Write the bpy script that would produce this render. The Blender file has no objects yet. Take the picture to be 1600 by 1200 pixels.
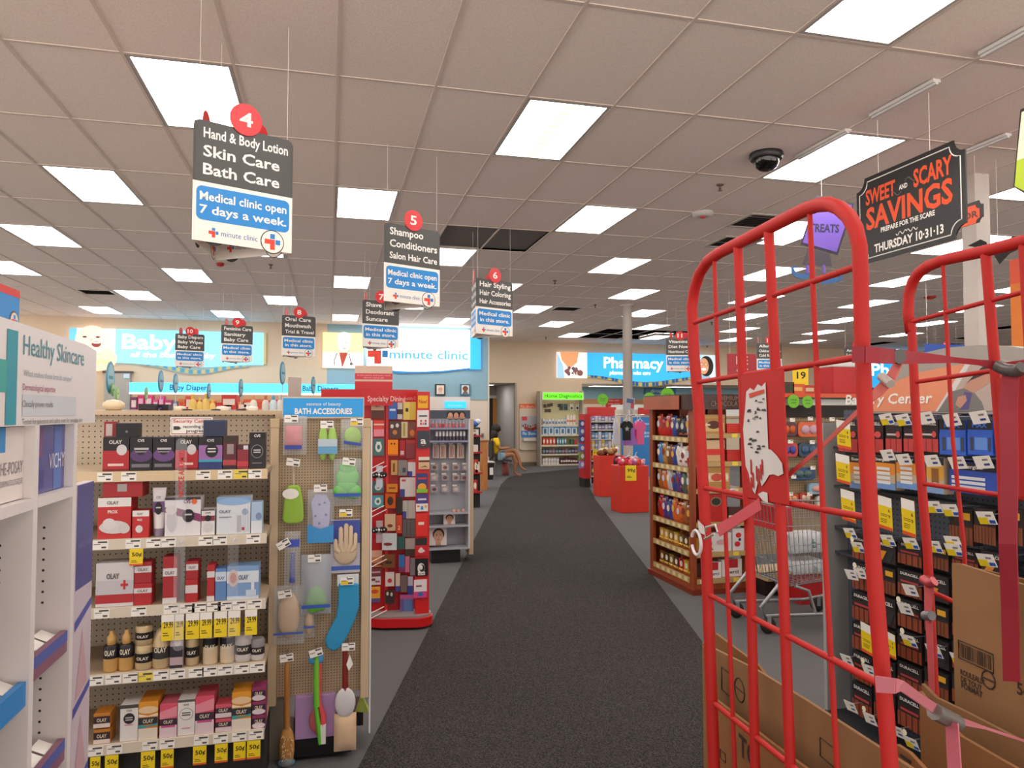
import bpy, math, random
from mathutils import Matrix, Vector
SC = bpy.context.scene
COL = SC.collection
R = random.Random(11)

# ------------------------------------------------------------------ camera
CAM = Vector((0, 0, 1.68)); YAW = math.radians(14.1); PITCH = math.radians(2.2); FPX = 1141.0
cd = bpy.data.cameras.new('camera'); cam = bpy.data.objects.new('camera', cd); COL.objects.link(cam)
cam.location = CAM; cam.rotation_euler = (math.pi / 2 + PITCH, 0, -YAW)
cd.sensor_width = 36; cd.lens = FPX / 1600 * 36; cd.clip_start = .02; cd.clip_end = 200
SC.camera = cam
# ------------------------------------------------------------------ world, exposure, lamp strength
CEIL = 3.93
SC.view_settings.view_transform = 'Standard'; SC.view_settings.look = 'None'
SC.view_settings.gamma = 1; SC.view_settings.use_curve_mapping = False
SC.view_settings.exposure = 0.22
LENS_POWER = 10.0
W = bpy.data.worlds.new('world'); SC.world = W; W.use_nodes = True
# added fill through the open rear: dim above, bright below horizon to lift ceiling
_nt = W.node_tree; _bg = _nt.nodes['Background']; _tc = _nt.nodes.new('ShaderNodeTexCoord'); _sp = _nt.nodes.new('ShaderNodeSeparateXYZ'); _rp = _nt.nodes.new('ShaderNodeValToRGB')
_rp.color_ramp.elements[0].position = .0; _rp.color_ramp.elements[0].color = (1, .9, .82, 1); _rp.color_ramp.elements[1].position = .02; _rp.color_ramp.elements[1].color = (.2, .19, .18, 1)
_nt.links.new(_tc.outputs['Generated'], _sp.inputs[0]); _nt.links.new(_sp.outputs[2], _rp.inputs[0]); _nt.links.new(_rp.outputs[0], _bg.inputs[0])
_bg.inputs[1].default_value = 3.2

_F = Vector((math.sin(YAW) * math.cos(PITCH), math.cos(YAW) * math.cos(PITCH), math.sin(PITCH)))
_R = Vector((math.cos(YAW), -math.sin(YAW), 0)); _U = _R.cross(_F)
def ray(u, v): return _F + _R * ((u - 800) / FPX) - _U * ((v - 600) / FPX)
def on_z(u, v, z=0.0):
    d = ray(u, v); return CAM + d * ((z - CAM.z) / d.z)
def screen_x(p):
    q = p - CAM; d = max(q.dot(_F), .01); return q.dot(_R) / d, -q.dot(_U) / d

# ------------------------------------------------------------------ materials
def lin(h):
    h = h.lstrip('#'); c = [int(h[i:i + 2], 16) / 255 for i in (0, 2, 4)]
    return tuple(x / 12.92 if x <= .04045 else ((x + .055) / 1.055) ** 2.4 for x in c) + (1,)
_M = {}
def M(col, rough=.5, emit=0, metal=0, alpha=1, var=.06):
    """procedural material: base colour broken up a little by noise; glow for lamps and lit signs; alpha for clear film"""
    k = (col, rough, emit, metal, alpha, var)
    if k in _M: return _M[k]
    m = bpy.data.materials.new('mat_%03d' % len(_M)); m.use_nodes = True
    nt = m.node_tree; b = nt.nodes['Principled BSDF']
    b.inputs['Roughness'].default_value = rough; b.inputs['Metallic'].default_value = metal
    c = lin(col); b.inputs['Base Color'].default_value = c
    if var and not emit and alpha == 1:
        t = nt.nodes.new('ShaderNodeTexCoord'); n = nt.nodes.new('ShaderNodeTexNoise'); n.inputs['Scale'].default_value = 9
        n.inputs['Detail'].default_value = 3
        mx = nt.nodes.new('ShaderNodeMix'); mx.data_type = 'RGBA'
        mx.inputs[6].default_value = tuple(x * (1 - var) for x in c[:3]) + (1,)
        mx.inputs[7].default_value = tuple(min(1, x * (1 + var)) for x in c[:3]) + (1,)
        nt.links.new(t.outputs['Object'], n.inputs['Vector']); nt.links.new(n.outputs['Fac'], mx.inputs[0])
        nt.links.new(mx.outputs[2], b.inputs['Base Color'])
    if emit:
        b.inputs['Emission Color'].default_value = c; b.inputs['Emission Strength'].default_value = emit
    if alpha < 1: b.inputs['Alpha'].default_value = alpha
    _M[k] = m; return m
def speckle(name, dark, light, scale=180, mid=.5, rough=.95, big=.1):
    m = bpy.data.materials.new(name); m.use_nodes = True; nt = m.node_tree; b = nt.nodes['Principled BSDF']
    b.inputs['Roughness'].default_value = rough; b.inputs['Specular IOR Level'].default_value = .15
    t = nt.nodes.new('ShaderNodeTexCoord'); n = nt.nodes.new('ShaderNodeTexNoise'); n.inputs['Scale'].default_value = scale; n.inputs['Detail'].default_value = 2
    r = nt.nodes.new('ShaderNodeValToRGB'); r.color_ramp.elements[0].position = mid - .12; r.color_ramp.elements[1].position = mid + .14
    r.color_ramp.elements[0].color = lin(dark); r.color_ramp.elements[1].color = lin(light)
    n2 = nt.nodes.new('ShaderNodeTexNoise'); n2.inputs['Scale'].default_value = .7
    mx = nt.nodes.new('ShaderNodeMix'); mx.data_type = 'RGBA'; mx.blend_type = 'MULTIPLY'; mx.inputs[0].default_value = big * 3
    bp = nt.nodes.new('ShaderNodeBump'); bp.inputs['Strength'].default_value = .3; bp.inputs['Distance'].default_value = .004
    L = nt.links.new
    L(t.outputs['Object'], n.inputs['Vector']); L(t.outputs['Object'], n2.inputs['Vector']); L(n.outputs['Fac'], r.inputs[0])
    L(r.outputs[0], mx.inputs[6]); L(n2.outputs['Fac'], mx.inputs[7]); L(mx.outputs[2], b.inputs['Base Color'])
    L(n.outputs['Fac'], bp.inputs['Height']); L(bp.outputs[0], b.inputs['Normal'])
    return m
_PB = {}
def pegboard(col, pitch=.0254, rad=.16, hole='#1a1613'):
    """board with a square grid of drilled holes, in object x and z"""
    k = (col, pitch, rad, hole)
    if k in _PB: return _PB[k]
    m = bpy.data.materials.new('pegboard'); m.use_nodes = True; nt = m.node_tree; b = nt.nodes['Principled BSDF']; b.inputs['Roughness'].default_value = .6
    L = nt.links.new; N = nt.nodes.new
    t = N('ShaderNodeTexCoord'); s = N('ShaderNodeSeparateXYZ'); L(t.outputs['Object'], s.inputs[0])
    sq = []
    for ax in (0, 2):
        d = N('ShaderNodeMath'); d.operation = 'DIVIDE'; d.inputs[1].default_value = pitch; L(s.outputs[ax], d.inputs[0])
        f = N('ShaderNodeMath'); f.operation = 'FRACT'; L(d.outputs[0], f.inputs[0])
        u = N('ShaderNodeMath'); u.operation = 'SUBTRACT'; u.inputs[1].default_value = .5; L(f.outputs[0], u.inputs[0])
        p = N('ShaderNodeMath'); p.operation = 'MULTIPLY'; L(u.outputs[0], p.inputs[0]); L(u.outputs[0], p.inputs[1]); sq.append(p)
    a = N('ShaderNodeMath'); a.operation = 'ADD'; L(sq[0].outputs[0], a.inputs[0]); L(sq[1].outputs[0], a.inputs[1])
    c = N('ShaderNodeMath'); c.operation = 'LESS_THAN'; c.inputs[1].default_value = rad * rad; L(a.outputs[0], c.inputs[0])
    mx = N('ShaderNodeMix'); mx.data_type = 'RGBA'; mx.inputs[6].default_value = lin(col); mx.inputs[7].default_value = lin(hole)
    L(c.outputs[0], mx.inputs[0]); L(mx.outputs[2], b.inputs['Base Color'])
    _PB[k] = m; return m
def wood(col, col2, scale=3):
    m = bpy.data.materials.new('wood'); m.use_nodes = True; nt = m.node_tree; b = nt.nodes['Principled BSDF']; b.inputs['Roughness'].default_value = .42
    L = nt.links.new; N = nt.nodes.new
    t = N('ShaderNodeTexCoord'); mp = N('ShaderNodeMapping'); mp.inputs['Scale'].default_value = (14, 14, 1.2)
    n = N('ShaderNodeTexNoise'); n.inputs['Scale'].default_value = scale; n.inputs['Detail'].default_value = 5
    r = N('ShaderNodeValToRGB'); r.color_ramp.elements[0].position = .3; r.color_ramp.elements[1].position = .7
    r.color_ramp.elements[0].color = lin(col); r.color_ramp.elements[1].color = lin(col2)
    L(t.outputs['Object'], mp.inputs[0]); L(mp.outputs[0], n.inputs['Vector']); L(n.outputs['Fac'], r.inputs[0]); L(r.outputs[0], b.inputs['Base Color'])
    return m
FILM = M('#e8eef2', .12, 0, 0, .22)      # clear plastic bag or blister
WHITE = M('#e9e4de', .45); BLACK = M('#131214', .45); GREY = M('#8b8a8a', .5)

# ------------------------------------------------------------------ mesh building
_T = {}
def glyphs(s, bold=False):
    k = (s, bold)
    if k in _T: return _T[k]
    c = bpy.data.curves.new('t', 'FONT'); c.body = s; c.size = 1; c.resolution_u = 2
    if bold: c.offset = .03 if s.isupper() else .02
    o = bpy.data.objects.new('t', c); me = bpy.data.meshes.new_from_object(o)
    vs = [(v.co.x, v.co.y) for v in me.vertices]; fs = [tuple(p.vertices) for p in me.polygons]
    bpy.data.objects.remove(o); bpy.data.meshes.remove(me); bpy.data.curves.remove(c)
    if vs:
        x0 = min(v[0] for v in vs); x1 = max(v[0] for v in vs)
    else: x0, x1 = 0, 1
    _T[k] = (vs, fs, x0, x1); return _T[k]
class MB:
    """collects shapes; local x = to the viewer's right, y = away from the viewer, z = up"""
    def __init__(s): s.v = []; s.f = []; s.fm = []; s.sm = []; s.mats = []; s.mx = None
    def mi(s, m):
        if m not in s.mats: s.mats.append(m)
        return s.mats.index(m)
    def add(s, vs, fs, m, smooth=False):
        n = len(s.v); i = s.mi(m)
        s.v += [tuple(s.mx @ Vector(p)) for p in vs] if s.mx else [tuple(p) for p in vs]
        s.f += [tuple(a + n for a in f) for f in fs]; s.fm += [i] * len(fs); s.sm += [smooth] * len(fs)
        return s
    def box(s, x0, y0, z0, x1, y1, z1, m):
        return s.add([(x0, y0, z0), (x1, y0, z0), (x1, y1, z0), (x0, y1, z0), (x0, y0, z1), (x1, y0, z1), (x1, y1, z1), (x0, y1, z1)],
              [(0, 1, 5, 4), (1, 2, 6, 5), (2, 3, 7, 6), (3, 0, 4, 7), (4, 5, 6, 7), (3, 2, 1, 0)], m)
    def poly(s, pts, m, y=0.0):                       # flat polygon in x,z
        return s.add([(p[0], y, p[1]) for p in pts], [tuple(range(len(pts)))], m)
    def rect(s, x0, z0, x1, z1, m, y=0.0): return s.poly([(x0, z0), (x1, z0), (x1, z1), (x0, z1)], m, y)
    def slab(s, pts, y0, y1, m):                      # polygon in x,z (counter-clockwise) with thickness
        n = len(pts)
        return s.add([(p[0], y0, p[1]) for p in pts] + [(p[0], y1, p[1]) for p in pts],
              [tuple(range(n)), tuple(range(2 * n - 1, n - 1, -1))] + [(i, i + n, (i + 1) % n + n, (i + 1) % n) for i in range(n)], m)
    def floorslab(s, pts, z0, z1, m):                 # polygon in x,y
        n = len(pts)
        return s.add([(p[0], p[1], z0) for p in pts] + [(p[0], p[1], z1) for p in pts],
              [tuple(range(n - 1, -1, -1)), tuple(range(n, 2 * n))] + [(i, (i + 1) % n, (i + 1) % n + n, i + n) for i in range(n)], m)
    def disc(s, cx, cz, rx, m, y=0.0, rz=None, n=24):
        rz = rz or rx
        return s.poly([(cx + rx * math.cos(2 * math.pi * i / n), cz + rz * math.sin(2 * math.pi * i / n)) for i in range(n)], m, y)
    def tube(s, pts, r, m, n=8, closed=False, cap=True):
        pts = [Vector(p) for p in pts]; k = len(pts); rs = r if isinstance(r, (list, tuple)) else [r] * k
        vs = []; up = None
        for i, p in enumerate(pts):
            a = pts[(i - 1) % k] if (i or closed) else p; b = pts[(i + 1) % k] if (i < k - 1 or closed) else p
            d = (b - a).normalized()
            if up is None: up = Vector((0, 0, 1)) if abs(d.z) < .9 else Vector((1, 0, 0))
            e = (up - d * up.dot(d)); e = e.normalized() if e.length > 1e-5 else d.orthogonal().normalized(); up = e; g = d.cross(e)
            vs += [p + (e * math.cos(2 * math.pi * j / n) + g * math.sin(2 * math.pi * j / n)) * rs[i] for j in range(n)]
        fs = []
        for i in range(k if closed else k - 1):
            for j in range(n): fs.append((i * n + j, i * n + (j + 1) % n, ((i + 1) % k) * n + (j + 1) % n, ((i + 1) % k) * n + j))
        s.add(vs, fs, m, True)
        if cap and not closed:
            s.add(vs[:n], [tuple(range(n - 1, -1, -1))], m); s.add(vs[-n:], [tuple(range(n))], m)
        return s
    def lathe(s, prof, m, c=(0, 0), n=16, z0=0, sy=1):
        vs = []; k = len(prof)
        for r, z in prof: vs += [(c[0] + r * math.cos(2 * math.pi * j / n), c[1] + sy * r * math.sin(2 * math.pi * j / n), z + z0) for j in range(n)]
        fs = [(i * n + j, i * n + (j + 1) % n, (i + 1) * n + (j + 1) % n, (i + 1) * n + j) for i in range(k - 1) for j in range(n)]
        s.add(vs, fs, m, True)
        s.add(vs[:n], [tuple(range(n - 1, -1, -1))], m); s.add(vs[-n:], [tuple(range(n))], m)
        return s
    def ell(s, c, r, m, n=14, k=9):
        vs = []
        for i in range(k + 1):
            t = math.pi * (i / k) - math.pi / 2; t = max(min(t, 1.56), -1.56)
            vs += [(c[0] + r[0] * math.cos(t) * math.cos(2 * math.pi * j / n), c[1] + r[1] * math.cos(t) * math.sin(2 * math.pi * j / n), c[2] + r[2] * math.sin(t)) for j in range(n)]
        return s.add(vs, [(i * n + j, i * n + (j + 1) % n, (i + 1) * n + (j + 1) % n, (i + 1) * n + j) for i in range(k) for j in range(n)], m, True)
    def loft(s, rings, m, smooth=True):
        n = len(rings[0]); vs = [p for r in rings for p in r]
        fs = [(i * n + j, i * n + (j + 1) % n, (i + 1) * n + (j + 1) % n, (i + 1) * n + j) for i in range(len(rings) - 1) for j in range(n)]
        s.add(vs, fs, m, smooth); s.add(rings[0], [tuple(range(n - 1, -1, -1))], m); return s.add(rings[-1], [tuple(range(n))], m)
    def pillow(s, x0, z0, x1, z1, t, m, k=6):          # puffed bag or cushion, front at y=-t
        vs = []; fs = []
        for j in range(k + 1):
            for i in range(k + 1):
                a, b = i / k, j / k; h = (16 * a * (1 - a) * b * (1 - b)) ** .5
                vs.append((x0 + (x1 - x0) * a, -t * h, z0 + (z1 - z0) * b))
        for j in range(k):
            for i in range(k): q = j * (k + 1) + i; fs.append((q, q + 1, q + k + 2, q + k + 1))
        n = len(vs); s.add(vs, fs, m, True)
        return s.add([(p[0], .002 + t * .25 * (1 if p[1] < -1e-6 else 0), p[2]) for p in vs], [f[::-1] for f in fs], m, True)
    def text(s, t, x, z, h, m, w=None, al='c', y=-.0006, bold=False, sk=0.0):
        """letters of cap height h at x (c,l,r), baseline z; squeezed to width w"""
        vs, fs, x0, x1 = glyphs(t, bold); k = h / .72; kx = k
        if w: kx = min(k * 1.35, w / max(x1 - x0, .01))
        ox = {'c': (x0 + x1) / 2, 'l': x0, 'r': x1}[al]
        return s.add([(x + (a - ox) * kx + sk * b * k, y, z + b * k) for a, b in vs], fs, m)
    def arc(s, c, r, a0, a1, n=10): return [(c[0] + r * math.cos(math.radians(a0 + (a1 - a0) * i / n)), c[1] + r * math.sin(math.radians(a0 + (a1 - a0) * i / n))) for i in range(n + 1)]
    def build(s, name, parent=None, fr=None, loc=None, bev=0):
        me = bpy.data.meshes.new(name); me.from_pydata(s.v, [], s.f)
        for m in s.mats: me.materials.append(m)
        me.polygons.foreach_set('material_index', s.fm); me.polygons.foreach_set('use_smooth', s.sm); me.update()
        o = bpy.data.objects.new(name, me); COL.objects.link(o)
        if parent: o.parent = parent
        if fr: o.rotation_euler = (0, 0, fr.a)
        if loc is not None: o.location = loc
        if bev:
            b = o.modifiers.new('edge', 'BEVEL'); b.width = bev; b.segments = 2; b.limit_method = 'ANGLE'; b.angle_limit = .6
        return o
def rr(x0, z0, x1, z1, r, n=4):
    out = []
    for cx, cz, a in ((x1 - r, z0 + r, -90), (x1 - r, z1 - r, 0), (x0 + r, z1 - r, 90), (x0 + r, z0 + r, 180)):
        out += [(cx + r * math.cos(math.radians(a + 90 * i / n)), cz + r * math.sin(math.radians(a + 90 * i / n))) for i in range(n + 1)]
    return out
class Fr:
    """an upright plane in the shop: origin on the plane, turned by deg about z (0 faces the door side, -90 faces left, 90 faces right)"""
    def __init__(s, o, deg): s.o = Vector((o[0], o[1], 0)); s.a = math.radians(deg); s.r = Vector((math.cos(s.a), math.sin(s.a), 0)); s.n = Vector((-math.sin(s.a), math.cos(s.a), 0))
    def px(s, u, v, y=0.0):
        d = ray(u, v); o = s.o + s.n * y; p = CAM + d * ((o - CAM).dot(s.n) / d.dot(s.n)); return (p - s.o).dot(s.r), p.z
    def rc(s, u0, v0, u1, v1, y=0.0):
        """the rectangle whose middle lines span those pixels: x0, z0, x1, z1"""
        um, vm = (u0 + u1) / 2, (v0 + v1) / 2
        return s.px(u0, vm, y)[0], s.px(um, v1, y)[1], s.px(u1, vm, y)[0], s.px(um, v0, y)[1]
    def W(s, x, y=0.0, z=0.0): return s.o + s.r * x + s.n * y + Vector((0, 0, z))
# ------------------------------------------------------------------ tagging
THINGS = []
def tag(o, label, cat, group=None):
    o['label'] = label; o['category'] = cat
    if group: o['group'] = group
    THINGS.append(o); return o
def thing(name, label, cat, fr, x, y, z, group=None, rot=0):
    o = bpy.data.objects.new(name, None); COL.objects.link(o); o.empty_display_size = .1
    o.location = fr.W(x, y, z); o.rotation_euler = (0, 0, fr.a + rot); return tag(o, label, cat, group)
def struct(o): o['kind'] = 'structure'; return o
def clone(o, loc=None, rot=None, label=None, group=None):
    def cp(a, par):
        c = a.copy(); COL.objects.link(c)
        if par: c.parent = par
        for ch in a.children: cp(ch, c)
        return c
    c = cp(o, None)
    if loc is not None: c.location = loc
    if rot is not None: c.rotation_euler = rot
    tag(c, label or o['label'], o['category'], group or o.get('group')); return c
WORLD = Fr((0, 0), 0)
# ================================================================== the room
PX, PY, X0, Y0 = .658, 1.2255, .04, 4.948            # ceiling grid: pitch and one crossing
tileM = speckle('ceiling_tile', '#f0e2d8', '#faede4', 120, .5, .95, .0)
barM = M('#dccdc3', .5)
cells_dark = set()
for x, y in ((1.7, 9.2), (2.35, 9.2)): cells_dark.add((math.floor((x - X0) / PX), math.floor((y - Y0) / PY)))
for i in range(11, 15):
    for j in (11, 12): cells_dark.add((i, j))
cb = MB(); gb = MB(); LIGHTS = []
I0, I1, J0, J1 = -16, 34, -7, 14
for j in range(J0, J1):
    for i in range(I0, I1):
        x, y = X0 + i * PX, Y0 + j * PY
        if y > 22.2: continue
        if i % 2 == 0 and j % 2 == 0 and ((i // 2) + (j // 2)) % 2 == 1: LIGHTS.append((i, j)); continue
        if (i, j) in cells_dark:
            if j < 8: cb.add([(x, y, CEIL + .03), (x + PX, y, CEIL + .03), (x + PX, y + PY, CEIL + .03), (x, y + PY, CEIL + .03)], [(3, 2, 1, 0)], M('#77716d', .9))  # grey sheet whose colour stands in for the dim plenum behind
            continue
        cb.add([(x, y, CEIL), (x + PX, y, CEIL), (x + PX, y + PY, CEIL), (x, y + PY, CEIL)], [(3, 2, 1, 0)], tileM)
for i in range(I0, I1 + 1): x = X0 + i * PX; gb.box(x - .01, Y0 + J0 * PY, CEIL - .006, x + .01, 22.4, CEIL + .004, barM)
for j in range(J0, J1 + 1): y = Y0 + j * PY; gb.box(X0 + I0 * PX, y - .012, CEIL - .005, X0 + I1 * PX, y + .012, CEIL + .003, barM)
struct(cb.build('ceiling')); struct(gb.build('ceiling_grid'))
pb = MB(); zt = CEIL + .5; pm = M('#2a2624', .9)      # the dark space above the missing tiles
XA, XB, YA, YB = X0 + I0 * PX, X0 + I1 * PX, Y0 + J0 * PY, 22.4
pb.add([(XA, YA, zt), (XB, YA, zt), (XB, YB, zt), (XA, YB, zt)], [(3, 2, 1, 0)], pm)
pb.add([(XA, YB - .02, CEIL), (XB, YB - .02, CEIL), (XB, YB - .02, zt), (XA, YB - .02, zt)], [(0, 1, 2, 3)], pm); pb.add([(XA, YA, CEIL), (XA, YB, CEIL), (XA, YB, zt), (XA, YA, zt)], [(0, 1, 2, 3)], pm); pb.add([(XB, YA, CEIL), (XB, YB, CEIL), (XB, YB, zt), (XB, YA, zt)], [(3, 2, 1, 0)], pm); pb.add([(XA, YA, CEIL), (XB, YA, CEIL), (XB, YA, zt), (XA, YA, zt)], [(3, 2, 1, 0)], pm)
struct(pb.build('ceiling_plenum'))
b = MB(); b.add([(XA, Y0 + J1 * PY, CEIL), (XB, Y0 + J1 * PY, CEIL), (XB, 22.41, CEIL), (XA, 22.41, CEIL)], [(3, 2, 1, 0)], tileM); struct(b.build('ceiling_edge'))
# troffers
lensM = M('#fffaf4', .5, LENS_POWER); frameM = M('#b9b3ae', .4); louvM = M('#fff2e4', .4, LENS_POWER * .08)
def troffer():
    o = bpy.data.objects.new('ceiling_light', None); COL.objects.link(o)
    hx, hy = PX / 2, PY / 2
    b = MB()
    for x0, y0, x1, y1 in ((-hx + .013, -hy + .013, -.292, hy - .013), (.292, -hy + .013, hx - .013, hy - .013), (-.292, -hy + .013, .292, -.572), (-.292, .572, .292, hy - .013)):
        b.box(x0, y0, -.004, x1, y1, .06, frameM)
    b.build('frame', o)
    l = MB(); l.add([(-.292, -.572, 0), (.292, -.572, 0), (.292, .572, 0), (-.292, .572, 0)], [(3, 2, 1, 0)], lensM); l.build('diffuser', o)
    h = MB(); h.box(-.31, -.6, .07, .31, .6, .09, frameM); h.build('housing', o)
    return o
ligproto = None; nl = 0
for i, j in LIGHTS:
    x, y = X0 + (i + .5) * PX, Y0 + (j + .5) * PY
    if j < -4 or x < -8 or x > 17: continue
    o = ligproto = troffer() if ligproto is None else ligproto
    if nl: 
        o = ligproto.copy(); COL.objects.link(o)
        for ch in ligproto.children: c = ch.copy(); COL.objects.link(c); c.parent = o
    o.location = (x, y, CEIL); nl += 1
    tag(o, 'lit white rectangular light panel in the ceiling grid', 'ceiling light', 'ceiling light panels')
# baffle insert seen in the panel nearest the walkway
vis = [o for o in THINGS if abs(o.location.x - 1.69) < .2 and abs(o.location.y - 5.56) < .2]
if vis:
    b = MB()
    for k in range(9): b.box(-.035, -.55 + k * .125, -.003, .075, -.55 + k * .125 + .07, -.001, louvM)
    b.build('louver', vis[0])
    vis[0]['label'] = 'lit ceiling light panel with a visible louvred strip, above the walkway'; del vis[0]['group']

# floor
floorM = speckle('grey_carpet', '#4f4e4f', '#777576', 260, .5, .95, .08)
walkM = speckle('dark_carpet', '#262323', '#514c48', 150, .52, .95, .08)
b = MB(); b.add([(-11, -4, 0), (23, -4, 0), (23, 26, 0), (-11, 26, 0)], [(0, 1, 2, 3)], floorM); struct(b.build('floor'))
pts = [(.95, -1.2, 0), on_z(1095, 1000), on_z(930, 780), on_z(915, 748), on_z(913, 736), on_z(906, 732), on_z(888, 733.5), on_z(852, 737), on_z(820, 740), on_z(806, 743), on_z(793, 747), on_z(783, 757), on_z(773, 780), on_z(560, 1200), (-1.25, -1.2, 0)]
b = MB(); b.floorslab([(p[0], p[1]) for p in pts], .0005, .004, walkM); struct(b.build('floor_walkway'))
# walls
wallM = M('#d8c3a9', .85, var=.03); paleM = M('#ddd0c0', .85, var=.03); blueW = M('#8fb4c4', .85, var=.03); hallM = M('#b5aca2', .8, var=.03)
WY = 19.2; WX = 4.17                                  # clinic wall and its free end
b = MB(); b.box(-11, WY, 0, -.05, WY + .2, CEIL, wallM); b.box(-.05, WY, 0, WX, WY + .2, 2.02, paleM); b.box(-.05, WY, 2.02, WX, WY + .2, CEIL, blueW)
struct(b.build('wall_back'))
b = MB(); b.box(-.05, WY - .015, 2.0, WX, WY, 2.03, M('#8fa3a8', .5)); b.box(WX - .02, WY - .02, 0, WX + .02, WY + .22, CEIL, paleM); struct(b.build('trim_1'))
PWY = 22.4
b = MB(); b.box(WX, PWY, 2.6, 23, PWY + .3, CEIL, wallM); struct(b.build('wall_soffit'))
fP = Fr((0, PWY), 0)
xa = fP.px(806, 700)[0]; xb = fP.px(868, 700)[0]
b = MB(); b.box(xa, PWY, 0, xb + .9, PWY + .15, 2.6, wallM); struct(b.build('wall_end'))
b = MB(); b.box(xa, PWY - .02, 0, xb + .9, PWY, .1, M('#7d6a58', .6)); b.box(xa - .03, PWY - .03, 0, xa + .03, PWY + .15, 2.6, M('#a59c92', .5)); struct(b.build('baseboard_end'))
# corridor behind the seated person: side wall, back wall, ceiling
b = MB(); b.box(WX - .1, WY + .2, 0, WX, 25.2, 2.6, hallM); b.box(xa, PWY + .15, 0, xa + .1, 25.2, 2.6, M('#d6d4d2', .7, var=.03)); b.box(WX, 25.2, 0, xa + .1, 25.3, 2.6, hallM)
b.box(WX, PWY + .3, 2.6, xa + .1, 25.2, 2.65, hallM); struct(b.build('wall_corridor'))
b = MB(); fD = Fr((0, 25.2), 0); q = fD.rc(764, 618, 779, 740)
b.box(q[0], 25.14, 0, q[2], 25.2, q[3], M('#2f2620', .6)); b.box(q[0] + .12, 25.10, 0, q[2] - .08, 25.15, q[3] - .1, M('#c98a3c', .5)); b.box(q[0], 25.1, q[3] - .1, q[2], 25.15, q[3], M('#e8e2d8', .4)); struct(b.build('door_1'))
b = MB(); q = fD.rc(782, 617, 796, 740); b.box(q[0], 25.16, 0, q[2], 25.2, q[3], M('#a49c94', .5)); b.box(q[2] - .12, 25.13, 1.0, q[2] - .05, 25.17, 1.12, GREY); struct(b.build('door_2'))
b = MB(); b.box(xb + .9, 25.6, 0, 23, 25.8, 2.6, blueW); struct(b.build('wall_pharmacy'))
b = MB(); b.box(xb + .9, PWY + .3, 2.6, 23, 25.6, 2.66, M('#d8d0c8', .8)); struct(b.build('ceiling_pharmacy'))
b = MB(); b.box(xb + .95, 25.56, 1.98, 23, 25.6, 2.16, M('#b98252', .5)); b.box(xb + .95, 25.57, 0, 23, 25.6, 1.98, M('#dccbb6', .8)); struct(b.build('trim_2'))
b = MB(); b.box(-11.2, -4, 0, -11, 26, .3, wallM); b.box(-11.2, -4, 3.6, -11, 26, CEIL, wallM); b.box(-11.2, 18.6, .3, -11, 26, 3.6, wallM); struct(b.build('wall_left'))
for k in range(5):                                     # unseen glazed openings added on the left to brighten the ceiling
    y0, y1 = -4 + k * 4.52, -4 + (k + 1) * 4.52; b = MB(); b.box(-11.15, y0, .3, -11.05, y0 + .06, 3.6, GREY); b.box(-11.15, y1 - .06, .3, -11.05, y1, 3.6, GREY); b.box(-11.15, y0, .3, -11.05, y1, .36, GREY); b.box(-11.15, y0, 3.54, -11.05, y1, 3.6, GREY)
    b.box(-11.11, y0 + .06, .36, -11.1, y1 - .06, 3.54, M('#eef4f6', .05, 0, 0, .06)); struct(b.build('added_window_%d' % (k + 1)))
b = MB(); b.box(23, -4, 0, 23.2, 26, CEIL, wallM); struct(b.build('wall_right'))
# recessed lamps over the pharmacy counter
for k, x in enumerate((9.5, 12.5, 15.5)):
    o = thing('counter_light', 'lit panel in the low ceiling above the pharmacy counter', 'ceiling light', WORLD, x, 24.2, 2.59, 'lights above the pharmacy counter')
    b = MB(); b.box(-.6, -.3, -.005, .6, .3, .004, frameM); b.build('frame', o); b = MB(); b.add([(-.56, -.26, -.007), (.56, -.26, -.007), (.56, .26, -.007), (-.56, .26, -.007)], [(3, 2, 1, 0)], lensM); b.build('diffuser', o)
# columns
c = on_z(980, 476, CEIL); o = tag(MB().lathe([(.1, 0), (.1, CEIL - .03), (.14, CEIL - .03), (.14, CEIL)], M('#c9bfb5', .6), n=24).build('round_column', loc=(c.x, c.y, 0)), 'thin round cream column beside the clothes rack', 'column')
c = on_z(1523, 275, CEIL); o = tag(MB().box(-.08, -.08, 0, .08, .08, CEIL, M('#c6bdb6', .6)).build('square_column', loc=(c.x, c.y, 0)), 'square cream column behind the orange and black hanging signs', 'column')
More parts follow.
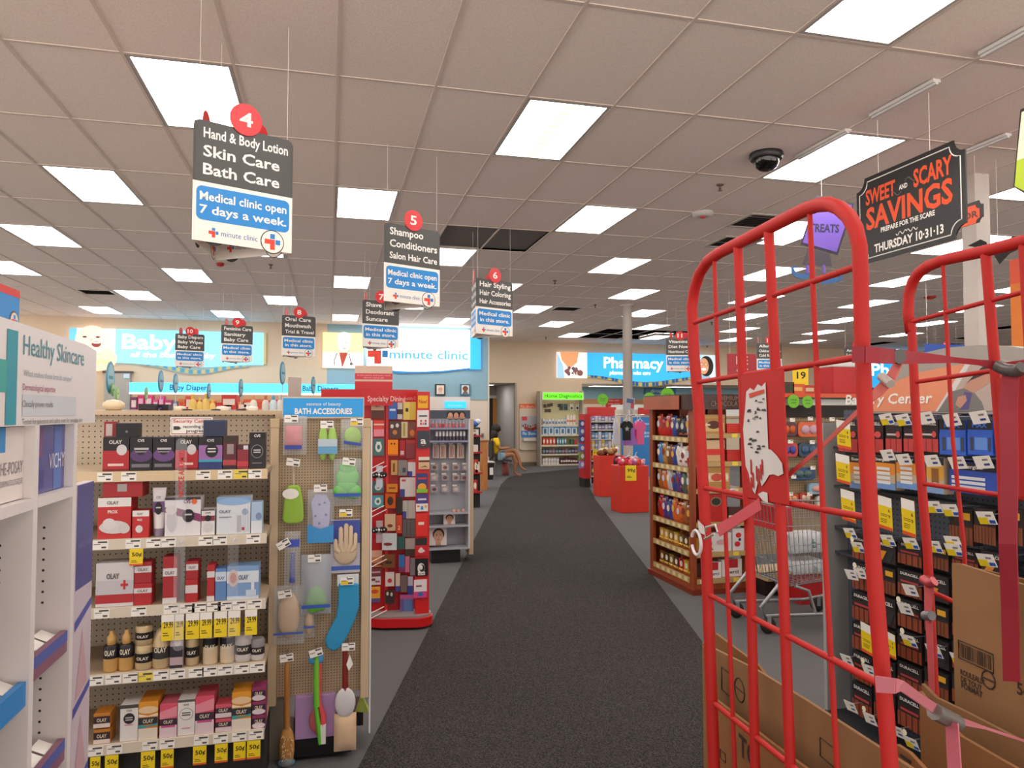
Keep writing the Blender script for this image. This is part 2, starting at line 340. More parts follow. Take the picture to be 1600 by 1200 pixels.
# ================================================================== hanging aisle signs
SGREY = M('#4b4a49', .55); SWHITE = M('#efe9e1', .5); SBLUE = M('#1f86d0', .45); SRED = M('#d8232a', .45); CRED = M('#e1442f', .5); CBLUE = M('#2a7fc4', .5)
INK = M('#1c1a1b', .5); PAPER = M('#f4efe8', .6); WIRE = M('#b9b2aa', .4, metal=.6); STRING = M('#e6ddd2', .6)
def cross(b, x, z, r, y, thick=.34):
    t = r * thick
    b.rect(x - r, z - t, x + t, z + t, CRED, y); b.rect(x - t, z - r, x + t, z - t, CRED, y)
    b.rect(x - t, z + t * 1.25, x + t, z + r, CBLUE, y); b.rect(x + t * 1.25, z - t, x + r, z + t, CBLUE, y)
SW, SH = .55, .66
def face(root, fr_rot, off, lines, note, inner):
    """one of the three panels of a triangular sign"""
    b = MB(); b.mx = Matrix.Translation(off) @ Matrix.Rotation(fr_rot, 4, 'Z')
    g0 = SH * .49
    b.slab([(0, g0), (SW, g0), (SW, SH - .03), (SW - .01, SH - .01), (SW - .03, SH), (.03, SH), (.01, SH - .01), (0, SH - .03)], 0, .006, SGREY)
    b.slab([(0, 0), (SW, 0), (SW, g0), (0, g0)], 0, .006, SWHITE); b.build('panel', root)
    t = MB(); t.mx = b.mx; lz = (SH * .86, SH * .705, SH * .555); hh = .062
    for s, z in zip(lines, lz):
        t.text(s, .05, z, hh if len(s) < 14 else .056, PAPER, w=min(.062 * .72 * len(s) * 1.05, SW - .08), al='l', bold=True, y=-.001)
    t.slab(rr(.018, SH * .175, SW - .018, SH * .455, .03), -.0015, 0, SBLUE)
    for s, z in zip(note, (SH * .34, SH * .23)): t.text(s, SW / 2, z, .047, PAPER, w=min(.036 * len(s), SW - .07), bold=True, y=-.0025)
    cross(t, .11, SH * .08, .026, -.001); t.text('minute clinic', .15, SH * .06, .032, M('#3d6fa6', .5), w=.2, al='l', y=-.001)
    t.disc(SW * .79, SH * .075, .068, INK, -.0022, n=28); t.disc(SW * .79, SH * .075, .063, SWHITE, -.003, n=28); cross(t, SW * .79, SH * .075, .045, -.004, .3)
    t.build('lettering', root)
    if inner:                                            # print on the inside of the panel, seen from below
        t = MB()
        t.mx = b.mx @ Matrix.Translation((SW, .0062, 0)) @ Matrix.Rotation(math.pi, 4, 'Z')
        cross(t, .11, SH * .1, .026, -.001); t.text('minute clinic', .15, SH * .08, .032, M('#3d6fa6', .5), w=.2, al='l', y=-.001)
        t.disc(SW * .79, SH * .075, .068, INK, -.001, n=28); t.disc(SW * .79, SH * .075, .063, SWHITE, -.002, n=28); cross(t, SW * .79, SH * .075, .045, -.003, .3)
        t.build('lettering', root)
def aisle_sign(num, u, v, lines, note, heading, label, zb=2.6, inner=False):
    p = on_z(u, v, zb); f = Fr((p.x, p.y), 90 - heading)
    root = thing('aisle_sign', label, 'sign', f, 0, 0, zb, None)
    A = math.radians(60)
    face(root, 0, Vector((0, 0, 0)), lines, note, inner)
    apex = Vector((SW / 2, SW * math.sin(A), 0))
    face(root, 2 * A, Vector((SW, 0, 0)), lines, note, inner)       # right rear panel, from the right corner to the apex
    face(root, -2 * A, apex, lines, note, inner)                    # left rear panel, from the apex to the left corner
    for k, (off, rot) in enumerate(((Vector((SW * .5, -.004, 0)), 0), (Vector((SW * .75, SW * .433, 0)), 2 * A), (Vector((SW * .25, SW * .433, 0)), -2 * A))):
        b = MB(); b.mx = Matrix.Translation(off) @ Matrix.Rotation(rot, 4, 'Z')
        b.slab([(p_[0], p_[1]) for p_ in [(.09 * math.cos(2 * math.pi * i / 28), SH + .055 + .09 * math.sin(2 * math.pi * i / 28)) for i in range(28)]], -.004, .0, SRED)
        d = b.build('number_disc', root)
        t = MB(); t.mx = b.mx; t.text(num, 0, SH + .018, .08, PAPER, bold=True, y=-.005, w=.085 if len(num) == 1 else .1); t.build('lettering', d)
    for q in (Vector((.03, .01, SH)), Vector((SW - .03, .01, SH)), Vector((SW / 2, apex.y - .03, SH))): MB().tube([q, (q.x, q.y, CEIL - zb)], .0016, STRING, 4).build('hanging_wire', root)
    return root
N7 = ('Medical clinic open', '7 days a week.'); NS = ('Medical clinic', 'in this store.')
aisle_sign('4', 300, 374, ('Hand & Body Lotion', 'Skin Care', 'Bath Care'), N7, 65, 'hanging aisle sign numbered 4 for hand lotion, skin and bath care', inner=True)
aisle_sign('5', 600, 470, ('Shampoo', 'Conditioners', 'Salon Hair Care'), N7, 65, 'hanging aisle sign numbered 5 for shampoo and salon hair care', inner=True)
aisle_sign('6', 744, 521, ('Hair Styling', 'Hair Coloring', 'Hair Accessories'), NS, 65, 'hanging aisle sign numbered 6 for hair styling, coloring and accessories')
aisle_sign('7', 566, 541, ('Shave', 'Deodorant', 'Suncare'), NS, 72, 'hanging aisle sign for shave and suncare, half behind sign 5')
aisle_sign('8', 440, 555, ('Oral Care', 'Mouthwash', 'Trial & Travel'), NS, 72, 'hanging aisle sign numbered 8 for oral care and mouthwash')
aisle_sign('9', 345, 564, ('Feminine Care', 'Sanitary', 'Baby Care'), NS, 72, 'hanging aisle sign numbered 9 for feminine care and sanitary')
aisle_sign('10', 273, 572, ('Baby Diapers', 'Baby Wipes', 'Baby Care'), NS, 72, 'hanging aisle sign numbered 10 for baby diapers and wipes')
aisle_sign('11', 1041, 580, ('Vitamins', 'Diet Needs', 'Nutritional Care'), NS, 108, 'hanging aisle sign numbered 11 for vitamins and diet needs', zb=2.5)
aisle_sign('12', 1183, 584, ('Allergy', "Children's Health", 'Cold Remedies'), NS, 100, 'hanging aisle sign for allergy and cold remedies, behind the red cage cart', zb=2.5)
aisle_sign('13', 1320, 588, ('Antacids', 'Laxatives', 'Stomach'), NS, 100, 'hanging aisle sign for antacids, partly behind the cart post', zb=2.5)
aisle_sign('14', 1462, 588, ('Household', 'Cleaning', 'Paper'), NS, 100, 'hanging aisle sign numbered 14 behind the battery rack', zb=2.5)

# ================================================================== lit signs on the walls
def glow(c, e): return M(c, .5, e)
fW = Fr((0, WY - .06), 0)
def wave(x0, x1, ztop, zb, dip, n=16): return [(x0 + (x1 - x0) * i / n, zb - dip * math.sin(math.pi * i / n) ** 2) for i in range(n + 1)] + [(x1, ztop), (x0, ztop)]
def wallsign(name, label, fr, px, depth=.16):
    x0, z0, x1, z1 = fr.rc(*px); r = thing(name, label, 'sign', fr, x0, 0, z0); return r, x1 - x0, z1 - z0
# baby department
r, w, h = wallsign('baby_sign', 'lit blue baby department sign with a smiling baby photo', fW, (180, 517, 412, 571))
b = MB(); b.slab(wave(.55, w - .35, h * .2, -.02, .2), .02, .1, M('#9fb4b0', .5))
k = 0; x = .6
while x < w - .4:                                        # plaid strip along the lower edge
    zz = -.02 - .2 * math.sin(math.pi * (x - .55) / (w - .9)) ** 2
    b.rect(x, zz + .02, x + .07, zz + .11, M('#4fa3c4', .5) if k % 2 else M('#d8c27a', .5), .015); x += .095; k += 1
b.build('plaid_edge', r)
b = MB(); b.slab(wave(0, w, h, .04, .09), .0, .06, glow('#7cc6ea', 1.0)); b.build('panel', r)
b = MB(); b.text('Baby', w * .14 + .28, h * .45, .36, glow('#ffffff', 1.6), w=1.2, bold=True, y=-.004); b.text('all the best for baby', w * .38, h * .22, .13, glow('#ffffff', 1.3), w=1.9, bold=True, y=-.004, sk=.2); b.build('lettering', r)
b = MB(); b.slab([(w - .0, .06), (w + .06, .06), (w + .06, h), (w, h)], 0, .06, M('#d9c98c', .5)); b.build('end_cap', r)
x0, z0, x1, z1 = fW.rc(108, 515, 179, 571); o_ = fW.rc(180, 517, 412, 571); dx = x0 - o_[0]; pw = x1 - x0
b = MB(); b.slab([(dx, 0), (dx + pw, 0), (dx + pw, h), (dx, h)], 0, .05, glow('#e9f1f6', 1.0)); b.rect(dx, 0, dx + pw * .16, h, glow('#5fb0dc', .9), -.001)
cx = dx + pw * .5
b.disc(cx + .12, h * .16, .42, glow('#f0c2a0', .85), -.002, rz=.3); b.rect(dx + pw * .3, 0, dx + pw * .95, h * .12, glow('#f0c2a0', .85), -.002)
b.disc(cx, h * .68, .36, glow('#f4ccae', .95), -.003, rz=.34); b.disc(cx + .09, h * .56, .1, glow('#8a2f2c', .5), -.004, rz=.07); b.disc(cx + .09, h * .6, .08, glow('#f6e6dc', .8), -.005, rz=.02)
for s in (-.16, .12): b.disc(cx + s, h * .76, .05, glow('#4a2f28', .4), -.004, rz=.022)
b.disc(cx - .02, h * .67, .04, glow('#e2a98c', .8), -.004, rz=.03); b.build('photo_panel', r)
# clinic sign
r, w, h = wallsign('clinic_sign', 'large lit white and blue clinic sign with red and blue cross', fW, (573, 514, 734, 577))
b = MB(); b.slab([(0, .1), (w * .3, -.12), (w * .7, -.08), (w, .02), (w, .3), (0, .3)], .03, .14, M('#2f86c4', .45)); b.build('blue_edge', r)
b = MB(); b.slab([(0, .08), (w * .12, .0), (w * .3, -.05), (w * .5, -.06), (w * .75, -.02), (w, .06), (w, h), (0, h)], -.04, .03, glow('#fbfdff', 2.4)); b.build('panel', r)
x0, z0, x1, z1 = fW.rc(734, 531, 751, 577); o_ = fW.rc(573, 514, 734, 577)
b = MB(); b.slab([(w, z0 - o_[1]), (w + x1 - x0, z0 - o_[1]), (w + x1 - x0, z1 - o_[1] + .1), (w, z1 - o_[1] + .1)], -.02, .05, glow('#2aa0e8', 1.0)); b.build('blue_end', r)
b = MB(); b.slab([(0, h * .5), (.02, h * .5), (.02, h * 1.0), (0, h)], -.045, .03, M('#2f86c4', .45))
cz = fW.px(652, 553)[1] - o_[1]; bx = fW.px(590, 553)[0] - o_[0]
cross(b, bx, cz - .02, .26, -.05, .34); xs = fW.px(608, 553)[0] - o_[0]
b.text('minute clinic', xs, cz - .13, .24, glow('#4aa3dc', .7), w=w - xs - .06, al='l', y=-.05, bold=True); b.build('lettering', r)
# doctor photograph
r, w, h = wallsign('doctor_photo', 'lit photo panel of a smiling doctor with stethoscope on the wall', fW, (504, 520, 568, 575))
b = MB(); b.slab([(0, 0), (w, 0), (w, h), (0, h)], 0, .04, glow('#f3c98c', 1.0)); b.rect(0, 0, w, h * .45, glow('#f3d9bb', .9), -.001)
b.poly([(w * .2, 0), (w * .9, 0), (w * .84, h * .3), (w * .64, h * .44), (w * .42, h * .44), (w * .25, h * .3)], glow('#fbf7f2', 1.1), -.002)
b.poly([(w * .4, h * .44), (w * .62, h * .44), (w * .48, 0)], glow('#9c3a28', .6), -.003); b.disc(w * .52, h * .68, w * .15, glow('#fbe3c6', 1.2), -.003, rz=h * .23)
b.disc(w * .52, h * .86, w * .16, glow('#fdf3df', 1.3), -.0025, rz=h * .16)
for s in (-.06, .05): b.disc(w * (.52 + s), h * .72, w * .02, glow('#7a4a34', .3), -.004, rz=h * .012)
b.disc(w * .53, h * .56, w * .06, glow('#e8877a', .8), -.004, rz=h * .02)
b.tube([(w * .35, -.006, h * .42), (w * .28, -.006, h * .2), (w * .3, -.006, h * .05)], .012, M('#3a3836', .5), 5); b.tube([(w * .64, -.006, h * .42), (w * .68, -.006, h * .22), (w * .7, -.006, h * .16)], .012, M('#3a3836', .5), 5); b.disc(w * .7, h * .12, .04, M('#77726c', .5), -.004)
b.build('photo_panel', r)
# pharmacy
fQ = Fr((0, PWY - .06), 0)
r, w, h = wallsign('pharmacy_sign', 'lit blue pharmacy sign on the far soffit behind the round column', fQ, (917, 553, 1095, 592))
b = MB(); b.slab(wave(0, w, h * .3, .02, .28), .03, .1, M('#c9b98a', .5)); k = 0; x = .03
while x < w - .1:
    zz = .02 - .28 * math.sin(math.pi * x / w) ** 2
    b.rect(x, zz + .01, x + .09, zz + .14, M('#2a6fa8', .5) if k % 3 else M('#e3cf7d', .5), .025); x += .12; k += 1
b.build('plaid_edge', r)
b = MB(); b.slab(wave(0, w, h, .1, .2), -.02, .03, glow('#2d9fe2', 1.0)); b.build('panel', r)
o_ = fQ.rc(917, 553, 1095, 592); xs = fQ.px(943, 570)[0] - o_[0]; xe = fQ.px(1036, 570)[0] - o_[0]
b = MB(); b.text('Pharmacy', xs, h * .42, .36, glow('#ffffff', 1.3), w=xe - xs, al='l', bold=True, y=-.024); b.text('pharmacists who care', xs + .2, h * .16, .13, glow('#ffffff', 1.2), w=(xe - xs) * .68, al='l', bold=True, y=-.024, sk=.2); b.build('lettering', r)
x0, z0, x1, z1 = fQ.rc(870, 552, 917, 592); dx = x0 - o_[0]; pw = x1 - x0
b = MB(); b.slab([(dx, .0), (dx + pw, 0), (dx + pw, h), (dx, h)], -.02, .03, glow('#e7d9cf', 1.0)); b.poly([(dx, 0), (dx + pw * .25, 0), (dx + pw * .2, h * .5), (dx, h)], glow('#8fb6d8', .9), -.021)
b.poly([(dx + pw * .1, h), (dx + pw * .72, h), (dx + pw * .66, h * .6), (dx + pw * .4, h * .35), (dx + pw * .15, h * .7)], glow('#e8885c', 1.0), -.022)
for i in range(14): b.disc(dx + pw * R.uniform(.28, .85), h * R.uniform(.06, .42), pw * R.uniform(.05, .1), glow(R.choice(['#7a4a44', '#e9dcd4', '#c9a99c', '#5a4a54']), .7), -.023 - i * .0005, n=12)
b.build('photo_panel', r)
x0, z0, x1, z1 = fQ.rc(1086, 556, 1117, 592); dx = x0 - o_[0]; pw = x1 - x0
b = MB(); b.slab([(dx, -.1), (dx + pw, -.1), (dx + pw, h), (dx, h)], -.02, .03, glow('#bfd4e0', .9)); b.poly([(dx + pw * .1, -.1), (dx + pw * .95, -.1), (dx + pw * .6, h * .25), (dx + pw * .3, h * .25)], glow('#8fa6bc', .8), -.021)
b.disc(dx + pw * .55, h * .55, pw * .36, glow('#2a211f', .3), -.0215, rz=h * .42); b.disc(dx + pw * .42, h * .55, pw * .25, glow('#c08a68', .9), -.0225, rz=h * .33); b.disc(dx + pw * .42, h * .42, pw * .12, glow('#f4ece6', .9), -.0235, rz=h * .05)
for s in (.32, .54): b.disc(dx + pw * s, h * .62, pw * .09, M('#3a2a26', .5), -.0232, n=12); b.disc(dx + pw * s, h * .62, pw * .075, glow('#d09a78', .9), -.0236, n=12)
b.build('woman_photo', r)
# small signs on the pharmacy walls
fB = Fr((0, 25.5), 0)
def flat_sign(name, label, fr, px, col, lines, ink='#ffffff', cat='sign', e=0, h=None, depth=.02, grp=None, y=0):
    x0, z0, x1, z1 = fr.rc(*px, y=y); r = thing(name, label, cat, fr, x0, y, z0, grp); w, hh = x1 - x0, z1 - z0
    b = MB(); b.box(0, 0, 0, w, depth, hh, glow(col, e) if e else M(col, .45)); b.build('board', r)
    if lines:
        b = MB(); n = len(lines)
        for i, s in enumerate(lines):
            th = h or hh / n * .5; b.text(s, w / 2, hh * (1 - (i + .5) / n) - th / 2, th, M(ink, .5), w=min(w * .9, th * .75 * len(s)), y=-.002)
        b.build('lettering', r)
    return r, w, hh
flat_sign('drop_off_sign', 'dark blue drop off sign on the far pharmacy wall', fB, (1008, 605, 1056, 616), '#2f7299', ['drop off'], '#c9dbe2')
flat_sign('pharmacy_notice', 'red notice board with white lines behind the clothes rack', fB, (947, 623, 972, 638), '#d23a30', ['free with', 'every order', 'ask inside'], '#f3d9d4')

r, w, h = wallsign('photo_sign', 'lit blue photo sign on the far soffit between the cart posts', fQ, (1345, 556, 1448, 606)); b = MB(); b.slab(wave(0, w, h, .05, .15), 0, .05, glow('#2d9fe2', 1.0)); b.build('panel', r)
b = MB(); b.text('Photo', w * .5, h * .38, h * .38, glow('#ffffff', 1.3), w=w * .7, bold=True, y=-.004); b.build('lettering', r)
f14 = Fr((0, 10.5), 0); r, w, h = flat_sign('banner_sign', 'small blue and orange hanging banner below aisle sign 14', f14, (1446, 538, 1512, 566), '#2a52b0', [])
b = MB(); b.rect(0, 0, w, h * .35, M('#d8742a'), -.001); b.rect(w * .7, h * .5, w * .9, h * .7, M('#c8d0e0'), -.001); b.build('print', r)
for q in (.05, w - .05): MB().tube([(q, .01, h), (q, .01, CEIL - r.location.z)], .003, STRING, 4).build('hanging_string', r)
# ================================================================== hanging seasonal signs, tracks and ceiling fittings
fS = Fr((4.0, 0), -90)
TRK = M('#d6d3d0', .4)
def track(u0, v0, u1, v1, label):
    a, c = on_z(u0, v0, CEIL - .03), on_z(u1, v1, CEIL - .03); y0, y1 = sorted((a.y, c.y)); x = (a.x + c.x) / 2
    b = MB(); b.box(-.03, y0, -.03, .03, y1, -.008, TRK); b.box(-.012, y0, -.045, .012, y1, -.03, TRK)
    return tag(b.build('ceiling_track', loc=(x, 0, CEIL)), label, 'ceiling track')
track(1364, 183, 1463, 128, 'grey metal track in the ceiling above the black savings sign')
track(1500, 243, 1576, 212, 'grey metal track in the ceiling behind the savings sign')
track(1533, 87, 1615, 44, 'grey metal track near the upper right corner of the ceiling')
track(1248, 247, 1325, 205, 'grey metal track along the edge of a lit panel')
# savings sign
x0, z1 = fS.px(1338, 285); x1, _ = fS.px(1507, 217); z0 = fS.px(1350, 413)[1]; w, h = x1 - x0, z1 - z0
r = thing('savings_sign', 'black hanging sign with orange sweet and scary savings lettering', 'sign', fS, x0, 0, z0)
def notch(w, h, c, i=0):
    p = []
    for cx, cz, a in ((0, 0, 90), (w, 0, 180), (w, h, 270), (0, h, 360)):
        for k in range(6): t = math.radians(a - 90 * k / 5); p.append((cx + (c) * math.cos(t) + (i if cx == 0 else -i), cz + c * math.sin(t) + (i if cz == 0 else -i)))
    return p
b = MB(); b.slab(notch(w, h, .09), 0, .012, M('#1d1b1c', .35)); b.build('board', r)
b = MB(); q = notch(w, h, .085, .035); b.tube([(p[0], -.001, p[1]) for p in q], .0045, PAPER, 4, closed=True); b.build('border_line', r)
OR = M('#ee5423', .5); b = MB()
b.text('SWEET', w * .1, h * .68, h * .17, OR, w=w * .3, al='l', bold=True); b.text('AND', w * .475, h * .71, .035, PAPER, w=.08, bold=True); b.text('SCARY', w * .9, h * .68, h * .19, OR, w=w * .33, al='r', bold=True)
b.text('SAVINGS', w * .5, h * .39, h * .25, OR, w=w * .8, bold=True); b.text('PREPARE FOR THE SCARE', w * .5, h * .31, .036, PAPER, w=w * .5, bold=True); b.text('THURSDAY 10·31·13', w * .5, h * .1, .062, PAPER, w=w * .64, bold=True)
b.build('lettering', r)
b = MB()
for s in (-1, 1):
    b.tube([(w * .5 + s * t * .1, -.002, h * .235 + .012 * math.sin(t * 12.6)) for t in [i / 12 for i in range(13)]], .0035, PAPER, 4)
    b.tube([(w * .475 + s * (.02 + t * .09), -.002, h * .735 + s * .03 + s * .02 * math.sin(t * 5)) for t in [i / 10 for i in range(11)]], .0035, M('#77716c', .5), 4)
b.build('scroll_ornament', r)
b = MB()
for u in (1371, 1452): xx = fS.px(u, 240)[0] - x0; b.tube([(xx, .005, h - .01), (xx, .005, CEIL - .045 - z0)], .003, STRING, 4)
b.build('hanging_string', r)
# orange sign on the second track
f2 = Fr((5.36, 0), -90); x0, z0, x1, z1 = f2.rc(1478, 320, 1536, 354)
r = thing('orange_sign', 'small orange hanging sign with black edge behind the savings sign', 'sign', f2, x0, 0, z0); w, h = x1 - x0, z1 - z0
b = MB(); b.slab(notch(w, h, .04), 0, .01, M('#26221f', .5)); b.slab(notch(w - .03, h - .03, .04), -.003, 0, OR); b.mx = None; b.build('board', r)
b = MB(); b.text('DOOR', w * .88, h * .28, h * .3, M('#5a2a18', .5), w=w * .8, al='r', bold=True, y=-.004); b.build('lettering', r)
b = MB(); b.tube([(w * .8, .004, h), (w * .8, .004, CEIL - .045 - z0)], .002, STRING, 4); b.build('hanging_string', r)
# pale green tag sign at the picture's edge
x0, z1 = fS.px(1600, 150); xa, za = fS.px(1583, 292)
r = thing('green_tag_sign', 'cream and lime green hanging tag sign at the right edge', 'sign', fS, xa, 0, za); w = .75
b = MB(); b.slab([(.0, .0), (.07, -.06), (w - .07, -.06), (w, 0), (w - .06, .45), (.06, .45)], 0, .012, M('#2c2926', .5)); b.slab([(.012, .0), (.075, -.048), (w - .075, -.048), (w - .012, 0), (w - .03, .15), (.03, .15)], -.002, 0, M('#b5cc35', .5)); b.slab([(.03, .15), (w - .03, .15), (w - .07, .43), (.07, .43)], -.002, 0, M('#ece3c8', .5)); b.build('board', r)
b = MB(); b.text('TRICKS', w / 2, .1, .1, M('#3a3a22', .5), w=.55, y=-.004, bold=True); b.build('lettering', r)
b = MB(); b.tube([(w * .5, .005, .45), (w * .5, .005, CEIL - .045 - za)], .003, STRING, 4); b.build('hanging_string', r)
# purple treats board with witch legs
c = on_z(1285, 262, CEIL); fT = Fr((c.x, c.y), -22)
x0, z0 = fT.px(1251, 380); x1, z1 = fT.px(1333, 318)
r = thing('treats_sign', 'purple hanging board with witch skirt and pointed blue shoes', 'sign', fT, 0, 0, fT.px(1290, 350)[1])
P = lambda u, v: (fT.px(u, v)[0], fT.px(u, v)[1] - fT.px(1290, 350)[1])
PUR = M('#6f52b4', .5); b = MB(); b.slab([P(1251, 382), P(1309, 398), P(1335, 318), P(1276, 305)], .0, .01, M('#2a2438', .5)); b.slab([P(1254, 379), P(1307, 394), P(1331, 321), P(1278, 309)], -.003, 0, PUR); b.build('board', r)
b = MB(); a0, a1 = P(1264, 366), P(1311, 366); b.mx = Matrix.Translation((P(1287, 350)[0], 0, P(1287, 366)[1])) @ Matrix.Rotation(math.radians(4), 4, 'Y'); b.text('TREATS', 0, .02, .075, M('#2c2150', .5), w=.26, bold=True, y=-.005); b.build('lettering', r)
b = MB(); b.slab([P(1254, 413), P(1300, 416), P(1296, 396), P(1262, 388)], .0, .008, M('#46414a', .7)); b.build('skirt', r)
for k, q in enumerate((1261, 1287)):
    b = MB(); s = P(q, 414); e = P(q + 1, 427); b.tube([(s[0], .004, s[1]), (e[0], .004, e[1])], .014, PUR, 8); b.build('leg', r)
BS = M('#2f5f96', .5)
b = MB(); b.slab([P(1243, 433), P(1258, 437), P(1266, 430), P(1264, 425), P(1254, 428), P(1244, 426), P(1240, 419), P(1246, 418), P(1244, 415), P(1236, 417), P(1237, 427)], 0, .01, BS); b.build('shoe', r)
b = MB(); b.slab([P(1284, 444), P(1300, 443), P(1317, 437), P(1315, 426), P(1309, 428), P(1312, 434), P(1297, 434), P(1290, 428), P(1285, 431)], 0, .01, BS); b.build('shoe', r)
b = MB(); s = P(1284, 308); b.tube([(s[0], .004, s[1]), (s[0], .004, CEIL - fT.px(1290, 350)[1])], .002, STRING, 4); b.build('hanging_string', r)
# bat
c = on_z(1556, 250, CEIL); fb = Fr((c.x, c.y), -32); zc = fb.px(1556, 385)[1]; P = lambda u, v: (fb.px(u, v)[0], fb.px(u, v)[1] - zc)
r = thing('paper_bat', 'black paper bat hanging behind the top of the cart', 'bat decoration', fb, 0, 0, zc)
b = MB(); b.slab([P(1512, 384), P(1535, 388), P(1552, 396), P(1562, 413), P(1578, 396), P(1600, 385), P(1612, 366), P(1580, 370), P(1577, 380), P(1566, 381), P(1556, 377), P(1545, 386), P(1541, 378), P(1532, 374)], 0, .006, M('#191718', .7)); b.build('body', r)
b = MB(); b.tube([(0, .003, .0), (0, .003, CEIL - zc)], .002, STRING, 4); b.build('hanging_string', r)
# orange tower behind the battery rack
r = thing('orange_display', 'tall orange display stand behind the battery rack', 'display stand', WORLD, 4.87, 3.9, 0)
b = MB(); b.box(0, 0, 0, .6, .45, 2.15, M('#8a4a20', .5)); b.build('body', r); b = MB(); b.box(0, .02, 2.15, .6, .4, 2.62, M('#e07a1c', .45)); b.build('header', r); b = MB(); b.box(0, .015, 2.62, .6, .4, 2.8, M('#e2532f', .45)); b.build('header_top', r)

# camera dome, detectors, vents, sprinkler heads
c = on_z(1197, 240, CEIL); r = thing('security_camera', 'black dome security camera on the ceiling', 'camera', WORLD, c.x, c.y, CEIL)
MB().lathe([(.14, -.0005), (.145, -.03), (.13, -.055)], M('#1c1a1b', .4), n=28).build('housing', r)
MB().lathe([(.001, -.16), (.05, -.15), (.085, -.125), (.105, -.09), (.11, -.055)], M('#0c0b0d', .08), n=28).build('dome', r)
def detector(u, v, name, label, col, rad=.07):
    c = on_z(u, v, CEIL); r = thing(name, label, 'detector', WORLD, c.x, c.y, CEIL)
    MB().lathe([(rad * .6, -.05), (rad * .95, -.035), (rad, -.0005)], M(col, .5), n=20).build('body', r); MB().lathe([(rad * .25, -.062), (rad * .3, -.05)], M('#d23b30', .4), n=12).build('indicator', r)
detector(1098, 332, 'smoke_detector', 'round white smoke detector near the ceiling vent', '#c9c4c0', .12)
detector(1453, 463, 'fire_alarm', 'red ceiling alarm beyond the cart top', '#a82a22', .11)
detector(344, 411, 'fire_strobe', 'small red ceiling alarm below aisle sign 4', '#a3221f', .06)
VG = M('#6c645e', .6); VD = M('#26221f', .9)
def vent(u, v, label, ring=False):
    c = on_z(u, v, CEIL); r = thing('ceiling_vent', label, 'vent', WORLD, c.x, c.y, CEIL)
    b = MB(); 
    for x0, y0, x1, y1 in ((-.3, -.3, .3, -.26), (-.3, .26, .3, .3), (-.3, -.26, -.26, .26), (.26, -.26, .3, .26)): b.box(x0, y0, -.016, x1, y1, -.0015, frameM)
    b.build('frame', r)
    b = MB().box(-.26, -.26, -.004, .26, .26, -.0015, VD); b.build('backing', r)
    b = MB()
    for k in range(7): b.add([(-.25, -.24 + k * .07, -.014), (.25, -.24 + k * .07, -.014), (.25, -.2 + k * .07, -.005), (-.25, -.2 + k * .07, -.005)], [(0, 1, 2, 3)], VG)
    b.build('slats', r)
vent(1188, 345, 'square louvred ceiling vent near the dome camera'); vent(885, 482, 'square louvred ceiling vent before the round column')
vent(152, 456, 'square louvred ceiling vent above the baby sign'); vent(1148, 378, 'square louvred ceiling vent beside the cart arch')
for k, (u, v) in enumerate(((867, 438), (930, 476), (853, 527), (1112, 503), (1125, 288), (1105, 540), (423, 413))):
    c = on_z(u, v, CEIL); MBx = MB().lathe([(.002, -.07), (.025, -.065), (.012, -.05), (.012, -.02), (.035, -.012), (.035, -.0005)], M('#6b5a50', .4, metal=.6), n=10)
    tag(MBx.build('sprinkler_head', loc=(c.x, c.y, CEIL)), 'tiny sprinkler head hanging from a ceiling tile', 'sprinkler head', 'sprinkler heads')
# ================================================================== goods: shared builders
def deco(b, t, w, h, items, y=0.0, x=0.0, z=0.0):
    """printing on a front of size w x h: bands, rectangles, ovals, polygons; text goes to t"""
    k = 1
    for it in items:
        yy = y - .0005 * k; k += 1; o = it[0]
        if o == 'b': b.rect(x, z + h * it[1], x + w, z + h * it[2], M(it[3]), yy)
        elif o == 'r': b.rect(x + w * it[1], z + h * it[2], x + w * it[3], z + h * it[4], M(it[5]), yy)
        elif o == 'o': b.disc(x + w * it[1], z + h * it[2], w * it[3], M(it[5]), yy, rz=h * it[4], n=18)
        elif o == 'p': b.poly([(x + w * a, z + h * c) for a, c in it[1]], M(it[2]), yy)
        elif o == 't': t.text(it[1], x + w * it[2], z + h * it[3], h * it[4], M(it[5]), w=w * it[6] if len(it) > 6 else w * .8, bold=True, y=yy)
def carton(label, fr, x0, x1, z0, h, d, col, items=(), name='carton', cat='box', y=0.0, group=None, bev=0, rot=0):
    r = thing(name, label, cat, fr, x0, y, z0, group, rot); w = x1 - x0
    b = MB(); b.box(0, 0, 0, w, d, h, M(col)); t = MB(); deco(b, t, w, h, items); b.build('box', r, bev=bev)
    if t.v: t.build('lettering', r)
    return r
def lab_jar(label, fr, x, z0, segs, name, cat='jar', y=0.0, group=None, txt=None, n=14, sy=1):
    """turned container: segs = list of (profile, colour); text on its front"""
    r = thing(name, label, cat, fr, x, y, z0, group)
    for k, (prof, col) in enumerate(segs):
        m = col if not isinstance(col, str) else M(col, .3)
        MB().lathe(prof, m, n=n, sy=sy).build(('body', 'lid', 'cap', 'label_band', 'base')[min(k, 4)], r)
    if txt:
        s, z, h, w, c, rad = txt; t = MB(); t.text(s, 0, z, h, M(c), w=w, bold=True, y=0)
        t.v = [(a, -(max(rad * rad - a * a, .00001) ** .5) * sy - .0008, c_) for a, _, c_ in t.v]; t.build('lettering', r)
    return r
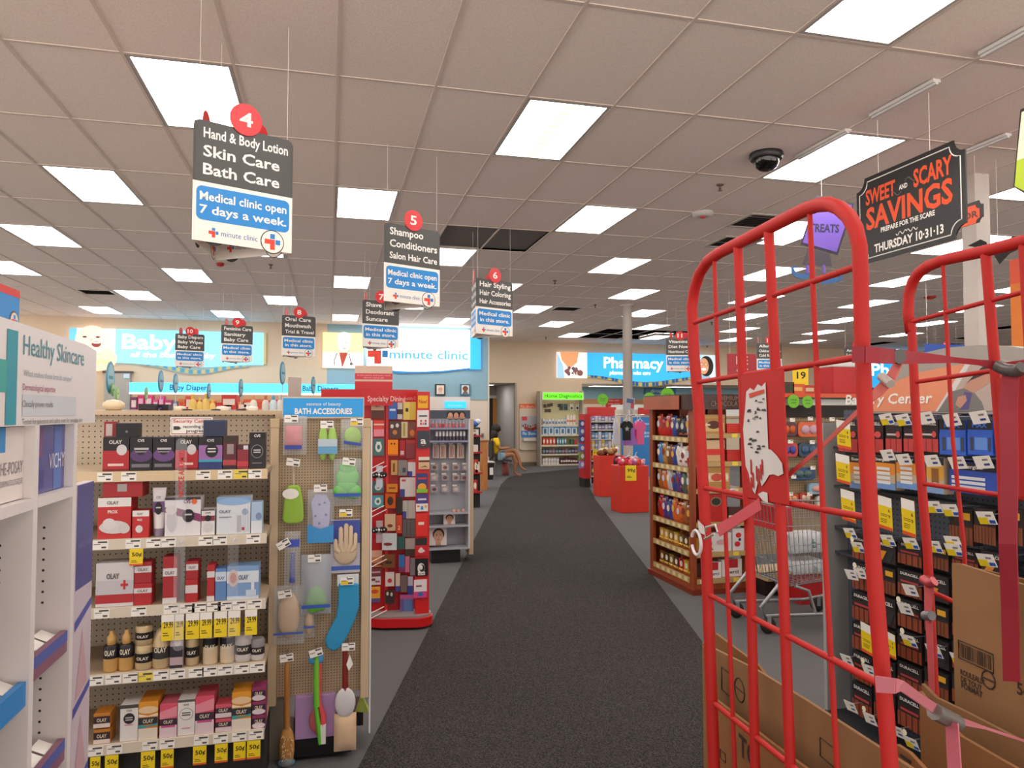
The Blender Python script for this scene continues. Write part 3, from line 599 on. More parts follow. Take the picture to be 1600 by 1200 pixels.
def ytag(label, fr, x0, x1, z0, z1, y, big, group, white=.0, sub=True, orange=True):
    r = thing('sale_tag', label, 'price tag', fr, x0, y, z0, group); w, h = x1 - x0, z1 - z0
    b = MB(); b.box(0, 0, 0, w, .0008, h, M('#f2d21c')); 
    if white: b.rect(0, h * (1 - white), w, h, PAPER, -.0004)
    if orange: b.rect(0, 0, w, h * .1, M('#e2622a'), -.0004)
    b.rect(w * .12, h * .18, w * .6, h * .22, M('#6a5a10'), -.0004); b.rect(w * .12, h * .27, w * .5, h * .31, M('#6a5a10'), -.0004); b.build('card', r)
    t = MB(); t.text(big, w * .55, h * (.55 if not white else .5), h * .24, INK, w=w * .75, bold=True); t.build('lettering', r); return r
# ================================================================== white skincare display, facing right
UX = -.6; fU = Fr((UX, 0), 90)
UW = M('#e3dcda', .35); UWi = M('#d5d0d2', .4)
r = thing('skincare_display', 'white skincare display unit with header and open compartments at the left edge', 'display unit', fU, 0, 0, 0)
Yp = [1.02, 1.27, 1.52, 1.755, 2.0]
for y in Yp:
    b = MB(); b.box(y - .012, 0, .1, y + .012, .32, 1.66, UW)
    for i in range(8, 60):                               # shelf-pin holes drilled in the panel
        if i % 12 < 8 and y > 1.1: zz = i * .0255; b.add([(y - .0125, .06 + .0032 * math.cos(a * .785), zz + .0032 * math.sin(a * .785)) for a in range(8)], [tuple(range(8))], M('#2a2626'))
    b.build('side_panel', r)
b = MB(); b.box(1.0, .32, 0, 2.14, .34, 1.84, UWi); b.build('back_panel', r)
b = MB(); b.box(1.0, .01, 0, 2.14, .32, .1, UW); b.build('base', r)
hd = MB(); hd.box(1.0, .0, 1.652, 2.15, .32, 1.835, UW); hd.slab([(1.0, 1.835), (2.15, 1.835), (2.15, 1.842), (2.06, 1.852), (1.0, 1.868)], 0, .03, UW); hob = hd.build('header', r)
t = MB(); TE = M('#3f9fae'); TEX = M('#4a8f9e'); GX = M('#7a7478'); PX_ = M('#a8446a')
def utext(s, u0, u1, v, h, m):                          # a printed line between two columns of the header
    a, z = fU.px(u0, v); c, _ = fU.px(u1, v); _, z = fU.px((u0 + u1) / 2, v); t.text(s, a, z - h / 2, h, m, w=c - a, al='l', y=-.0012)
utext('Healthy Skincare', 36, 131, 548, .042, TEX); utext('What makes these brands unique?', 36, 112, 587, .013, M('#9aa6ac')); utext('Dermatological expertise', 35, 86, 606, .014, PX_)
utext('Clinically proven results', 34, 82, 631, .014, GX); utext('Tested for tolerance and safety even for sensitive skin', 34, 128, 657, .012, GX); t.build('lettering', hob)
c = MB(); q = lambda u, v: fU.px(u, v); A = q(9, 590); B_ = q(26, 590)
c.rect(A[0], q(18, 664)[1], B_[0], q(18, 515)[1], M('#2f97a8'), -.001); zA, zB = q(9, 613)[1], q(9, 562)[1]; c.rect(A[0] - .09, zA, A[0], zB, M('#3aa59a'), -.001)
c.build('cross_emblem', hob)
c = MB(); a0 = q(34, 640); a1 = q(118, 640); c.rect(a0[0], q(60, 650)[1], a1[0], q(60, 617)[1], M('#cbd0d6'), -.0008); c.build('tinted_band', hob)
for k, (y0, y1, col, l1) in enumerate(((Yp[3], Yp[4], '#5a5798', 'VICHY'), (Yp[2], Yp[3], '#e6dcd8', 'LA ROCHE-POSAY'), (Yp[1], Yp[2], '#e6dcd8', ''))):
    b = MB(); b.box(y0 + .013, .02, 1.5, y1 - .013, .03, 1.65, M(col, .25)); w = y1 - y0
    if k == 0: b.rect(y1 - .085, 1.5, y1 - .035, 1.65, M('#5c77b8'), .0195); b.rect(y0 + .02, 1.58, y0 + .09, 1.645, M('#7a4e80'), .0193); b.rect(y0 + .02, 1.51, y0 + .1, 1.55, M('#4a4a88'), .0193)
    elif k == 1: b.rect(y0 + .1, 1.6, y0 + .13, 1.65, M('#3f8fd0'), .0195)
    cc = b.build('brand_card', r); t = MB()
    if k == 0: t.text('VICHY', y1 - .015, 1.55, .036, M('#e8e2e6'), w=.1, al='r', y=.019)
    elif k == 1: t.text(l1, y1 - .018, 1.555, .026, M('#8a8288'), w=.19, al='r', y=.019); t.text('LABORATOIRE DERMATOLOGIQUE', y1 - .018, 1.532, .012, M('#8a8288'), w=.19, al='r', y=.019)
    if t.v: t.build('lettering', cc)
    b = MB(); b.box(y0 + .012, -.001, 1.476, y1 - .012, .32, 1.498, UW); b.build('rail', r)
for (y0, y1), zs in (((Yp[3], Yp[4]), ((1.135, '#8a5a72'), (.88, '#8a5a72'), (.55, '#8a5a72'))), ((Yp[2], Yp[3]), ((1.10, '#2f86cc'), (.7, '#2f86cc'))), ((Yp[1], Yp[2]), ((1.1, '#2f86cc'), (.7, '#2f86cc')))):
    for z, col in zs:
        s = MB(); s.box(y0 + .013, .02, z, y1 - .013, .32, z + .012, UW); so = s.build('shelf', r)
        s = MB(); s.box(y0 + .013, .005, z - .03, y1 - .013, .02, z + .02, M(col, .35)); 
        if col == '#8a5a72': s.rect(y0 + .013, z - .005, y1 - .013, z + .02, M('#5560a8'), .0045)
        s.build('shelf_lip', so)
        for k in range(3): s = MB(); a = y0 + .03 + k * .065; s.add([(a, .022, z + .014), (a + .055, .022, z + .014), (a + .055, .055, z + .03), (a, .055, z + .03)], [(0, 1, 2, 3)], PAPER); s.build('price_label', so)
b = MB(); b.box(2.012, -.002, .1, 2.145, .02, 1.5, M('#cdbec9', .3))
zs = [1.5, 1.28, 1.26, 1.03, 1.01, .75, .73, .4, .1]
b.rect(2.014, 1.24, 2.143, 1.498, M('#4f4a8c', .3), -.0025)
for k in range(4): z = 1.14 - k * .21; b.poly([(2.014, z), (2.143, z + .04), (2.143, z + .058), (2.014, z + .024)], M('#4a4fa8', .3), -.0025); b.poly([(2.03, z - .17), (2.12, z - .15), (2.075, z - .01)], M('#c9a2ac', .4), -.0026)
eo = b.build('end_panel', r); t = MB(); t.text('THERMAL SPA WATER', 2.078, 1.34, .014, M('#8f8fc0'), w=.11, y=-.003); t.build('lettering', eo)
# goods on its shelves
for k, (y0, z, lab) in enumerate(((1.83, 1.149, 'pale boxed skincare cream on the upper shelf of the white display'), (1.89, 1.149, 'second pale boxed cream beside the first in the white display'))):
    carton(lab, fU, y0 - .0, y0 + .045, z, .14 - .03 * k, .05, '#ddd2ca', [('r', .2, .2, .8, .3, '#a99a94'), ('t', 'CREME', .5, .6, .07, '#8a8288', .6)], y=.13)
lab_jar('small white jar in the nearer compartment of the white display', fU, 1.66, 1.113, [([(.001, 0), (.03, .002), (.03, .03)], '#e9e6e8'), ([(.031, .03), (.031, .045), (.001, .047)], '#d9d6da')], 'cream_jar', y=.14)
carton('white box with blue corner mark low in the nearer compartment', fU, 1.6, 1.68, .713, .2, .05, '#e6ded8', [('r', .1, .8, .8, .86, '#3f8fd0'), ('r', .72, .6, .8, .86, '#3f8fd0')], y=.1)
fU2 = Fr((-.72, 0), 90); a, za = fU2.px(2, 500); c_, zc = fU2.px(31, 455)
r = thing('clinic_card', 'small blue clinic card with round emblem on top of the white display', 'sign', fU2, a - .14, 0, 1.842)
b = MB(); w = c_ - a + .14; b.box(0, 0, 0, w, .012, zc - 1.842, M('#2f86c8')); b.rect(0, (zc - 1.842) * .86, w, zc - 1.842, M('#d23a34'), -.0006); b.disc(w - .03, .05, .026, M('#5a4a44'), -.0008); b.disc(w - .03, .05, .022, M('#d8cfc8'), -.0012); cross(b, w - .03, .05, .016, -.0016); b.build('board', r)

# ================================================================== skin care gondola, facing the door
GY = 3.45; fG = Fr((0, GY), 0); GB = GY + .42
BEI = M('#c9b191', .45); BEI2 = M('#b7a288', .5); RAIL = M('#d8cbb8', .4); PB1 = pegboard('#b9ab97', .0254, .13)
gx0, gx1 = -2.2, fG.px(416, 900)[0]
zs = [fG.px(280, v)[1] for v in (734.5, 838, 942.5, 1044, 1151)]; ztop = Fr((0, GB), 0).px(280, 648)[1]
GON = thing('skin_care_gondola', 'long beige pegboard shelving gondola full of skin care boxes', 'shelving', fG, 0, 0, 0)
b = MB(); b.box(gx0, .42, .15, gx1 + .03, .44, ztop, PB1); b.build('pegboard', GON)
b = MB(); b.box(gx0, .39, ztop, gx1 + .03, .9, ztop + .02, BEI); b.build('top_cap', GON)
b = MB(); b.box(gx0, .04, 0, gx1, .42, zs[4] - .05, M('#2a2725', .6)); b.build('base_deck', GON)
b = MB(); b.box(gx1 + .005, .37, 0, gx1 + .06, .47, ztop + .005, BEI); b.build('upright', GON)
b = MB(); b.box(gx1 - .0, .36, .1, gx1 + .012, .42, ztop - .02, M('#8f8474', .5)); b.build('slotted_standard', GON)
LB = [[108, 165, 202, 318, 352, 377, 398], [158, 209, 241, 264, 322, 344, 396], [160, 218, 268, 293, 312, 334, 352, 374, 398], [150, 178, 205, 228, 252, 278, 307, 328, 352, 378, 402], [150, 180, 235, 262, 315, 345, 374, 400]]
YEL = {(0, 377), (3, 228)}
for k, z in enumerate(zs):
    b = MB(); b.box(gx0, .005, z - .022, gx1, .42, z - .001, BEI2); so = b.build('shelf', GON)
    b = MB(); b.box(gx0, -.006, z - .045, gx1, .005, z - .001, M('#d9c09a', .4) if k < 1 else RAIL); b.build('price_rail', so)
    for u in LB[k]:
        x = fG.px(u, 734 + 104 * k)[0]; b = MB(); yc = (k, u) in YEL
        b.rect(x - .03, z - .042, x + .03, z - .004, M('#ecd24a') if yc else PAPER, -.0068); b.rect(x - .01, z - .015, x + .026, z - .008, M('#4a4644'), -.0072); b.rect(x - .026, z - .022, x, z - .018, M('#8a8684'), -.0072); b.rect(x + .004, z - .037, x + .022, z - .03, M('#4a4644'), -.0072); b.build('price_label', so)
def gx(u, v=900): return fG.px(u, v)[0]
def gbox(k, u0, u1, v0, v1, col, items, label, d=.08, y=0.006, zb=None, name='carton', cat='box'):
    z1 = fG.px((u0 + u1) / 2, v0)[1]; zb = zs[k] if zb is None else zb; dv = (v1 if v1 else 0)
    if v1: h = fG.px((u0 + u1) / 2, v0)[1] - fG.px((u0 + u1) / 2, v1)[1]
    else: h = z1 - zb
    vm = v0 + 30
    return carton(label, fG, gx(u0, vm), gx(u1, vm), zb, h, d, col, items, name, cat, y, bev=.0015)
DK = '#1d1a1f'; RD = '#b3242c'; SIL = '#cfcaca'; PUR1 = '#5a3a6c'; WH = '#e6e0de'
olayred = [('b', .72, 1, DK), ('b', 0, .6, RD), ('o', .72, .62, .2, .16, SIL), ('b', 0, .06, '#6e1218'), ('r', .2, .15, .8, .22, '#e9c9c0'), ('t', 'OLAY', .48, .8, .11, '#d8d0cc', .5)]
cvsblk = lambda bandc: [('o', .52, .46, .5, .2, bandc), ('o', .5, .62, .24, .15, DK), ('r', .2, .62, .85, .68, '#b8b2b6'), ('r', .25, .54, .75, .58, '#8a8488'), ('r', .1, .1, .9, .2, '#77727a'), ('t', 'CVS', .5, .86, .08, '#e4dfe0', .3)]
gbox(0, 160, 201, 683, 0, DK, olayred, 'black and red wide carton, first at the left on the top shelf')
gbox(0, 202, 237, 683, 0, DK, cvsblk(PUR1), 'black purple carton beside the wide red carton on the top shelf')
gbox(0, 238, 272, 683, 0, DK, cvsblk('#6b4580'), 'black purple carton in the middle of the top shelf')
gbox(0, 273, 309, 683, 0, DK, olayred, 'black and red wide carton behind the clear strip on the top shelf')
gbox(0, 310, 347, 683, 0, DK, [('b', .25, .75, '#9a6aa8'), ('b', .23, .31, '#3fa0b8'), ('o', .55, .58, .27, .21, DK), ('r', .38, .62, .72, .66, '#d8d0d4'), ('r', .38, .53, .72, .57, '#d8d0d4'), ('b', 0, .22, '#2c3a70'), ('t', 'CVS', .5, .86, .08, '#e4dfe0', .3)], 'black carton with pink band and black circle on the top shelf')
gbox(0, 348, 369, 681, 0, '#5a2430', [('b', .8, 1, '#3a2a22'), ('r', .3, .45, .8, .75, '#9a8a88'), ('b', .12, .28, '#b0444a'), ('b', 0, .08, DK)], 'narrow dark red carton with silver window on the top shelf')
gbox(0, 370, 388, 695, 0, '#8a2a36', [('b', .8, 1, '#4a2026'), ('r', .55, .8, .95, .97, '#c9ccd2'), ('b', .1, .32, '#c03a44')], 'short dark red carton near the end of the top shelf')
gbox(0, 389, 414, 676, 0, '#242025', [('b', .84, 1, '#121014'), ('o', .5, .48, .38, .19, '#8a8488'), ('o', .5, .48, .34, .17, '#201c22'), ('r', .28, .5, .72, .53, '#c9c4c8'), ('r', .28, .44, .72, .47, '#c9c4c8'), ('r', .2, .14, .8, .17, '#77727a'), ('t', 'CVS', .5, .88, .07, '#e4dfe0', .4)], 'tall black carton with silver ring at the end of the top shelf')
zt1 = fG.px(280, 683)[1]
gbox(0, 180, 214, 659, 681, '#17151a', [('o', .5, .4, .06, .09, '#77727a')], 'black box lying on the top row of cartons, left', zb=zt1 + .001); gbox(0, 317, 351, 656, 682, '#2a3450', [('b', .9, 1, '#3a4668')], 'dark blue box lying on the black carton with pink band', zb=zt1 + .001)
gbox(0, 151, 168, 659, 0, '#9a2a30', [('r', .2, .7, .8, .95, '#c9b8b4'), ('b', .35, .4, DK)], 'dark red stacked cartons at the far left of the top shelf', y=.1)
# security notice
x0, x1 = gx(264.5, 665), gx(331, 665); z0, z1 = fG.px(298, 680)[1], fG.px(298, 652)[1]
r = thing('security_notice', 'white security camera notice with red border on top row', 'sign', fG, x0, .02, z0); w, h = x1 - x0, z1 - z0
b = MB(); b.box(0, 0, 0, w, .002, h, PAPER); b.box(w * .1, .003, -.04, w * .14, .006, h, GREY); b.build('card', r)
b = MB(); b.tube([(.006, -.001, .006), (w - .006, -.001, .006), (w - .006, -.001, h - .006), (.006, -.001, h - .006)], .0016, M('#b8424a'), 4, closed=True); b.build('border_line', r)
t = MB(); t.text('Security Camera', .012, h * .7, h * .18, M('#c0393f'), w=w * .93, al='l', bold=True); t.text('recording in', w * .3, h * .4, h * .17, M('#3a3634'), w=w * .52, al='l', bold=True); t.text('progress', w * .38, h * .16, h * .17, M('#3a3634'), w=w * .45, al='l', bold=True)
t.slab([(w * .08, h * .3), (w * .2, h * .3), (w * .26, h * .38), (w * .2, h * .5), (w * .08, h * .5)], -.0012, -.0004, M('#3a3634')); t.build('lettering', r)
# second shelf
prox = lambda s: [('b', .78, 1, WH), ('b', 0, .78, '#c22a2c'), ('t', 'OLAY', .45, .84, .08, '#6a5e60', .36), ('t', 'PROX', .45, .62, .08, '#eadcd8', .3)] + ([('o', .5, .28, .45, .16, '#d5cfcd'), ('o', .35, .36, .2, .14, '#dcd6d4'), ('o', .8, .24, .18, .12, '#cfc9c7')] if s else [('o', .42, .32, .22, .14, '#dcd6d4')])
gbox(1, 152, 204, 778, 0, '#c22a2c', prox(1), 'large red and white boxed skin tool set on the second shelf', d=.12)
zt2 = fG.px(178, 778)[1]; gbox(1, 160, 222, 749, 775, '#a8242a', [('r', .36, .35, .6, .8, '#a8a2a2')], 'red box lying on its side on the large skin tool set', zb=zt2 + .001, d=.12)
gbox(1, 206, 232, 798, 0, '#c22a2c', prox(0), 'small red and white carton beside the large skin tool set')
def tubep(label, u, k, v0, hw, cols, txt):
    x = gx(u, 800); z = zs[k]; h = fG.px(u, v0)[1] - z; r = thing('cream_tube', label, 'tube', fG, x, .035, z); c = []
    for f, wx, wy in ((.16, .75, .75), (.5, .95, .6), (.8, 1.0, .3), (1.0, 1.12, .04)): c.append([(hw * wx * math.cos(a * .3927), hw * wy * math.sin(a * .3927), h * f) for a in range(16)])
    b = MB(); b.loft(c, M(cols[0], .3)); b.build('body', r); MB().lathe([(hw * .75, 0), (hw * .78, h * .155)], M(cols[1], .3)).build('cap', r)
    b = MB(); t = MB(); deco(b, t, hw * 1.7, h, [('r', 0, .5, 1, .72, cols[2]), ('o', .5, .58, .34, .13, DK), ('r', .28, .58, .72, .61, '#c9c4c8'), ('t', 'CVS', .5, .78, .05, '#6a6468', .4)], y=-hw * .66, x=-hw * .85); b.build('label_print', r); t.build('lettering', r)
tubep('white and purple standing cream tube on the second shelf', 246, 1, 763, .026, ('#e2dcde', '#8a7a92', '#6d4a7a'), 'CVS')
gbox(1, 257, 313, 777, 0, '#e2dee2', [('b', .93, 1, '#3a3238'), ('p', [(0, .75), (.35, .72), (1, .55), (1, .35), (.45, .5), (0, .62)], '#8a3a6a'), ('o', .2, .4, .15, .3, '#c9c6ca'), ('o', .18, .68, .16, .12, '#d9d6d8'), ('o', .82, .88, .08, .07, '#e06a3a'), ('o', .66, .52, .17, .17, DK), ('r', .56, .53, .76, .57, '#c9c4c8'), ('t', 'CVS', .62, .84, .1, '#6a4a6e', .2)], 'white and purple facial brush kit box on the second shelf', d=.1)
gbox(1, 314, 335, 796, 0, '#e2dede', [('b', .95, 1, '#4a2a3a'), ('b', .55, .75, '#8a2f4a'), ('o', .5, .65, .24, .12, DK), ('o', .5, .3, .35, .18, '#d3cfd0'), ('t', 'CVS', .5, .83, .07, '#6a6468', .4)], 'small white carton with dark circle on the second shelf')
gbox(1, 338, 391, 777, 0, '#d5dbe2', [('b', .85, 1, '#7ba3d2'), ('o', .5, .88, .5, .1, '#8fb2da'), ('r', .6, .05, .72, .5, '#b3b3bc'), ('r', .78, .05, .95, .6, '#c9ced6'), ('o', .84, .6, .09, .09, '#9aa6c2'), ('r', .75, .1, .83, .18, '#a82a3a'), ('r', .08, .45, .45, .48, '#8a8f98'), ('t', 'OLAY', .25, .58, .08, '#6a7078', .35)], 'large white and light blue carton on the second shelf', d=.1)
gbox(1, 392, 409, 785, 0, '#a9c0dc', [('b', 0, .4, '#d8dde4'), ('o', .7, .55, .28, .12, '#7d8fb4')], 'slim light blue carton at the end of the second shelf')
# third shelf
gbox(2, 149, 208, 880, 0, '#d3cdcf', [('b', .08, .28, '#b32a30'), ('b', .28, .6, '#c3bfc4'), ('r', .73, .38, .79, .6, '#c22a2c'), ('r', .66, .46, .86, .52, '#c22a2c'), ('t', 'OLAY', .45, .64, .12, '#5a5456', .34)], 'wide silver and white carton with red cross on the third shelf', d=.1)
ol3 = [('b', .55, .78, '#d8d0d0'), ('t', 'OLAY', .5, .6, .12, '#6a5e60', .6)]
gbox(2, 208, 236, 912, 0, '#b3242a', ol3, 'red and white carton, lower of a stack of two on the third shelf'); z3 = fG.px(222, 912)[1]
gbox(2, 209, 236, 878, 911, '#a8242c', [('b', .5, .8, '#d8d0d0'), ('t', 'OLAY', .5, .58, .13, '#6a5e60', .6)], 'red and white carton, upper of a stack of two on the third shelf', zb=z3 + .001)
gbox(2, 254, 276, 870, 0, '#a8242c', [('b', 0, .12, '#d8d0d0'), ('b', .58, .75, '#d8d0d0'), ('t', 'OLAY', .5, .62, .07, '#6a5e60', .7)], 'tall red carton with white band on the third shelf')
gbox(2, 289, 308, 906, 0, '#b3242a', [('b', .4, .75, '#d8d0d0')], 'red carton with broad white band, lower of the pair behind the clear strip'); gbox(2, 290, 309, 877, 905, '#a8242c', [('b', .5, .85, '#d8d0d0'), ('t', 'OLAY', .5, .6, .14, '#6a5e60', .6)], 'red carton with white band, upper of the pair behind the clear strip', zb=fG.px(300, 906)[1] + .001)
gbox(2, 323, 335, 883, 0, '#b0262c', [('b', .0, .14, '#d8d0d0'), ('b', .65, .82, '#d8d0d0')], 'slim tall red carton on the third shelf')
gbox(2, 336, 353, 889, 0, '#5f86bc', [('b', .6, .9, '#c9d4e2'), ('t', 'OLAY', .5, .66, .09, '#5a6a88', .7)], 'narrow blue carton on the third shelf')
gbox(2, 354, 404, 885, 0, '#7d9fcc', [('b', .0, .1, '#c9d4e2'), ('b', .5, .85, '#d3dce6'), ('o', .2, .65, .16, .26, '#cdb9b8'), ('o', .2, .65, .1, .16, '#c08a86'), ('r', .76, .1, .86, .5, '#d8dfe8'), ('r', .6, .1, .92, .28, '#c3d0e2'), ('t', 'OLAY', .52, .6, .14, '#5a6a88', .3)], 'wide light blue carton with silver top on the third shelf', d=.1)
# fourth shelf: jars and bottles
GOLD = M('#d2a562', .25, 0, .15); GOL2 = M('#cdb58c', .3, 0, .3); CREAM = '#d9c3a4'
def jars(u, v0, v1, hw, segs, name, label, zb=None, sy=1, cat='jar'):
    x = gx(u, v0); z = zs[3] if zb is None else zb; h = fG.px(u, v0)[1] - (fG.px(u, v1)[1] if v1 else z)
    lab_jar(label, fG, x, z, [([(r_ * hw, f * h) for r_, f in p], c) for p, c in segs], name, cat, .045, txt=('OLAY', h * .42, h * .13, hw * 1.3, '#e6dcc8', hw * 1.02), sy=sy)
pump = [([(.9, 0), (1, .03), (1, .33)], GOLD), ([(1.01, .33), (1.01, .62), (.8, .66)], DK), ([(.55, .66), (.6, .7), (.6, .85), (.3, .92), (.3, 1.0)], GOLD)]
jarp = [([(.9, 0), (1, .08), (1, .3)], GOL2), ([(1.01, .3), (1.01, .68)], DK), ([(1, .68), (1, .92), (.9, 1.0)], GOL2)]
jars(170, 990, 0, .031, pump, 'pump_bottle', 'gold pump bottle with black band, first on the fourth shelf', cat='bottle'); jars(194, 988, 0, .031, pump, 'pump_bottle', 'gold pump bottle with black band, second on the fourth shelf', cat='bottle')
jars(222, 1011, 0, .037, jarp, 'cream_jar', 'cream jar with black band, lower of the stacked pair'); jars(222, 978, 1008, .036, jarp, 'cream_jar', 'cream jar with black band, upper of the stacked pair', zb=fG.px(222, 1011)[1] + .001)
jars(250, 985, 0, .038, [([(.9, 0), (1, .04), (1, .25)], GOL2), ([(1.01, .25), (1.01, .55)], '#3a3638'), ([(1, .55), (.9, .75), (.55, .95), (.2, 1)], GOL2)], 'domed_jar', 'large domed cream pack with grey band on the fourth shelf')
gbox(3, 265, 285, 988, 0, '#b9a2a8', [('b', .3, .6, '#2a2430'), ('b', .0, .08, '#2a2430'), ('o', .6, .75, .3, .15, '#d9cfd0')], 'small lilac and black carton between the jars'); 
jars(298, 1000, 0, .029, jarp, 'cream_jar', 'small low jar with orange lid print on the fourth shelf')
tb = [([(.96, 0), (1, .03), (1, .48)], CREAM), ([(1.01, .48), (1.01, .72)], DK), ([(1, .72), (1, .97), (.8, 1)], '#8f7f7a')]
jars(327, 984, 0, .032, tb, 'canister', 'tall cream canister with black band on the fourth shelf', cat='canister'); jars(354, 983, 0, .032, tb, 'canister', 'tall cream canister with black band nearer the shelf end', cat='canister')
jars(379, 994, 0, .037, [([(.9, 0), (1, .08), (1, .28)], '#c9c3c0'), ([(1.01, .28), (1.01, .62)], '#3a3638'), ([(1, .62), (1, .9), (.85, 1)], '#b9b3b2')], 'cream_jar', 'silver jar with grey band near the end of the fourth shelf'); jars(401, 1001, 0, .031, [([(.9, 0), (1, .08), (1, .28)], '#c9c3c0'), ([(1.01, .28), (1.01, .62)], '#2a2628'), ([(1, .62), (1, .9), (.85, 1)], '#8a8486')], 'cream_jar', 'small silver and black jar, last on the fourth shelf')
# bottom shelf
olO = [('p', [(0, .6), (0, .68), (.5, .62), (1, .68), (1, .6)], '#e9d9c4'), ('b', .78, 1, '#e0962e'), ('o', .5, .78, .52, .1, '#e6c49a'), ('b', .4, .58, '#2a3038'), ('p', [(0, .4), (.5, .36), (1, .42), (1, .36), (0, .3)], '#3f9aa0'), ('b', 0, .3, '#e2d5c6'), ('t', 'OLAY', .5, .44, .1, '#d9cbb4', .55)]
olP = [('b', .78, 1, '#d8506a'), ('p', [(0, .78), (1, .92), (1, .62), (0, .55)], '#e28a9a'), ('b', .36, .56, '#3a2438'), ('b', 0, .36, '#dcc6cc'), ('r', .1, .3, .9, .36, '#c9508a'), ('t', 'OLAY', .5, .42, .1, '#d9cbb4', .55)]
cvW = [('b', .9, 1, '#4a4640'), ('o', .5, .62, .32, .15, '#2a272a'), ('r', .3, .63, .7, .66, '#c9c4c8'), ('r', .3, .57, .7, .6, '#c9c4c8'), ('r', .25, .44, .75, .46, '#d0508a'), ('t', 'CVS', .5, .82, .05, '#4a4648', .3)]
for k in range(2): gbox(4, 145, 171, 1112 + 23 * (1 - k), 1134 + 23 * (1 - k), '#c07a2a', [('b', .3, .8, '#3a2228'), ('b', 0, .3, '#e0cfc6'), ('t', 'OLAY', .5, .42, .25, '#d9cbb4', .6)], ('orange and dark carton at the left end of the bottom shelf, lower', 'orange and dark carton at the left end of the bottom shelf, upper')[k], zb=zs[4] + .001 + k * .066, d=.09)
gbox(4, 187, 215, 1102, 0, '#e0dad6', cvW, 'white carton with black circle, left of the bottom shelf', d=.12); gbox(4, 216, 246, 1097, 0, '#d88a2a', olO, 'tall orange and white carton left of the bottom shelf middle', d=.14)
gbox(4, 249, 276, 1101, 0, '#d4637a', olP, 'pink and white carton in the middle of the bottom shelf', d=.12); gbox(4, 277, 304, 1094, 0, '#e0dad6', [('b', .93, 1, '#5a5650'), ('o', .5, .6, .4, .17, '#8a8684'), ('o', .5, .6, .37, .155, '#e0dad6'), ('r', .25, .62, .75, .65, '#4a4648'), ('r', .25, .56, .75, .59, '#4a4648'), ('r', .25, .2, .75, .22, '#d0508a'), ('t', 'CVS', .5, .84, .05, '#4a4648', .3)], 'white carton with grey ring in the middle of the bottom shelf', d=.12)
gbox(4, 305, 334, 1088, 0, '#cf4f62', olP, 'tall pink carton right of the white ringed carton', d=.14)
for k in range(2): gbox(4, 336, 361, 1103 + 20 * (1 - k), 1123 + 20 * (1 - k), '#cf5566', [('b', .35, .75, '#3a2438'), ('b', 0, .35, '#dcc6cc'), ('t', 'OLAY', .5, .45, .25, '#d9cbb4', .6)], ('flat pink carton, lower of two on the bottom shelf', 'flat pink carton, upper of two on the bottom shelf')[k], zb=zs[4] + .001 + k * .06, d=.09)
gbox(4, 362, 392, 1082, 0, '#d8942e', olO, 'tall orange carton near the end of the bottom shelf', d=.12)
for k in range(3): gbox(4, 393, 414, 1095 + 20 * (2 - k), 1115 + 20 * (2 - k), '#8a2f5a', [('b', .3, .75, '#2f1f36'), ('o', .5, .2, .5, .22, '#d9ccd2'), ('t', 'OLAY', .5, .42, .25, '#d9cbb4', .6)], ('dark pink flat carton at the end of the bottom shelf, lowest', 'dark pink flat carton at the end of the bottom shelf, middle', 'dark pink flat carton at the end of the bottom shelf, topmost')[k], zb=zs[4] + .001 + k * .06, d=.09)
# sale tags hanging below the rails
for i, (u0, u1) in enumerate(((253, 273), (274, 288), (291, 312), (313, 332), (335, 355), (357, 376), (383, 402))):
    ytag('white and yellow hanging price card below the third shelf', fG, gx(u0, 960), gx(u1, 960), zs[2] - .155, zs[2] - .045, -.008, '29.99', 'price cards under the third shelf', white=.28, orange=False)
ytag('yellow sale tag below the second shelf', fG, gx(203, 870), gx(224, 870), zs[1] - .115, zs[1] - .045, -.008, '50¢', None)
for u0, u1 in ((142, 158), (165, 186), (221, 243), (252, 272), (302, 323), (336, 356), (365, 384), (386, 407)):
    ytag('yellow sale tag below the bottom shelf', fG, gx(u0, 1175), gx(u1, 1175), zs[4] - .125, zs[4] - .046, -.008, '50¢', 'sale tags under the bottom shelf')
# clear strips standing in front of the shelves
for k, u in enumerate((285, 367)):
    x = gx(u, 850); r = thing('clear_divider', ('clear plastic strip with red writing before the shelves', 'clear plastic strip before the shelf ends')[k], 'divider', fG, x, -.06, 0)
    z0, z1 = fG.px(u, 1010 if k == 0 else 1045)[1], fG.px(u, 684 if k == 0 else 800)[1]
    b = MB(); b.slab(rr(-.022, z0, .022, z1, .02), 0, .003, M('#e6e9ee', .1, 0, 0, .11 if k == 0 else .06)); b.build('strip', r)
    if k == 0:
        t = MB(); t.mx = Matrix.Translation((.012, -.001, z1 - .25)) @ Matrix.Rotation(-math.pi / 2, 4, 'Y'); t.text('NOTICE ALARMED', 0, 0, .022, M('#c8383c'), w=.2, al='l', bold=True); t.build('lettering', r)
    b = MB(); b.tube([(0, .003, zs[1] - .02), (0, .052, zs[1] - .02)], .004, M('#d9d9dc', .2), 6); b.build('clip', r)
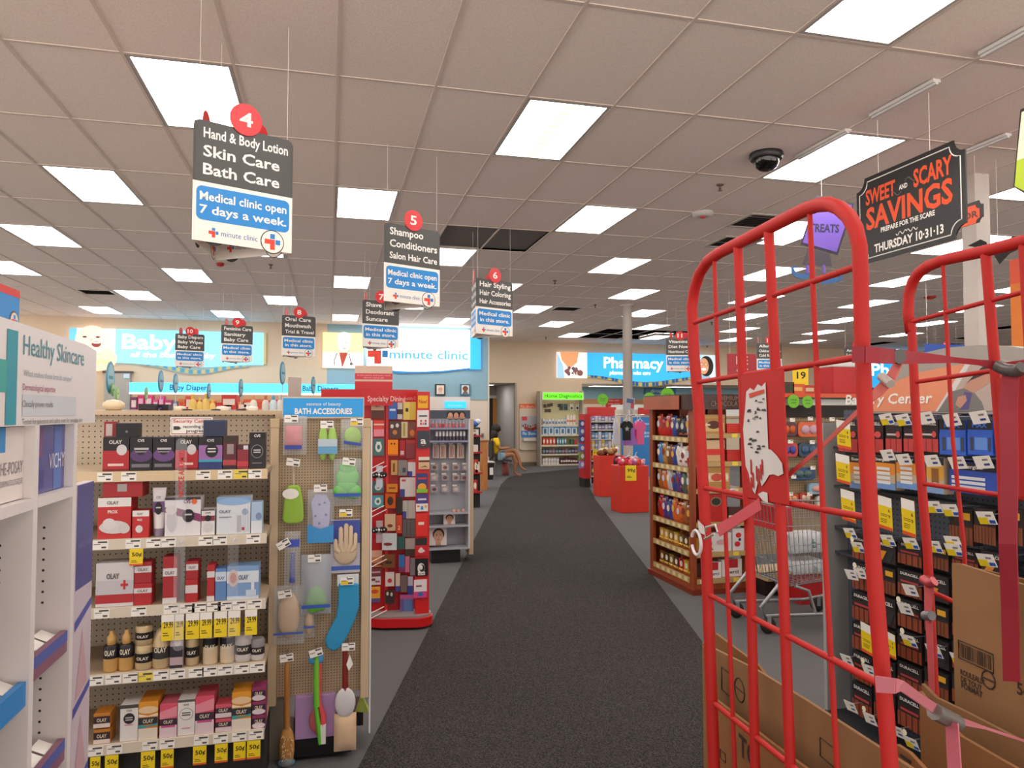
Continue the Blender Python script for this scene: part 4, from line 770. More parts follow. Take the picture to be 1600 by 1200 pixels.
# ================================================================== bath accessories panel at the gondola end
BY = 3.72; fH = Fr((0, BY), 0); hx = lambda u, v=870: fH.px(u, v)[0]; hz = lambda v, u=500: fH.px(u, v)[1]
BP = thing('bath_display', 'tall beige pegboard panel hung with bath accessories', 'display panel', fH, hx(427), 0, 0)
ox = hx(427); w = hx(571) - ox; zt = hz(654); zb = hz(1087)
b = MB(); b.box(0, .03, zb, w, .045, zt, pegboard('#b39c7f', .0135, .2, '#4a4038')); b.build('pegboard', BP)
for x in (-.02, w - .02):
    b = MB(); b.box(x, -.005, zb - .03, x + .04, .05, zt - .02, BEI); b.box(x - .002, -.007, zt - .045, x + .042, .052, zt, M('#c4aa86', .4)); b.build('post', BP, bev=.003)
b = MB(); b.box(w + .022, .0, .1, w + .03, .06, zt - .01, M('#d9dadd', .4)); b.build('edge_strip', BP)
b = MB(); b.box(-.02, .05, .0, .08, .075, zb, M('#85796c', .5)); b.box(.08, .05, .3, w, .07, zb, M('#9a8a74', .5)); b.build('back_panel', BP)
b = MB(); b.box(.07, .0, .02, w - .06, .3, .1, M('#141316', .35)); b.box(.1, .1, .1, w + .0, .3, .17, M('#141316', .4)); b.build('foot', BP)
r = thing('bath_sign', 'bright blue bath accessories sign on top of the pegboard panel', 'sign', fH, hx(441, 638), .0, zt + .002); ws = hx(569, 638) - hx(441, 638); hs = hz(621) - zt
b = MB(); b.box(0, 0, 0, ws, .012, hs, M('#cfc4ae', .5)); b.rect(.004, .006, ws - .004, hs - .006, M('#1f9be4', .4), -.001); b.build('board', r)
t = MB(); t.text('essence of beauty', ws / 2, hs * .6, hs * .16, PAPER, w=ws * .42, y=-.002); t.text('BATH ACCESSORIES', ws / 2, hs * .2, hs * .27, PAPER, w=ws * .7, bold=True, y=-.002); t.build('lettering', r)
def hook(u, v, yel=False, rot=0):                         # peg hook with its shelf label, a part of the panel
    x, z = hx(u, v) - ox, hz(v, u); b = MB(); b.tube([(x, .03, z + .012), (x, -.055, z + .01), (x, -.06, z + .02)], .0022, M('#c9c9cc', .25, metal=.7), 5); ho = b.build('hook', BP)
    b = MB(); b.mx = Matrix.Translation((x, -.058, z)) @ Matrix.Rotation(rot, 4, 'Y'); b.box(-.031, 0, -.018, .031, .001, .018, PAPER); 
    if yel: b.rect(-.029, -.016, .005, .002, M('#ecc832'), -.0006)
    b.rect(.0, .008, .026, .014, M('#4a4644'), -.0006); b.rect(.004, -.014, .026, -.006, M('#4a4644'), -.0006); b.rect(-.027, .0, -.004, .004, M('#8a8684'), -.0006); b.build('price_tag', ho)
for a in ((456, 654), (511, 663), (557, 659, True), (459, 721, False, .15), (501, 761), (545, 720, False, .1), (540, 799, True), (444, 847, False, -.5), (492, 869), (446, 924, False, -.1), (542, 904, True), (449, 1022, False, -.1), (494, 1014, False, -.25), (544, 1005)): hook(*a)
def hang(name, label, u, v, cat, y=-.012): return thing(name, label, cat, fH, hx(u, v), y, hz(v, u)), (lambda a, c: (fH.px(a, c)[0] - hx(u, v), fH.px(a, c)[1] - hz(v, u)))
def bag(r, q, u0, v0, u1, v1, t=.012, card=None, m=None):
    (x0, z1), (x1, z0) = q(u0, v0), q(u1, v1); b = MB(); b.pillow(x0, z0, x1, z1, t, m or FILM); return b.build('clear_bag', r), (x0, z0, x1, z1)
r, q = hang('bath_sponge', 'pink bath sponge in a clear bag with blue band', 461, 709, 'sponge'); bag(r, q, 443, 650, 479, 710, .03)
(x0, z1), (x1, z0) = q(446, 665), q(472, 702); b = MB(); b.pillow(x0, z0, x1, z1, .022, M('#d97a80', .8), 8); b.build('sponge', r); b = MB(); b.rect(x0, z0 + .002, x1, z0 + .022, M('#3a4aa8'), -.032); b.build('band', r)
r, q = hang('bath_sponge', 'lime green double sponge with blue wave wrapper', 512, 719, 'sponge'); (x0, z1), (x1, z0) = q(498, 665), q(526, 719)
b = MB(); b.ell(((x0 * 3 + x1) / 4, -.008, (z0 + z1) / 2), ((x1 - x0) * .26, .02, (z1 - z0) / 2), M('#a8cf6a', .8)); b.ell(((x0 + x1 * 3) / 4, -.008, (z0 + z1) / 2), ((x1 - x0) * .26, .02, (z1 - z0) / 2), M('#a8cf6a', .8)); b.build('sponge', r)
b = MB(); zm, hh = z0 + (z1 - z0) * .2, (z1 - z0) * .42; b.box(x0 - .002, -.03, zm, x1 + .002, .015, zm + hh, M('#5fa0cc', .4)); b.rect(x0 - .001, zm + hh * .5, x1 + .001, zm + hh, M('#b9c9d6', .4), -.0305); b.build('wrapper', r)
r, q = hang('bath_sponge', 'round lime green sponge in a tilted clear bag', 549, 700, 'sponge'); bag(r, q, 533, 655, 567, 703, .03); (x0, z1), (x1, z0) = q(537, 667), q(564, 697)
b = MB(); b.ell(((x0 + x1) / 2, -.008, (z0 + z1) / 2), ((x1 - x0) / 2, .016, (z1 - z0) / 2), M('#9cc83c', .8)); b.build('sponge', r); b = MB(); b.poly([(x0, z0 + .03), (x1, z0 + .016), (x1, z0 + .002), (x0, z0 + .014)], M('#3a4aa8'), -.032); b.build('band', r)
r, q = hang('bath_mitt', 'green terry bath mitt hanging by a white loop', 459, 815, 'bath mitt'); (x0, z1), (x1, z0) = q(442, 758), q(475, 816); wq, hq = x1 - x0, z1 - z0
b = MB(); b.slab([(x0 + wq * a, z0 + hq * c) for a, c in ((.0, .12), (.08, .02), (.3, -.01), (.7, -.01), (.93, .03), (1, .15), (.96, .5), (.86, .85), (.75, 1), (.25, 1), (.14, .85), (.05, .5))], -.016, .008, M('#98c048', .9)); b.build('mitt', r, bev=.008)
b = MB(); b.disc(x0 + wq * .38, z0 + hq * .78, wq * .38, PAPER, -.018, rz=hq * .14); b.build('oval_tag', r); b = MB(); c = q(459, 727); b.tube([(c[0], -.006, c[1]), (c[0] + .002, -.006, z1)], .0016, STRING, 5); b.build('loop', r)
r, q = hang('bath_slipper', 'lavender dotted slippers in a clear bag with blue wave print', 501, 845, 'slippers'); _, (x0, z0, x1, z1) = bag(r, q, 481, 765, 521, 845, .03)
wq, hq = x1 - x0, z1 - z0; b = MB(); b.slab([(x0 + wq * a, z0 + hq * c) for a, c in ((.16, .1), (.4, .02), (.75, .08), (.85, .4), (.86, .75), (.7, .9), (.3, .92), (.12, .75), (.2, .45))], -.012, .004, M('#b6b4da', .8)); 
for a, c in ((.45, .72), (.3, .5), (.7, .52), (.45, .36), (.65, .75)): b.disc(x0 + wq * a, z0 + hq * c, .006, M('#5a5a9a'), -.0125)
b.build('slipper', r, bev=.004); b = MB(); b.poly([(x0, z0), (x1, z0), (x1, z0 + hq * .34), (x0 + wq * .5, z0 + hq * .26), (x0, z0 + hq * .36)], M('#2f8fd0', .4), -.031); b.build('wave_print', r)
r, q = hang('bath_pouf', 'bright green net pouf in a clear bag with blue band', 543, 789, 'bath pouf'); _, (x0, z0, x1, z1) = bag(r, q, 521, 717, 564, 789, .05); b = MB(); cx = (x0 + x1) / 2
for (a, c, s) in ((0, .6, .5), (-.2, .32, .36), (.2, .3, .36), (0, .8, .36), (-.02, .42, .45)): b.ell((cx + a * (x1 - x0), -.012, z0 + (z1 - z0) * c), ((x1 - x0) * s * .85, .022, (z1 - z0) * s * .45), M('#6cc45a', .8), 12, 8)
b.build('pouf', r); b = MB(); b.rect(x0 + .004, z0 + .05, x1 - .004, z0 + .066, M('#2f55b4'), -.052); b.build('band', r)
def glove(pts, label, u, v):
    pass
r, q = hang('bath_gloves', 'pair of beige bath gloves on a blue card', 540, 893, 'gloves'); (x0, z1), (x1, z0) = q(517, 812), q(562, 893); wq, hq = x1 - x0, z1 - z0
b = MB(); b.box(x0, 0, z0, x1, .004, z1, M('#b8b3bf', .5)); b.rect(x0, z0 + hq * .55, x1, z1 - .004, M('#3f4fa6'), -.0005); b.rect(x0, z0 + hq * .05, x1, z0 + hq * .13, M('#3f5fb4'), -.0006); b.build('card', r)
GLV = M('#cbb59a', .85); b = MB(); b.ell((x0 + wq * .5, -.008, z0 + hq * .38), (wq * .4, .012, hq * .22), GLV)
b.build('palm', r)
for a, c, tip, rad in ((.16, .46, .62, .075), (.34, .52, .84, .08), (.52, .54, .9, .08), (.68, .53, .86, .075), (.84, .48, .72, .068)): b = MB(); b.tube([(x0 + wq * (a * .6 + .2), -.01, z0 + hq * .4), (x0 + wq * a, -.01, z0 + hq * c), (x0 + wq * a, -.01, z0 + hq * tip), (x0 + wq * a, -.01, z0 + hq * (tip + .03))], [wq * rad * 1.2, wq * rad * 1.1, wq * rad, wq * rad * .4], GLV, 9); b.build('finger', r)
r, q = hang('bath_brush', 'blue long bath brush in a narrow clear bag', 458, 914, 'bath brush'); _, (x0, z0, x1, z1) = bag(r, q, 445, 830, 469, 914, .03); b = MB(); cx = (x0 + x1) / 2; b.tube([(cx + .002, -.01, z1 - .1), (cx, -.01, z0 + .02)], [.009, .014], M('#4a54a8', .4), 8); b.build('handle', r)
b = MB(); b.rect(x0 + .004, z1 - .07, x1 - .004, z1 - .035, M('#3f55c0'), -.03); b.build('band', r)
r, q = hang('bath_pouf', 'green pouf low in a long frosted bag', 493, 956, 'bath pouf', -.02); _, (x0, z0, x1, z1) = bag(r, q, 471, 866, 517, 956, .05, m=M('#c9cfdc', .2, 0, 0, .45)); b = MB(); cx = (x0 + x1) / 2
for a, c, s in ((0, .3, .3), (-.1, .18, .25), (.12, .2, .25)): b.ell((cx + a * (x1 - x0), -.015, z0 + (z1 - z0) * c), ((x1 - x0) * s, .02, (z1 - z0) * s * .6), M('#7ed04a', .8), 12, 8)
b.build('pouf', r); b = MB(); b.rect(x0 + .004, z0 + .04, x1 - .004, z0 + .056, M('#2f55b4'), -.052); b.build('band', r)
for k, (u0, v0, u1, v1, lab) in enumerate(((428, 915, 475, 1003, 'oval beige loofah in a clear bag with blue line'), (474, 950, 492, 995, 'beige loofah bag half hidden behind another'))):
    r, q = hang('loofah', lab, (u0 + u1) / 2, v1, 'loofah', -.015 if k == 0 else -.005); _, (x0, z0, x1, z1) = bag(r, q, u0, v0, u1, v1, .035); b = MB(); b.ell(((x0 + x1) / 2, -.008, (z0 + z1) / 2), ((x1 - x0) * .36, .02, (z1 - z0) * .4), M('#cda67c', .85)); b.build('pad', r); b = MB(); b.rect(x0 + .003, z0 + .055, x1 - .003, z0 + .065, M('#3f5fb4'), -.037); b.build('band', r)
r, q = hang('spa_sock', 'bright blue spa sock hanging from its clear header', 535, 1012, 'sock', -.02)
S = [q(u, v) for u, v in ((529, 909), (560, 909), (561, 945), (554, 966), (543, 990), (532, 1008), (521, 1014), (511, 1009), (508, 997), (513, 984), (525, 962), (528, 940))]
b = MB(); b.slab(S[::-1], -.022, .008, M('#2f93c4', .85)); b.build('sock', r, bev=.008); (x0, z1), (x1, z0) = q(527, 896), q(560, 912); b = MB(); b.box(x0, -.012, z0, x1, -.01, z1, M('#d9dde0', .3)); b.build('header_card', r)
def brush(label, u, v0, v1, v2, hw, col, bris, name='bath_brush'):
    r, q = hang(name, label, u, v2, 'bath brush', -.03); a, c, e = q(u, v0), q(u, v1), q(u, v2)
    b = MB(); b.tube([(a[0], 0, a[1]), (a[0], 0, a[1] - .02), (c[0], 0, c[1] + .02), (c[0], 0, c[1])], [.009, .012, .014, .016], col, 8); b.build('handle', r); return r, q, c, e
WD = wood('#a86a30', '#c98a48')
r, q, c, e = brush('wooden bath brush with bristly oval head in clear wrap', 449, 1032, 1132, 1196, .03, WD, 0); hh = c[1] - e[1]
b = MB(); b.ell((c[0], 0, e[1] + hh * .5), (.036, .016, hh * .54), M('#c08848', .5)); b.build('head', r)
b = MB()
for i in range(40): a = R.uniform(-.024, .024); z = e[1] + hh * R.uniform(.2, .82); b.tube([(a, -.012, z), (a * 1.1, -.026, z)], .0022, M('#e8d2a8', .5), 4)
b.build('bristles', r); b = MB(); b.ell((c[0], -.006, e[1] + hh * .16), (.04, .02, .022), M('#7fa6bc', .2, 0, 0, .45)); b.build('wrap_end', r)
r, q, c, e = brush('green and pink curved back brush with white bristles', 495, 1020, 1100, 1158, .02, M('#7ac23a', .35), 0)
P3 = [q(u, v) for u, v in ((494, 1020), (493, 1060), (493, 1095), (497, 1125), (500, 1158))]; b = MB(); b.tube([(p[0], -.004, p[1]) for p in P3], [.009, .009, .01, .012, .008], M('#6cc43a', .3), 8); b.build('back', r)
P4 = [q(u, v) for u, v in ((500, 1030), (499, 1070), (499, 1095), (505, 1115), (503, 1150))]; b = MB(); b.tube([(p[0], .006, p[1]) for p in P4], [.009, .01, .01, .016, .012], M('#e0545a', .3), 8); b.build('grip', r)
(x0, z1), (x1, z0) = q(501, 1128), q(509, 1157); b = MB(); b.box(x0, -.008, z0, x1, .008, z1, M('#dfe0da', .7)); b.build('bristles', r); (x0, z1), (x1, z0) = q(483, 1105), q(509, 1143); b = MB(); b.ell(((x0 + x1) / 2, .02, (z0 + z1) / 2), ((x1 - x0) / 2, .01, (z1 - z0) / 2), M('#d06a6c', .4)); b.build('pink_head', r)
(x0, z1), (x1, z0) = q(481, 1019), q(507, 1034); b = MB(); b.ell(((x0 * 2 + x1) / 3, .004, (z0 + z1) / 2), ((x1 - x0) * .3, .012, (z1 - z0) / 2), M('#4a9acc', .6)); b.ell(((x0 + x1 * 2) / 3, .004, (z0 + z1) / 2), ((x1 - x0) * .3, .012, (z1 - z0) / 2), M('#4a9acc', .6)); b.build('bow', r)
r, q, c, e = brush('dark red handled brush with white oval pad and beige cloth', 539, 1008, 1075, 1166, .02, M('#7e1e18', .4), 0)
(x0, z1), (x1, z0) = q(523, 1071), q(555, 1115); b = MB(); b.ell(((x0 + x1) / 2, -.008, (z0 + z1) / 2), ((x1 - x0) / 2, .012, (z1 - z0) / 2), M('#d6d2d4', .5), 18); b.build('oval_pad', r); (x0, z1), (x1, z0) = q(522, 1112), q(556, 1167); b = MB(); b.pillow(x0, z0, x1, z1, .03, M('#d9b998', .8), 8); b.build('cloth', r)
(x0, z1), (x1, z0) = q(541, 1018), q(551, 1043); b = MB(); b.slab([((x0 + x1) / 2 - .004, z0), (x1, z0 + .03), ((x0 + x1) / 2, z1), (x0, z0 + .03)], -.014, -.012, PAPER); b.build('tag', r)
zf = .1; carton('lilac box standing at the foot of the bath panel', fH, hx(461, 1107), hx(524, 1107), .101, hz(1086) - .101, .04, '#b48fc0', [], 'lilac_box', 'box', .004, bev=.004)
(x0, z0) = fH.px(556, 1117); r = tag(MB().add([(0, 0, 0), (.066, -.03, 0), (.07, .05, .0), (.01, .06, 0), (.03, .02, .085)], [(0, 1, 4), (1, 2, 4), (2, 3, 4), (3, 0, 4), (3, 2, 1, 0)], M('#9aa84a', .5)).build('pyramid_box', fr=fH, loc=fH.W(hx(556, 1105), .1, .171)), 'small olive green pyramid box behind the panel foot', 'box')

# ================================================================== things on top of the gondola and the gondola behind it
GT = ztop + .021; f4 = Fr((0, GB + .05), 0)
def on_top(name, label, u0, u1, v0, col, items=(), d=.1, fr=f4, z=GT, cat='box', y=0.0):
    x0, x1 = fr.px(u0, 640, y)[0], fr.px(u1, 640, y)[0]; h = max(fr.px((u0 + u1) / 2, v0, y)[1] - z, .012); return carton(label, fr, x0, x1, z, h, d, col, items, name, cat, y)
on_top('dryer_box', 'black box with purple print on the gondola top', 216, 240, 631, '#1d1b22'); on_top('dryer_box', 'black and purple box lying on the gondola top', 236, 263, 632, '#221d2a', [('r', .2, .2, .6, .5, '#6a4a9a'), ('r', .3, .05, .5, .2, '#d8d4da')], y=-.02 + .13)
x = f4.px(172, 640)[0]; lab_jar('round cream coloured bundle on the gondola top by the door', f4, x, GT, [([(.03, 0), (.05, .015), (.05, .035), (.03, .05), (.001, .055)], '#d9c7a8')], 'bath_pillow', 'pillow', .06)
for u, c, lab in ((278, '#e3d6bc', 'small cream tub on the gondola top'), (345, '#e6ded0', 'white round tub on the gondola top above the notice'), (392, '#e9e2d6', 'flat white oval tub near the gondola end')): lab_jar(lab, f4, f4.px(u, 640)[0], GT, [([(.028, 0), (.03, .012), (.027, .02), (.001, .023)], c)], 'tub', 'tub', .05)
for u in (291, 336, 375): lab_jar('flat black compact lying on the gondola top', f4, f4.px(u, 640)[0], GT, [([(.024, 0), (.025, .006), (.001, .008)], '#1d1b1e')], 'compact', 'compact', .03)
f6 = Fr((0, 6.4), 0); G2T = 1.655
r = thing('rear_gondola', 'shelving gondola behind the skin care gondola', 'shelving', f6, 0, 0, 0); xa, xb2 = -3.2, .2
b = MB(); b.box(xa, 0, .1, xb2, .02, G2T - .02, PB1); b.build('pegboard', r); b = MB(); b.box(xa, -.02, G2T - .02, xb2, .5, G2T, BEI); b.build('top_cap', r); b = MB(); b.box(xa, -.02, 0, xb2, .5, .1, M('#5a5048', .5)); b.build('base_deck', r)
b = MB(); b.box(xa, .02, G2T, xb2 - .1, .025, G2T + .045, M('#dfe6ea', .1, 0, 0, .3)); b.build('clear_lip', r)
def bott(u, v0, hw, body, cap, label, cat='bottle', y=.1, name='bottle'):
    x = f6.px(u, 630, y)[0]; h = f6.px(u, v0, y)[1] - G2T
    lab_jar(label, f6, x, G2T, [([(hw * .9, 0), (hw, .01), (hw, h * .55), (hw * .8, h * .7), (hw * .4, h * .78)], body), ([(hw * .42, h * .78), (hw * .45, h), (hw * .2, h)], cap)], name, cat, y, n=12, sy=.7)
for u, v0, hw in ((301, 616, .032), (312, 621, .026), (322, 615, .03), (332, 624, .026)): bott(u, v0, hw, '#e6c26a', '#d9a83a', 'yellow baby shampoo bottle on the gondola behind')
for u, c, k in ((415, '#d8d4c8', '#c05a2a'), (427, '#cfe0e6', '#3a9ac0'), (438, '#d6d4d0', '#b0b0b0'), (396, '#e6e0d4', '#d88a5a')): bott(u, 618, .03, c, k, 'white bottle with %s cap on the gondola behind' % {'#c05a2a': 'brown', '#3a9ac0': 'blue', '#b0b0b0': 'grey', '#d88a5a': 'orange'}[k])
for u0, u1, v0, c, n in ((346, 369, 617, '#c83a34', 'red'), (372, 386, 628, '#e07a4a', 'orange'), (380, 393, 624, '#e8603a', 'bright orange'), (352, 362, 632, '#e6e2de', 'white')): on_top('baby_box', '%s baby care box on the gondola behind' % n, u0, u1, v0, c, [('r', .1, .5, .9, .8, '#e9d9d0')], .12, f6, G2T, y=.2)
# round shelf flags seen nearly edge on
for u, v0, v1, c, lab in ((173, 567, 613, '#3f93a8', 'large blue-green oval shelf flag nearest the white display'), (177, 600, 618, '#7ab05a', 'small green shelf flag below the large blue-green one'), (184, 605, 625, '#7fb85a', 'small green shelf flag before the grey door'), (229, 606, 624, '#86b47a', 'small green shelf flag left of the diaper sign'), (252, 580, 611, '#3f86b0', 'blue oval shelf flag left of the diaper lettering'), (275, 585, 613, '#3f86b0', 'blue oval shelf flag over the diaper lettering'), (327, 600, 622, '#3f7fa8', 'small blue shelf flag right of the diaper lettering'), (377, 593, 619, '#3f7fa8', 'narrow blue shelf flag before the lit diaper sign'), (442, 566, 600, '#2f7fa0', 'blue shelf flag above the bath sign corner'), (490, 589, 615, '#3f86a8', 'thin blue shelf flag above the bath sign')):
    yq = .1; x, zc = f6.px(u, (v0 + v1) / 2, yq); hh = (v1 - v0) / 2 * 6.6 / 1141
    r = thing('shelf_flag', lab, 'flag sign', f6, x, yq, zc, None, math.radians(90 - (14.1 + math.degrees(math.atan((u - 800) / FPX)) + 13)))
    b = MB(); pts = [(hh * .95 * math.cos(a * .2618), hh * math.sin(a * .2618)) for a in range(24)]; b.slab(pts, 0, .006, M(c, .4)); b.slab([(p[0] * .8, p[1] * .8) for p in pts], -.002, 0, M('#8fc0cc' if c[1] == '3' or c[1] == '2' else '#b9d89a', .4)); b.rect(-hh * .5, -hh * .1, hh * .5, hh * .1, M(c), -.003); b.build('disc', r); b = MB(); b.tube([(0, .003, -hh), (0, .003, G2T - zc)], .003, M('#c9ccd0', .3), 5); b.build('stem', r)
r = thing('shelf_card', 'white card sign standing edge on above the bath sign', 'sign', f6, f6.px(449, 600)[0], .2, G2T, None, math.radians(60)); b = MB(); b.box(0, 0, 0, .2, .006, .33, M('#d9c9c2', .4)); b.build('card', r)

# ================================================================== baby wall at the back
f9 = Fr((0, 18.6), 0); z0 = f9.px(380, 614)[1]; z1 = f9.px(380, 599)[1]; xa, xb3 = f9.px(203, 606)[0], f9.px(560, 606)[0]
r = thing('baby_shelving', 'lit wall shelving with long cyan diaper header along the back wall', 'shelving', f9, 0, 0, 0)
b = MB(); b.box(xa, -.05, z0, xb3, .1, z1, glow('#55c8f0', 1.0)); b.box(xa, -.06, z0 - .04, xb3, .1, z0, glow('#e8f6fa', 1.4)); hb = b.build('header', r)
t = MB()
for u0, u1 in ((266, 328), (473, 529)): a = f9.px(u0, 607)[0]; c = f9.px(u1, 607)[0]; t.text('Baby Diapers', a, z0 + .06, .13, M('#1f6fa4'), w=c - a, al='l', bold=True, y=-.052)
t.build('lettering', hb); b = MB(); b.box(xa, .45, 0, xb3, .5, z0, M('#e0a878', .6)); b.build('back_panel', r)
for zz in (1.55, 1.1, .65, .2): b = MB(); b.box(xa, 0, zz - .03, xb3, .45, zz, BEI); b.build('shelf', r)
cols = ['#7a3a5a', '#c8326a', '#d8407a', '#e0559a', '#e0559a', '#c83a7a', '#5a7aa0', '#e07a3a', '#d8402a', '#c83a30', '#d8502a', '#e0703a', '#c82a3a', '#e8a080', '#d84a3a', '#d8c0b0', '#c83a4a', '#e06a4a']
u = 203
for k in range(28):
    wd = R.choice([11, 13, 9, 15]); c = cols[min(k, 17)] if k < 18 else R.choice(cols)
    a, e = f9.px(u, 630)[0], f9.px(u + wd - 1, 630)[0]; h = f9.px(300, R.uniform(617, 631))[1] - 1.55
    carton('%s diaper pack on the lit wall shelf' % ('pink' if 1 <= k <= 5 else 'red and orange' if k > 6 else 'dark'), f9, a, e, 1.551, h, .25, c, [('r', .15, .5, .85, .85, R.choice(['#e9d2d0', '#f0b0c8', '#d8503a'])), ('b', 0, .15, R.choice(['#8a2a4a', '#e8e0da', '#c83a30']))], 'diaper_pack', 'diaper pack', .05); u += wd
q = fW.rc(163, 583, 203, 700); b = MB(); b.box(q[0], -.03, 0, q[2], .05, q[3], M('#a9a6a0', .5)); b.box(q[0] - .05, -.04, q[3], q[2] + .05, .05, q[3] + .05, M('#4a4a4a', .5)); b.box(q[0] + .12, -.08, 1.0, q[0] + .2, -.03, 1.15, M('#2a2a2a', .4)); struct(b.build('door_3', loc=(0, WY - .06, 0)))
flat_sign('exit_card', 'small pale card above the grey back door', fW, (193, 584, 202, 591), '#c3dbe8', [], y=-.05)
for k, (u0, u1, c, f_) in enumerate(((680, 696, '#2a2624', '#e2b294'), (719, 735, '#3f7090', '#7a4a34'))):
    x0, z0, x1, z1 = fW.rc(u0, 600, u1, 618); r = thing('picture_frame', ('dark framed portrait on the clinic wall', 'blue framed portrait of a dark haired person on the clinic wall')[k], 'picture', fW, x0, .0, z0); w, h = x1 - x0, z1 - z0
    b = MB(); b.box(0, 0, 0, w, .05, h, M(c, .4)); b.build('frame', r); b = MB(); b.rect(w * .14, h * .12, w * .86, h * .88, M('#e9ded4'), -.003); b.poly([(w * .2, h * .12), (w * .8, h * .12), (w * .66, h * .36), (w * .34, h * .36)], M('#d8cfd0' if k == 0 else '#6a6a70'), -.004); b.disc(w * .5, h * .54, w * .22, M(f_), -.005, rz=h * .2)
    if k: b.disc(w * .5, h * .6, w * .26, M('#1d1a1a'), -.0045, rz=h * .22)
    for s in (-.08, .08): b.disc(w * (.5 + s), h * .56, w * .03, M('#3a2a24'), -.006, n=8)
    b.build('portrait', r)
# ================================================================== gift card rack
GXY = 5.95; fC = Fr((0, GXY), 0); cx_ = lambda u, v=780, y=0: fC.px(u, v, y)[0]; cz_ = lambda v, u=620, y=0: fC.px(u, v, y)[1]
REDP = M('#c4191f', .4); o0 = cx_(545)
r = GC = thing('gift_card_rack', 'tall red gift card rack with curved base and specialty dining header', 'card rack', fC, o0, 0, 0)
w = cx_(652) - o0; b = MB(); b.box(0, .0, .1, w, .03, cz_(632), M('#b8141c', .4)); b.box(-.25, .02, .1, 0, .05, cz_(632), M('#b8141c', .4)); b.build('back_panel', r)
P5 = [(-.3, .35), (-.3, -.12), (-.05, -.16), (.12, -.13), (.25, -.2)] + [(w - .02 + .13 * math.cos(math.radians(a)), -.12 + .13 * math.sin(math.radians(a))) for a in range(-110, 91, 20)] + [(w + .0, .35)]
b = MB(); b.floorslab(P5, .02, .085, M('#c4151b', .35)); b.floorslab([(p[0] * .97 + .01, p[1] * .92 + .01) for p in P5], .085, .1, M('#8a8280', .5)); b.build('base', r)
b = MB(); hz0, hz1 = cz_(634), cz_(609); n = 10
def hp(t): return (-.22 + (w + .22) * t, -.06 * math.sin(math.pi * t) - .01)
for i in range(n):
    p, q_ = hp(i / n), hp((i + 1) / n); b.add([(p[0], p[1], hz0), (q_[0], q_[1], hz0), (q_[0], q_[1], hz1), (p[0], p[1], hz1)], [(0, 1, 2, 3)], REDP)
hb = b.build('header', r); t = MB(); t.text('Specialty Dining', cx_(602) - o0, hz0 + .035, .042, M('#f0b8b4'), w=.3, bold=True, y=-.075); t.text('Dining', cx_(537) - o0, hz0 + .035, .035, M('#d8908c'), w=.12, y=-.075); t.text('Specialty Dining', cx_(642) - o0, hz0 + .045, .03, M('#e0a09c'), w=.13, y=-.075); t.build('lettering', hb)
yC = -.16; xc0, xc1 = cx_(650, 780, yC) - o0, cx_(671, 780, yC) - o0
b = MB(); b.box(xc0, yC, .1, xc1, yC + .05, cz_(612, 660, yC), M('#d01c20', .4)); b.build('front_column', r)
b = MB(); b.box(cx_(602) - o0, -.03, .1, cx_(606) - o0, 0, cz_(634), M('#d8282c', .4)); b.build('divider', r)
fh0 = cx_(553); r2 = thing('card_holder_sign', 'beige and red notice holder standing on the gift card rack', 'sign', fC, fh0, .0, hz1 + .0); w2 = cx_(612) - fh0; h2 = cz_(572) - hz1
b = MB(); b.box(0, 0, 0, w2, .02, h2, M('#d8bca8', .5)); b.rect(0, h2 * .42, w2, h2 * .68, M('#d0404a'), -.001); b.rect(0, 0, w2, h2 * .34, M('#c42a30'), -.001); b.build('board', r2)
t = MB(); t.text('A new phone and smart cards', w2 / 2, h2 * .57, h2 * .06, M('#f0c8c4'), w=w2 * .9, y=-.002); t.text('choose a great gift', w2 / 2, h2 * .47, h2 * .06, M('#f0c8c4'), w=w2 * .7, y=-.002); t.build('lettering', r2)
def gcard(u0, v0, u1, v1, col, items, lab, y=-.02, tilt=0):
    x0, z0, x1, z1 = fC.rc(u0, v0, u1, v1, y); h = z1 - z0; ww = x1 - x0
    r = thing('gift_card', lab, 'gift card', fC, x0, y, z0, None, tilt); b = MB(); b.box(0, 0, 0, ww, .012, h, M(col, .35)); t = MB(); deco(b, t, ww, h, items); b.build('card', r)
    if t.v: t.build('lettering', r)
cup = [('o', .5, .5, .3, .3, '#d8e0dc'), ('o', .5, .5, .14, .14, '#3a6a62'), ('r', .3, .72, .7, .8, '#e8ece8')]
CA = 'on the left of the rack'
for a in ((580, 628, 600, 654, '#c9a890', [('b', 0, .5, '#5a2f24'), ('t', "BJ'S", .5, .7, .1, '#6a5a54', .6)], 'beige and brown gift card ' + CA), (584, 657, 600, 682, '#d83a2a', [('b', 0, .45, '#e88a9a'), ('b', .7, .8, '#f0c0b0')], 'red and pink gift card ' + CA), (583, 685, 600, 712, '#3f6b66', cup, 'dark green cup gift card, upper ' + CA),
          (582, 752, 600, 770, '#3f6f70', cup, 'dark green cup gift card, middle ' + CA), (582, 774, 599, 793, '#4a98a4', cup, 'teal cup gift card ' + CA), (578, 860, 597, 886, '#c87a4a', [('b', .6, 1, '#d8a088'), ('b', .1, .25, '#8a3a24')], 'orange brown food gift card ' + CA), (578, 888, 596, 900, '#7a3a42', [('r', .1, .4, .9, .6, '#c9a0a0')], 'dark red gift card ' + CA),
          (578, 901, 595, 914, '#d8ccd0', [('r', .1, .5, .5, .8, '#7a2a34'), ('r', .5, .3, .9, .5, '#9a4a5a')], 'pale gift card with dark red words ' + CA), (577, 917, 594, 941, '#e8a02c', [('o', .5, .7, .35, .14, '#c84a2a'), ('b', 0, .25, '#5a4a8a')], 'orange gift card ' + CA)): gcard(*a)
CB = 'of the rack pockets'
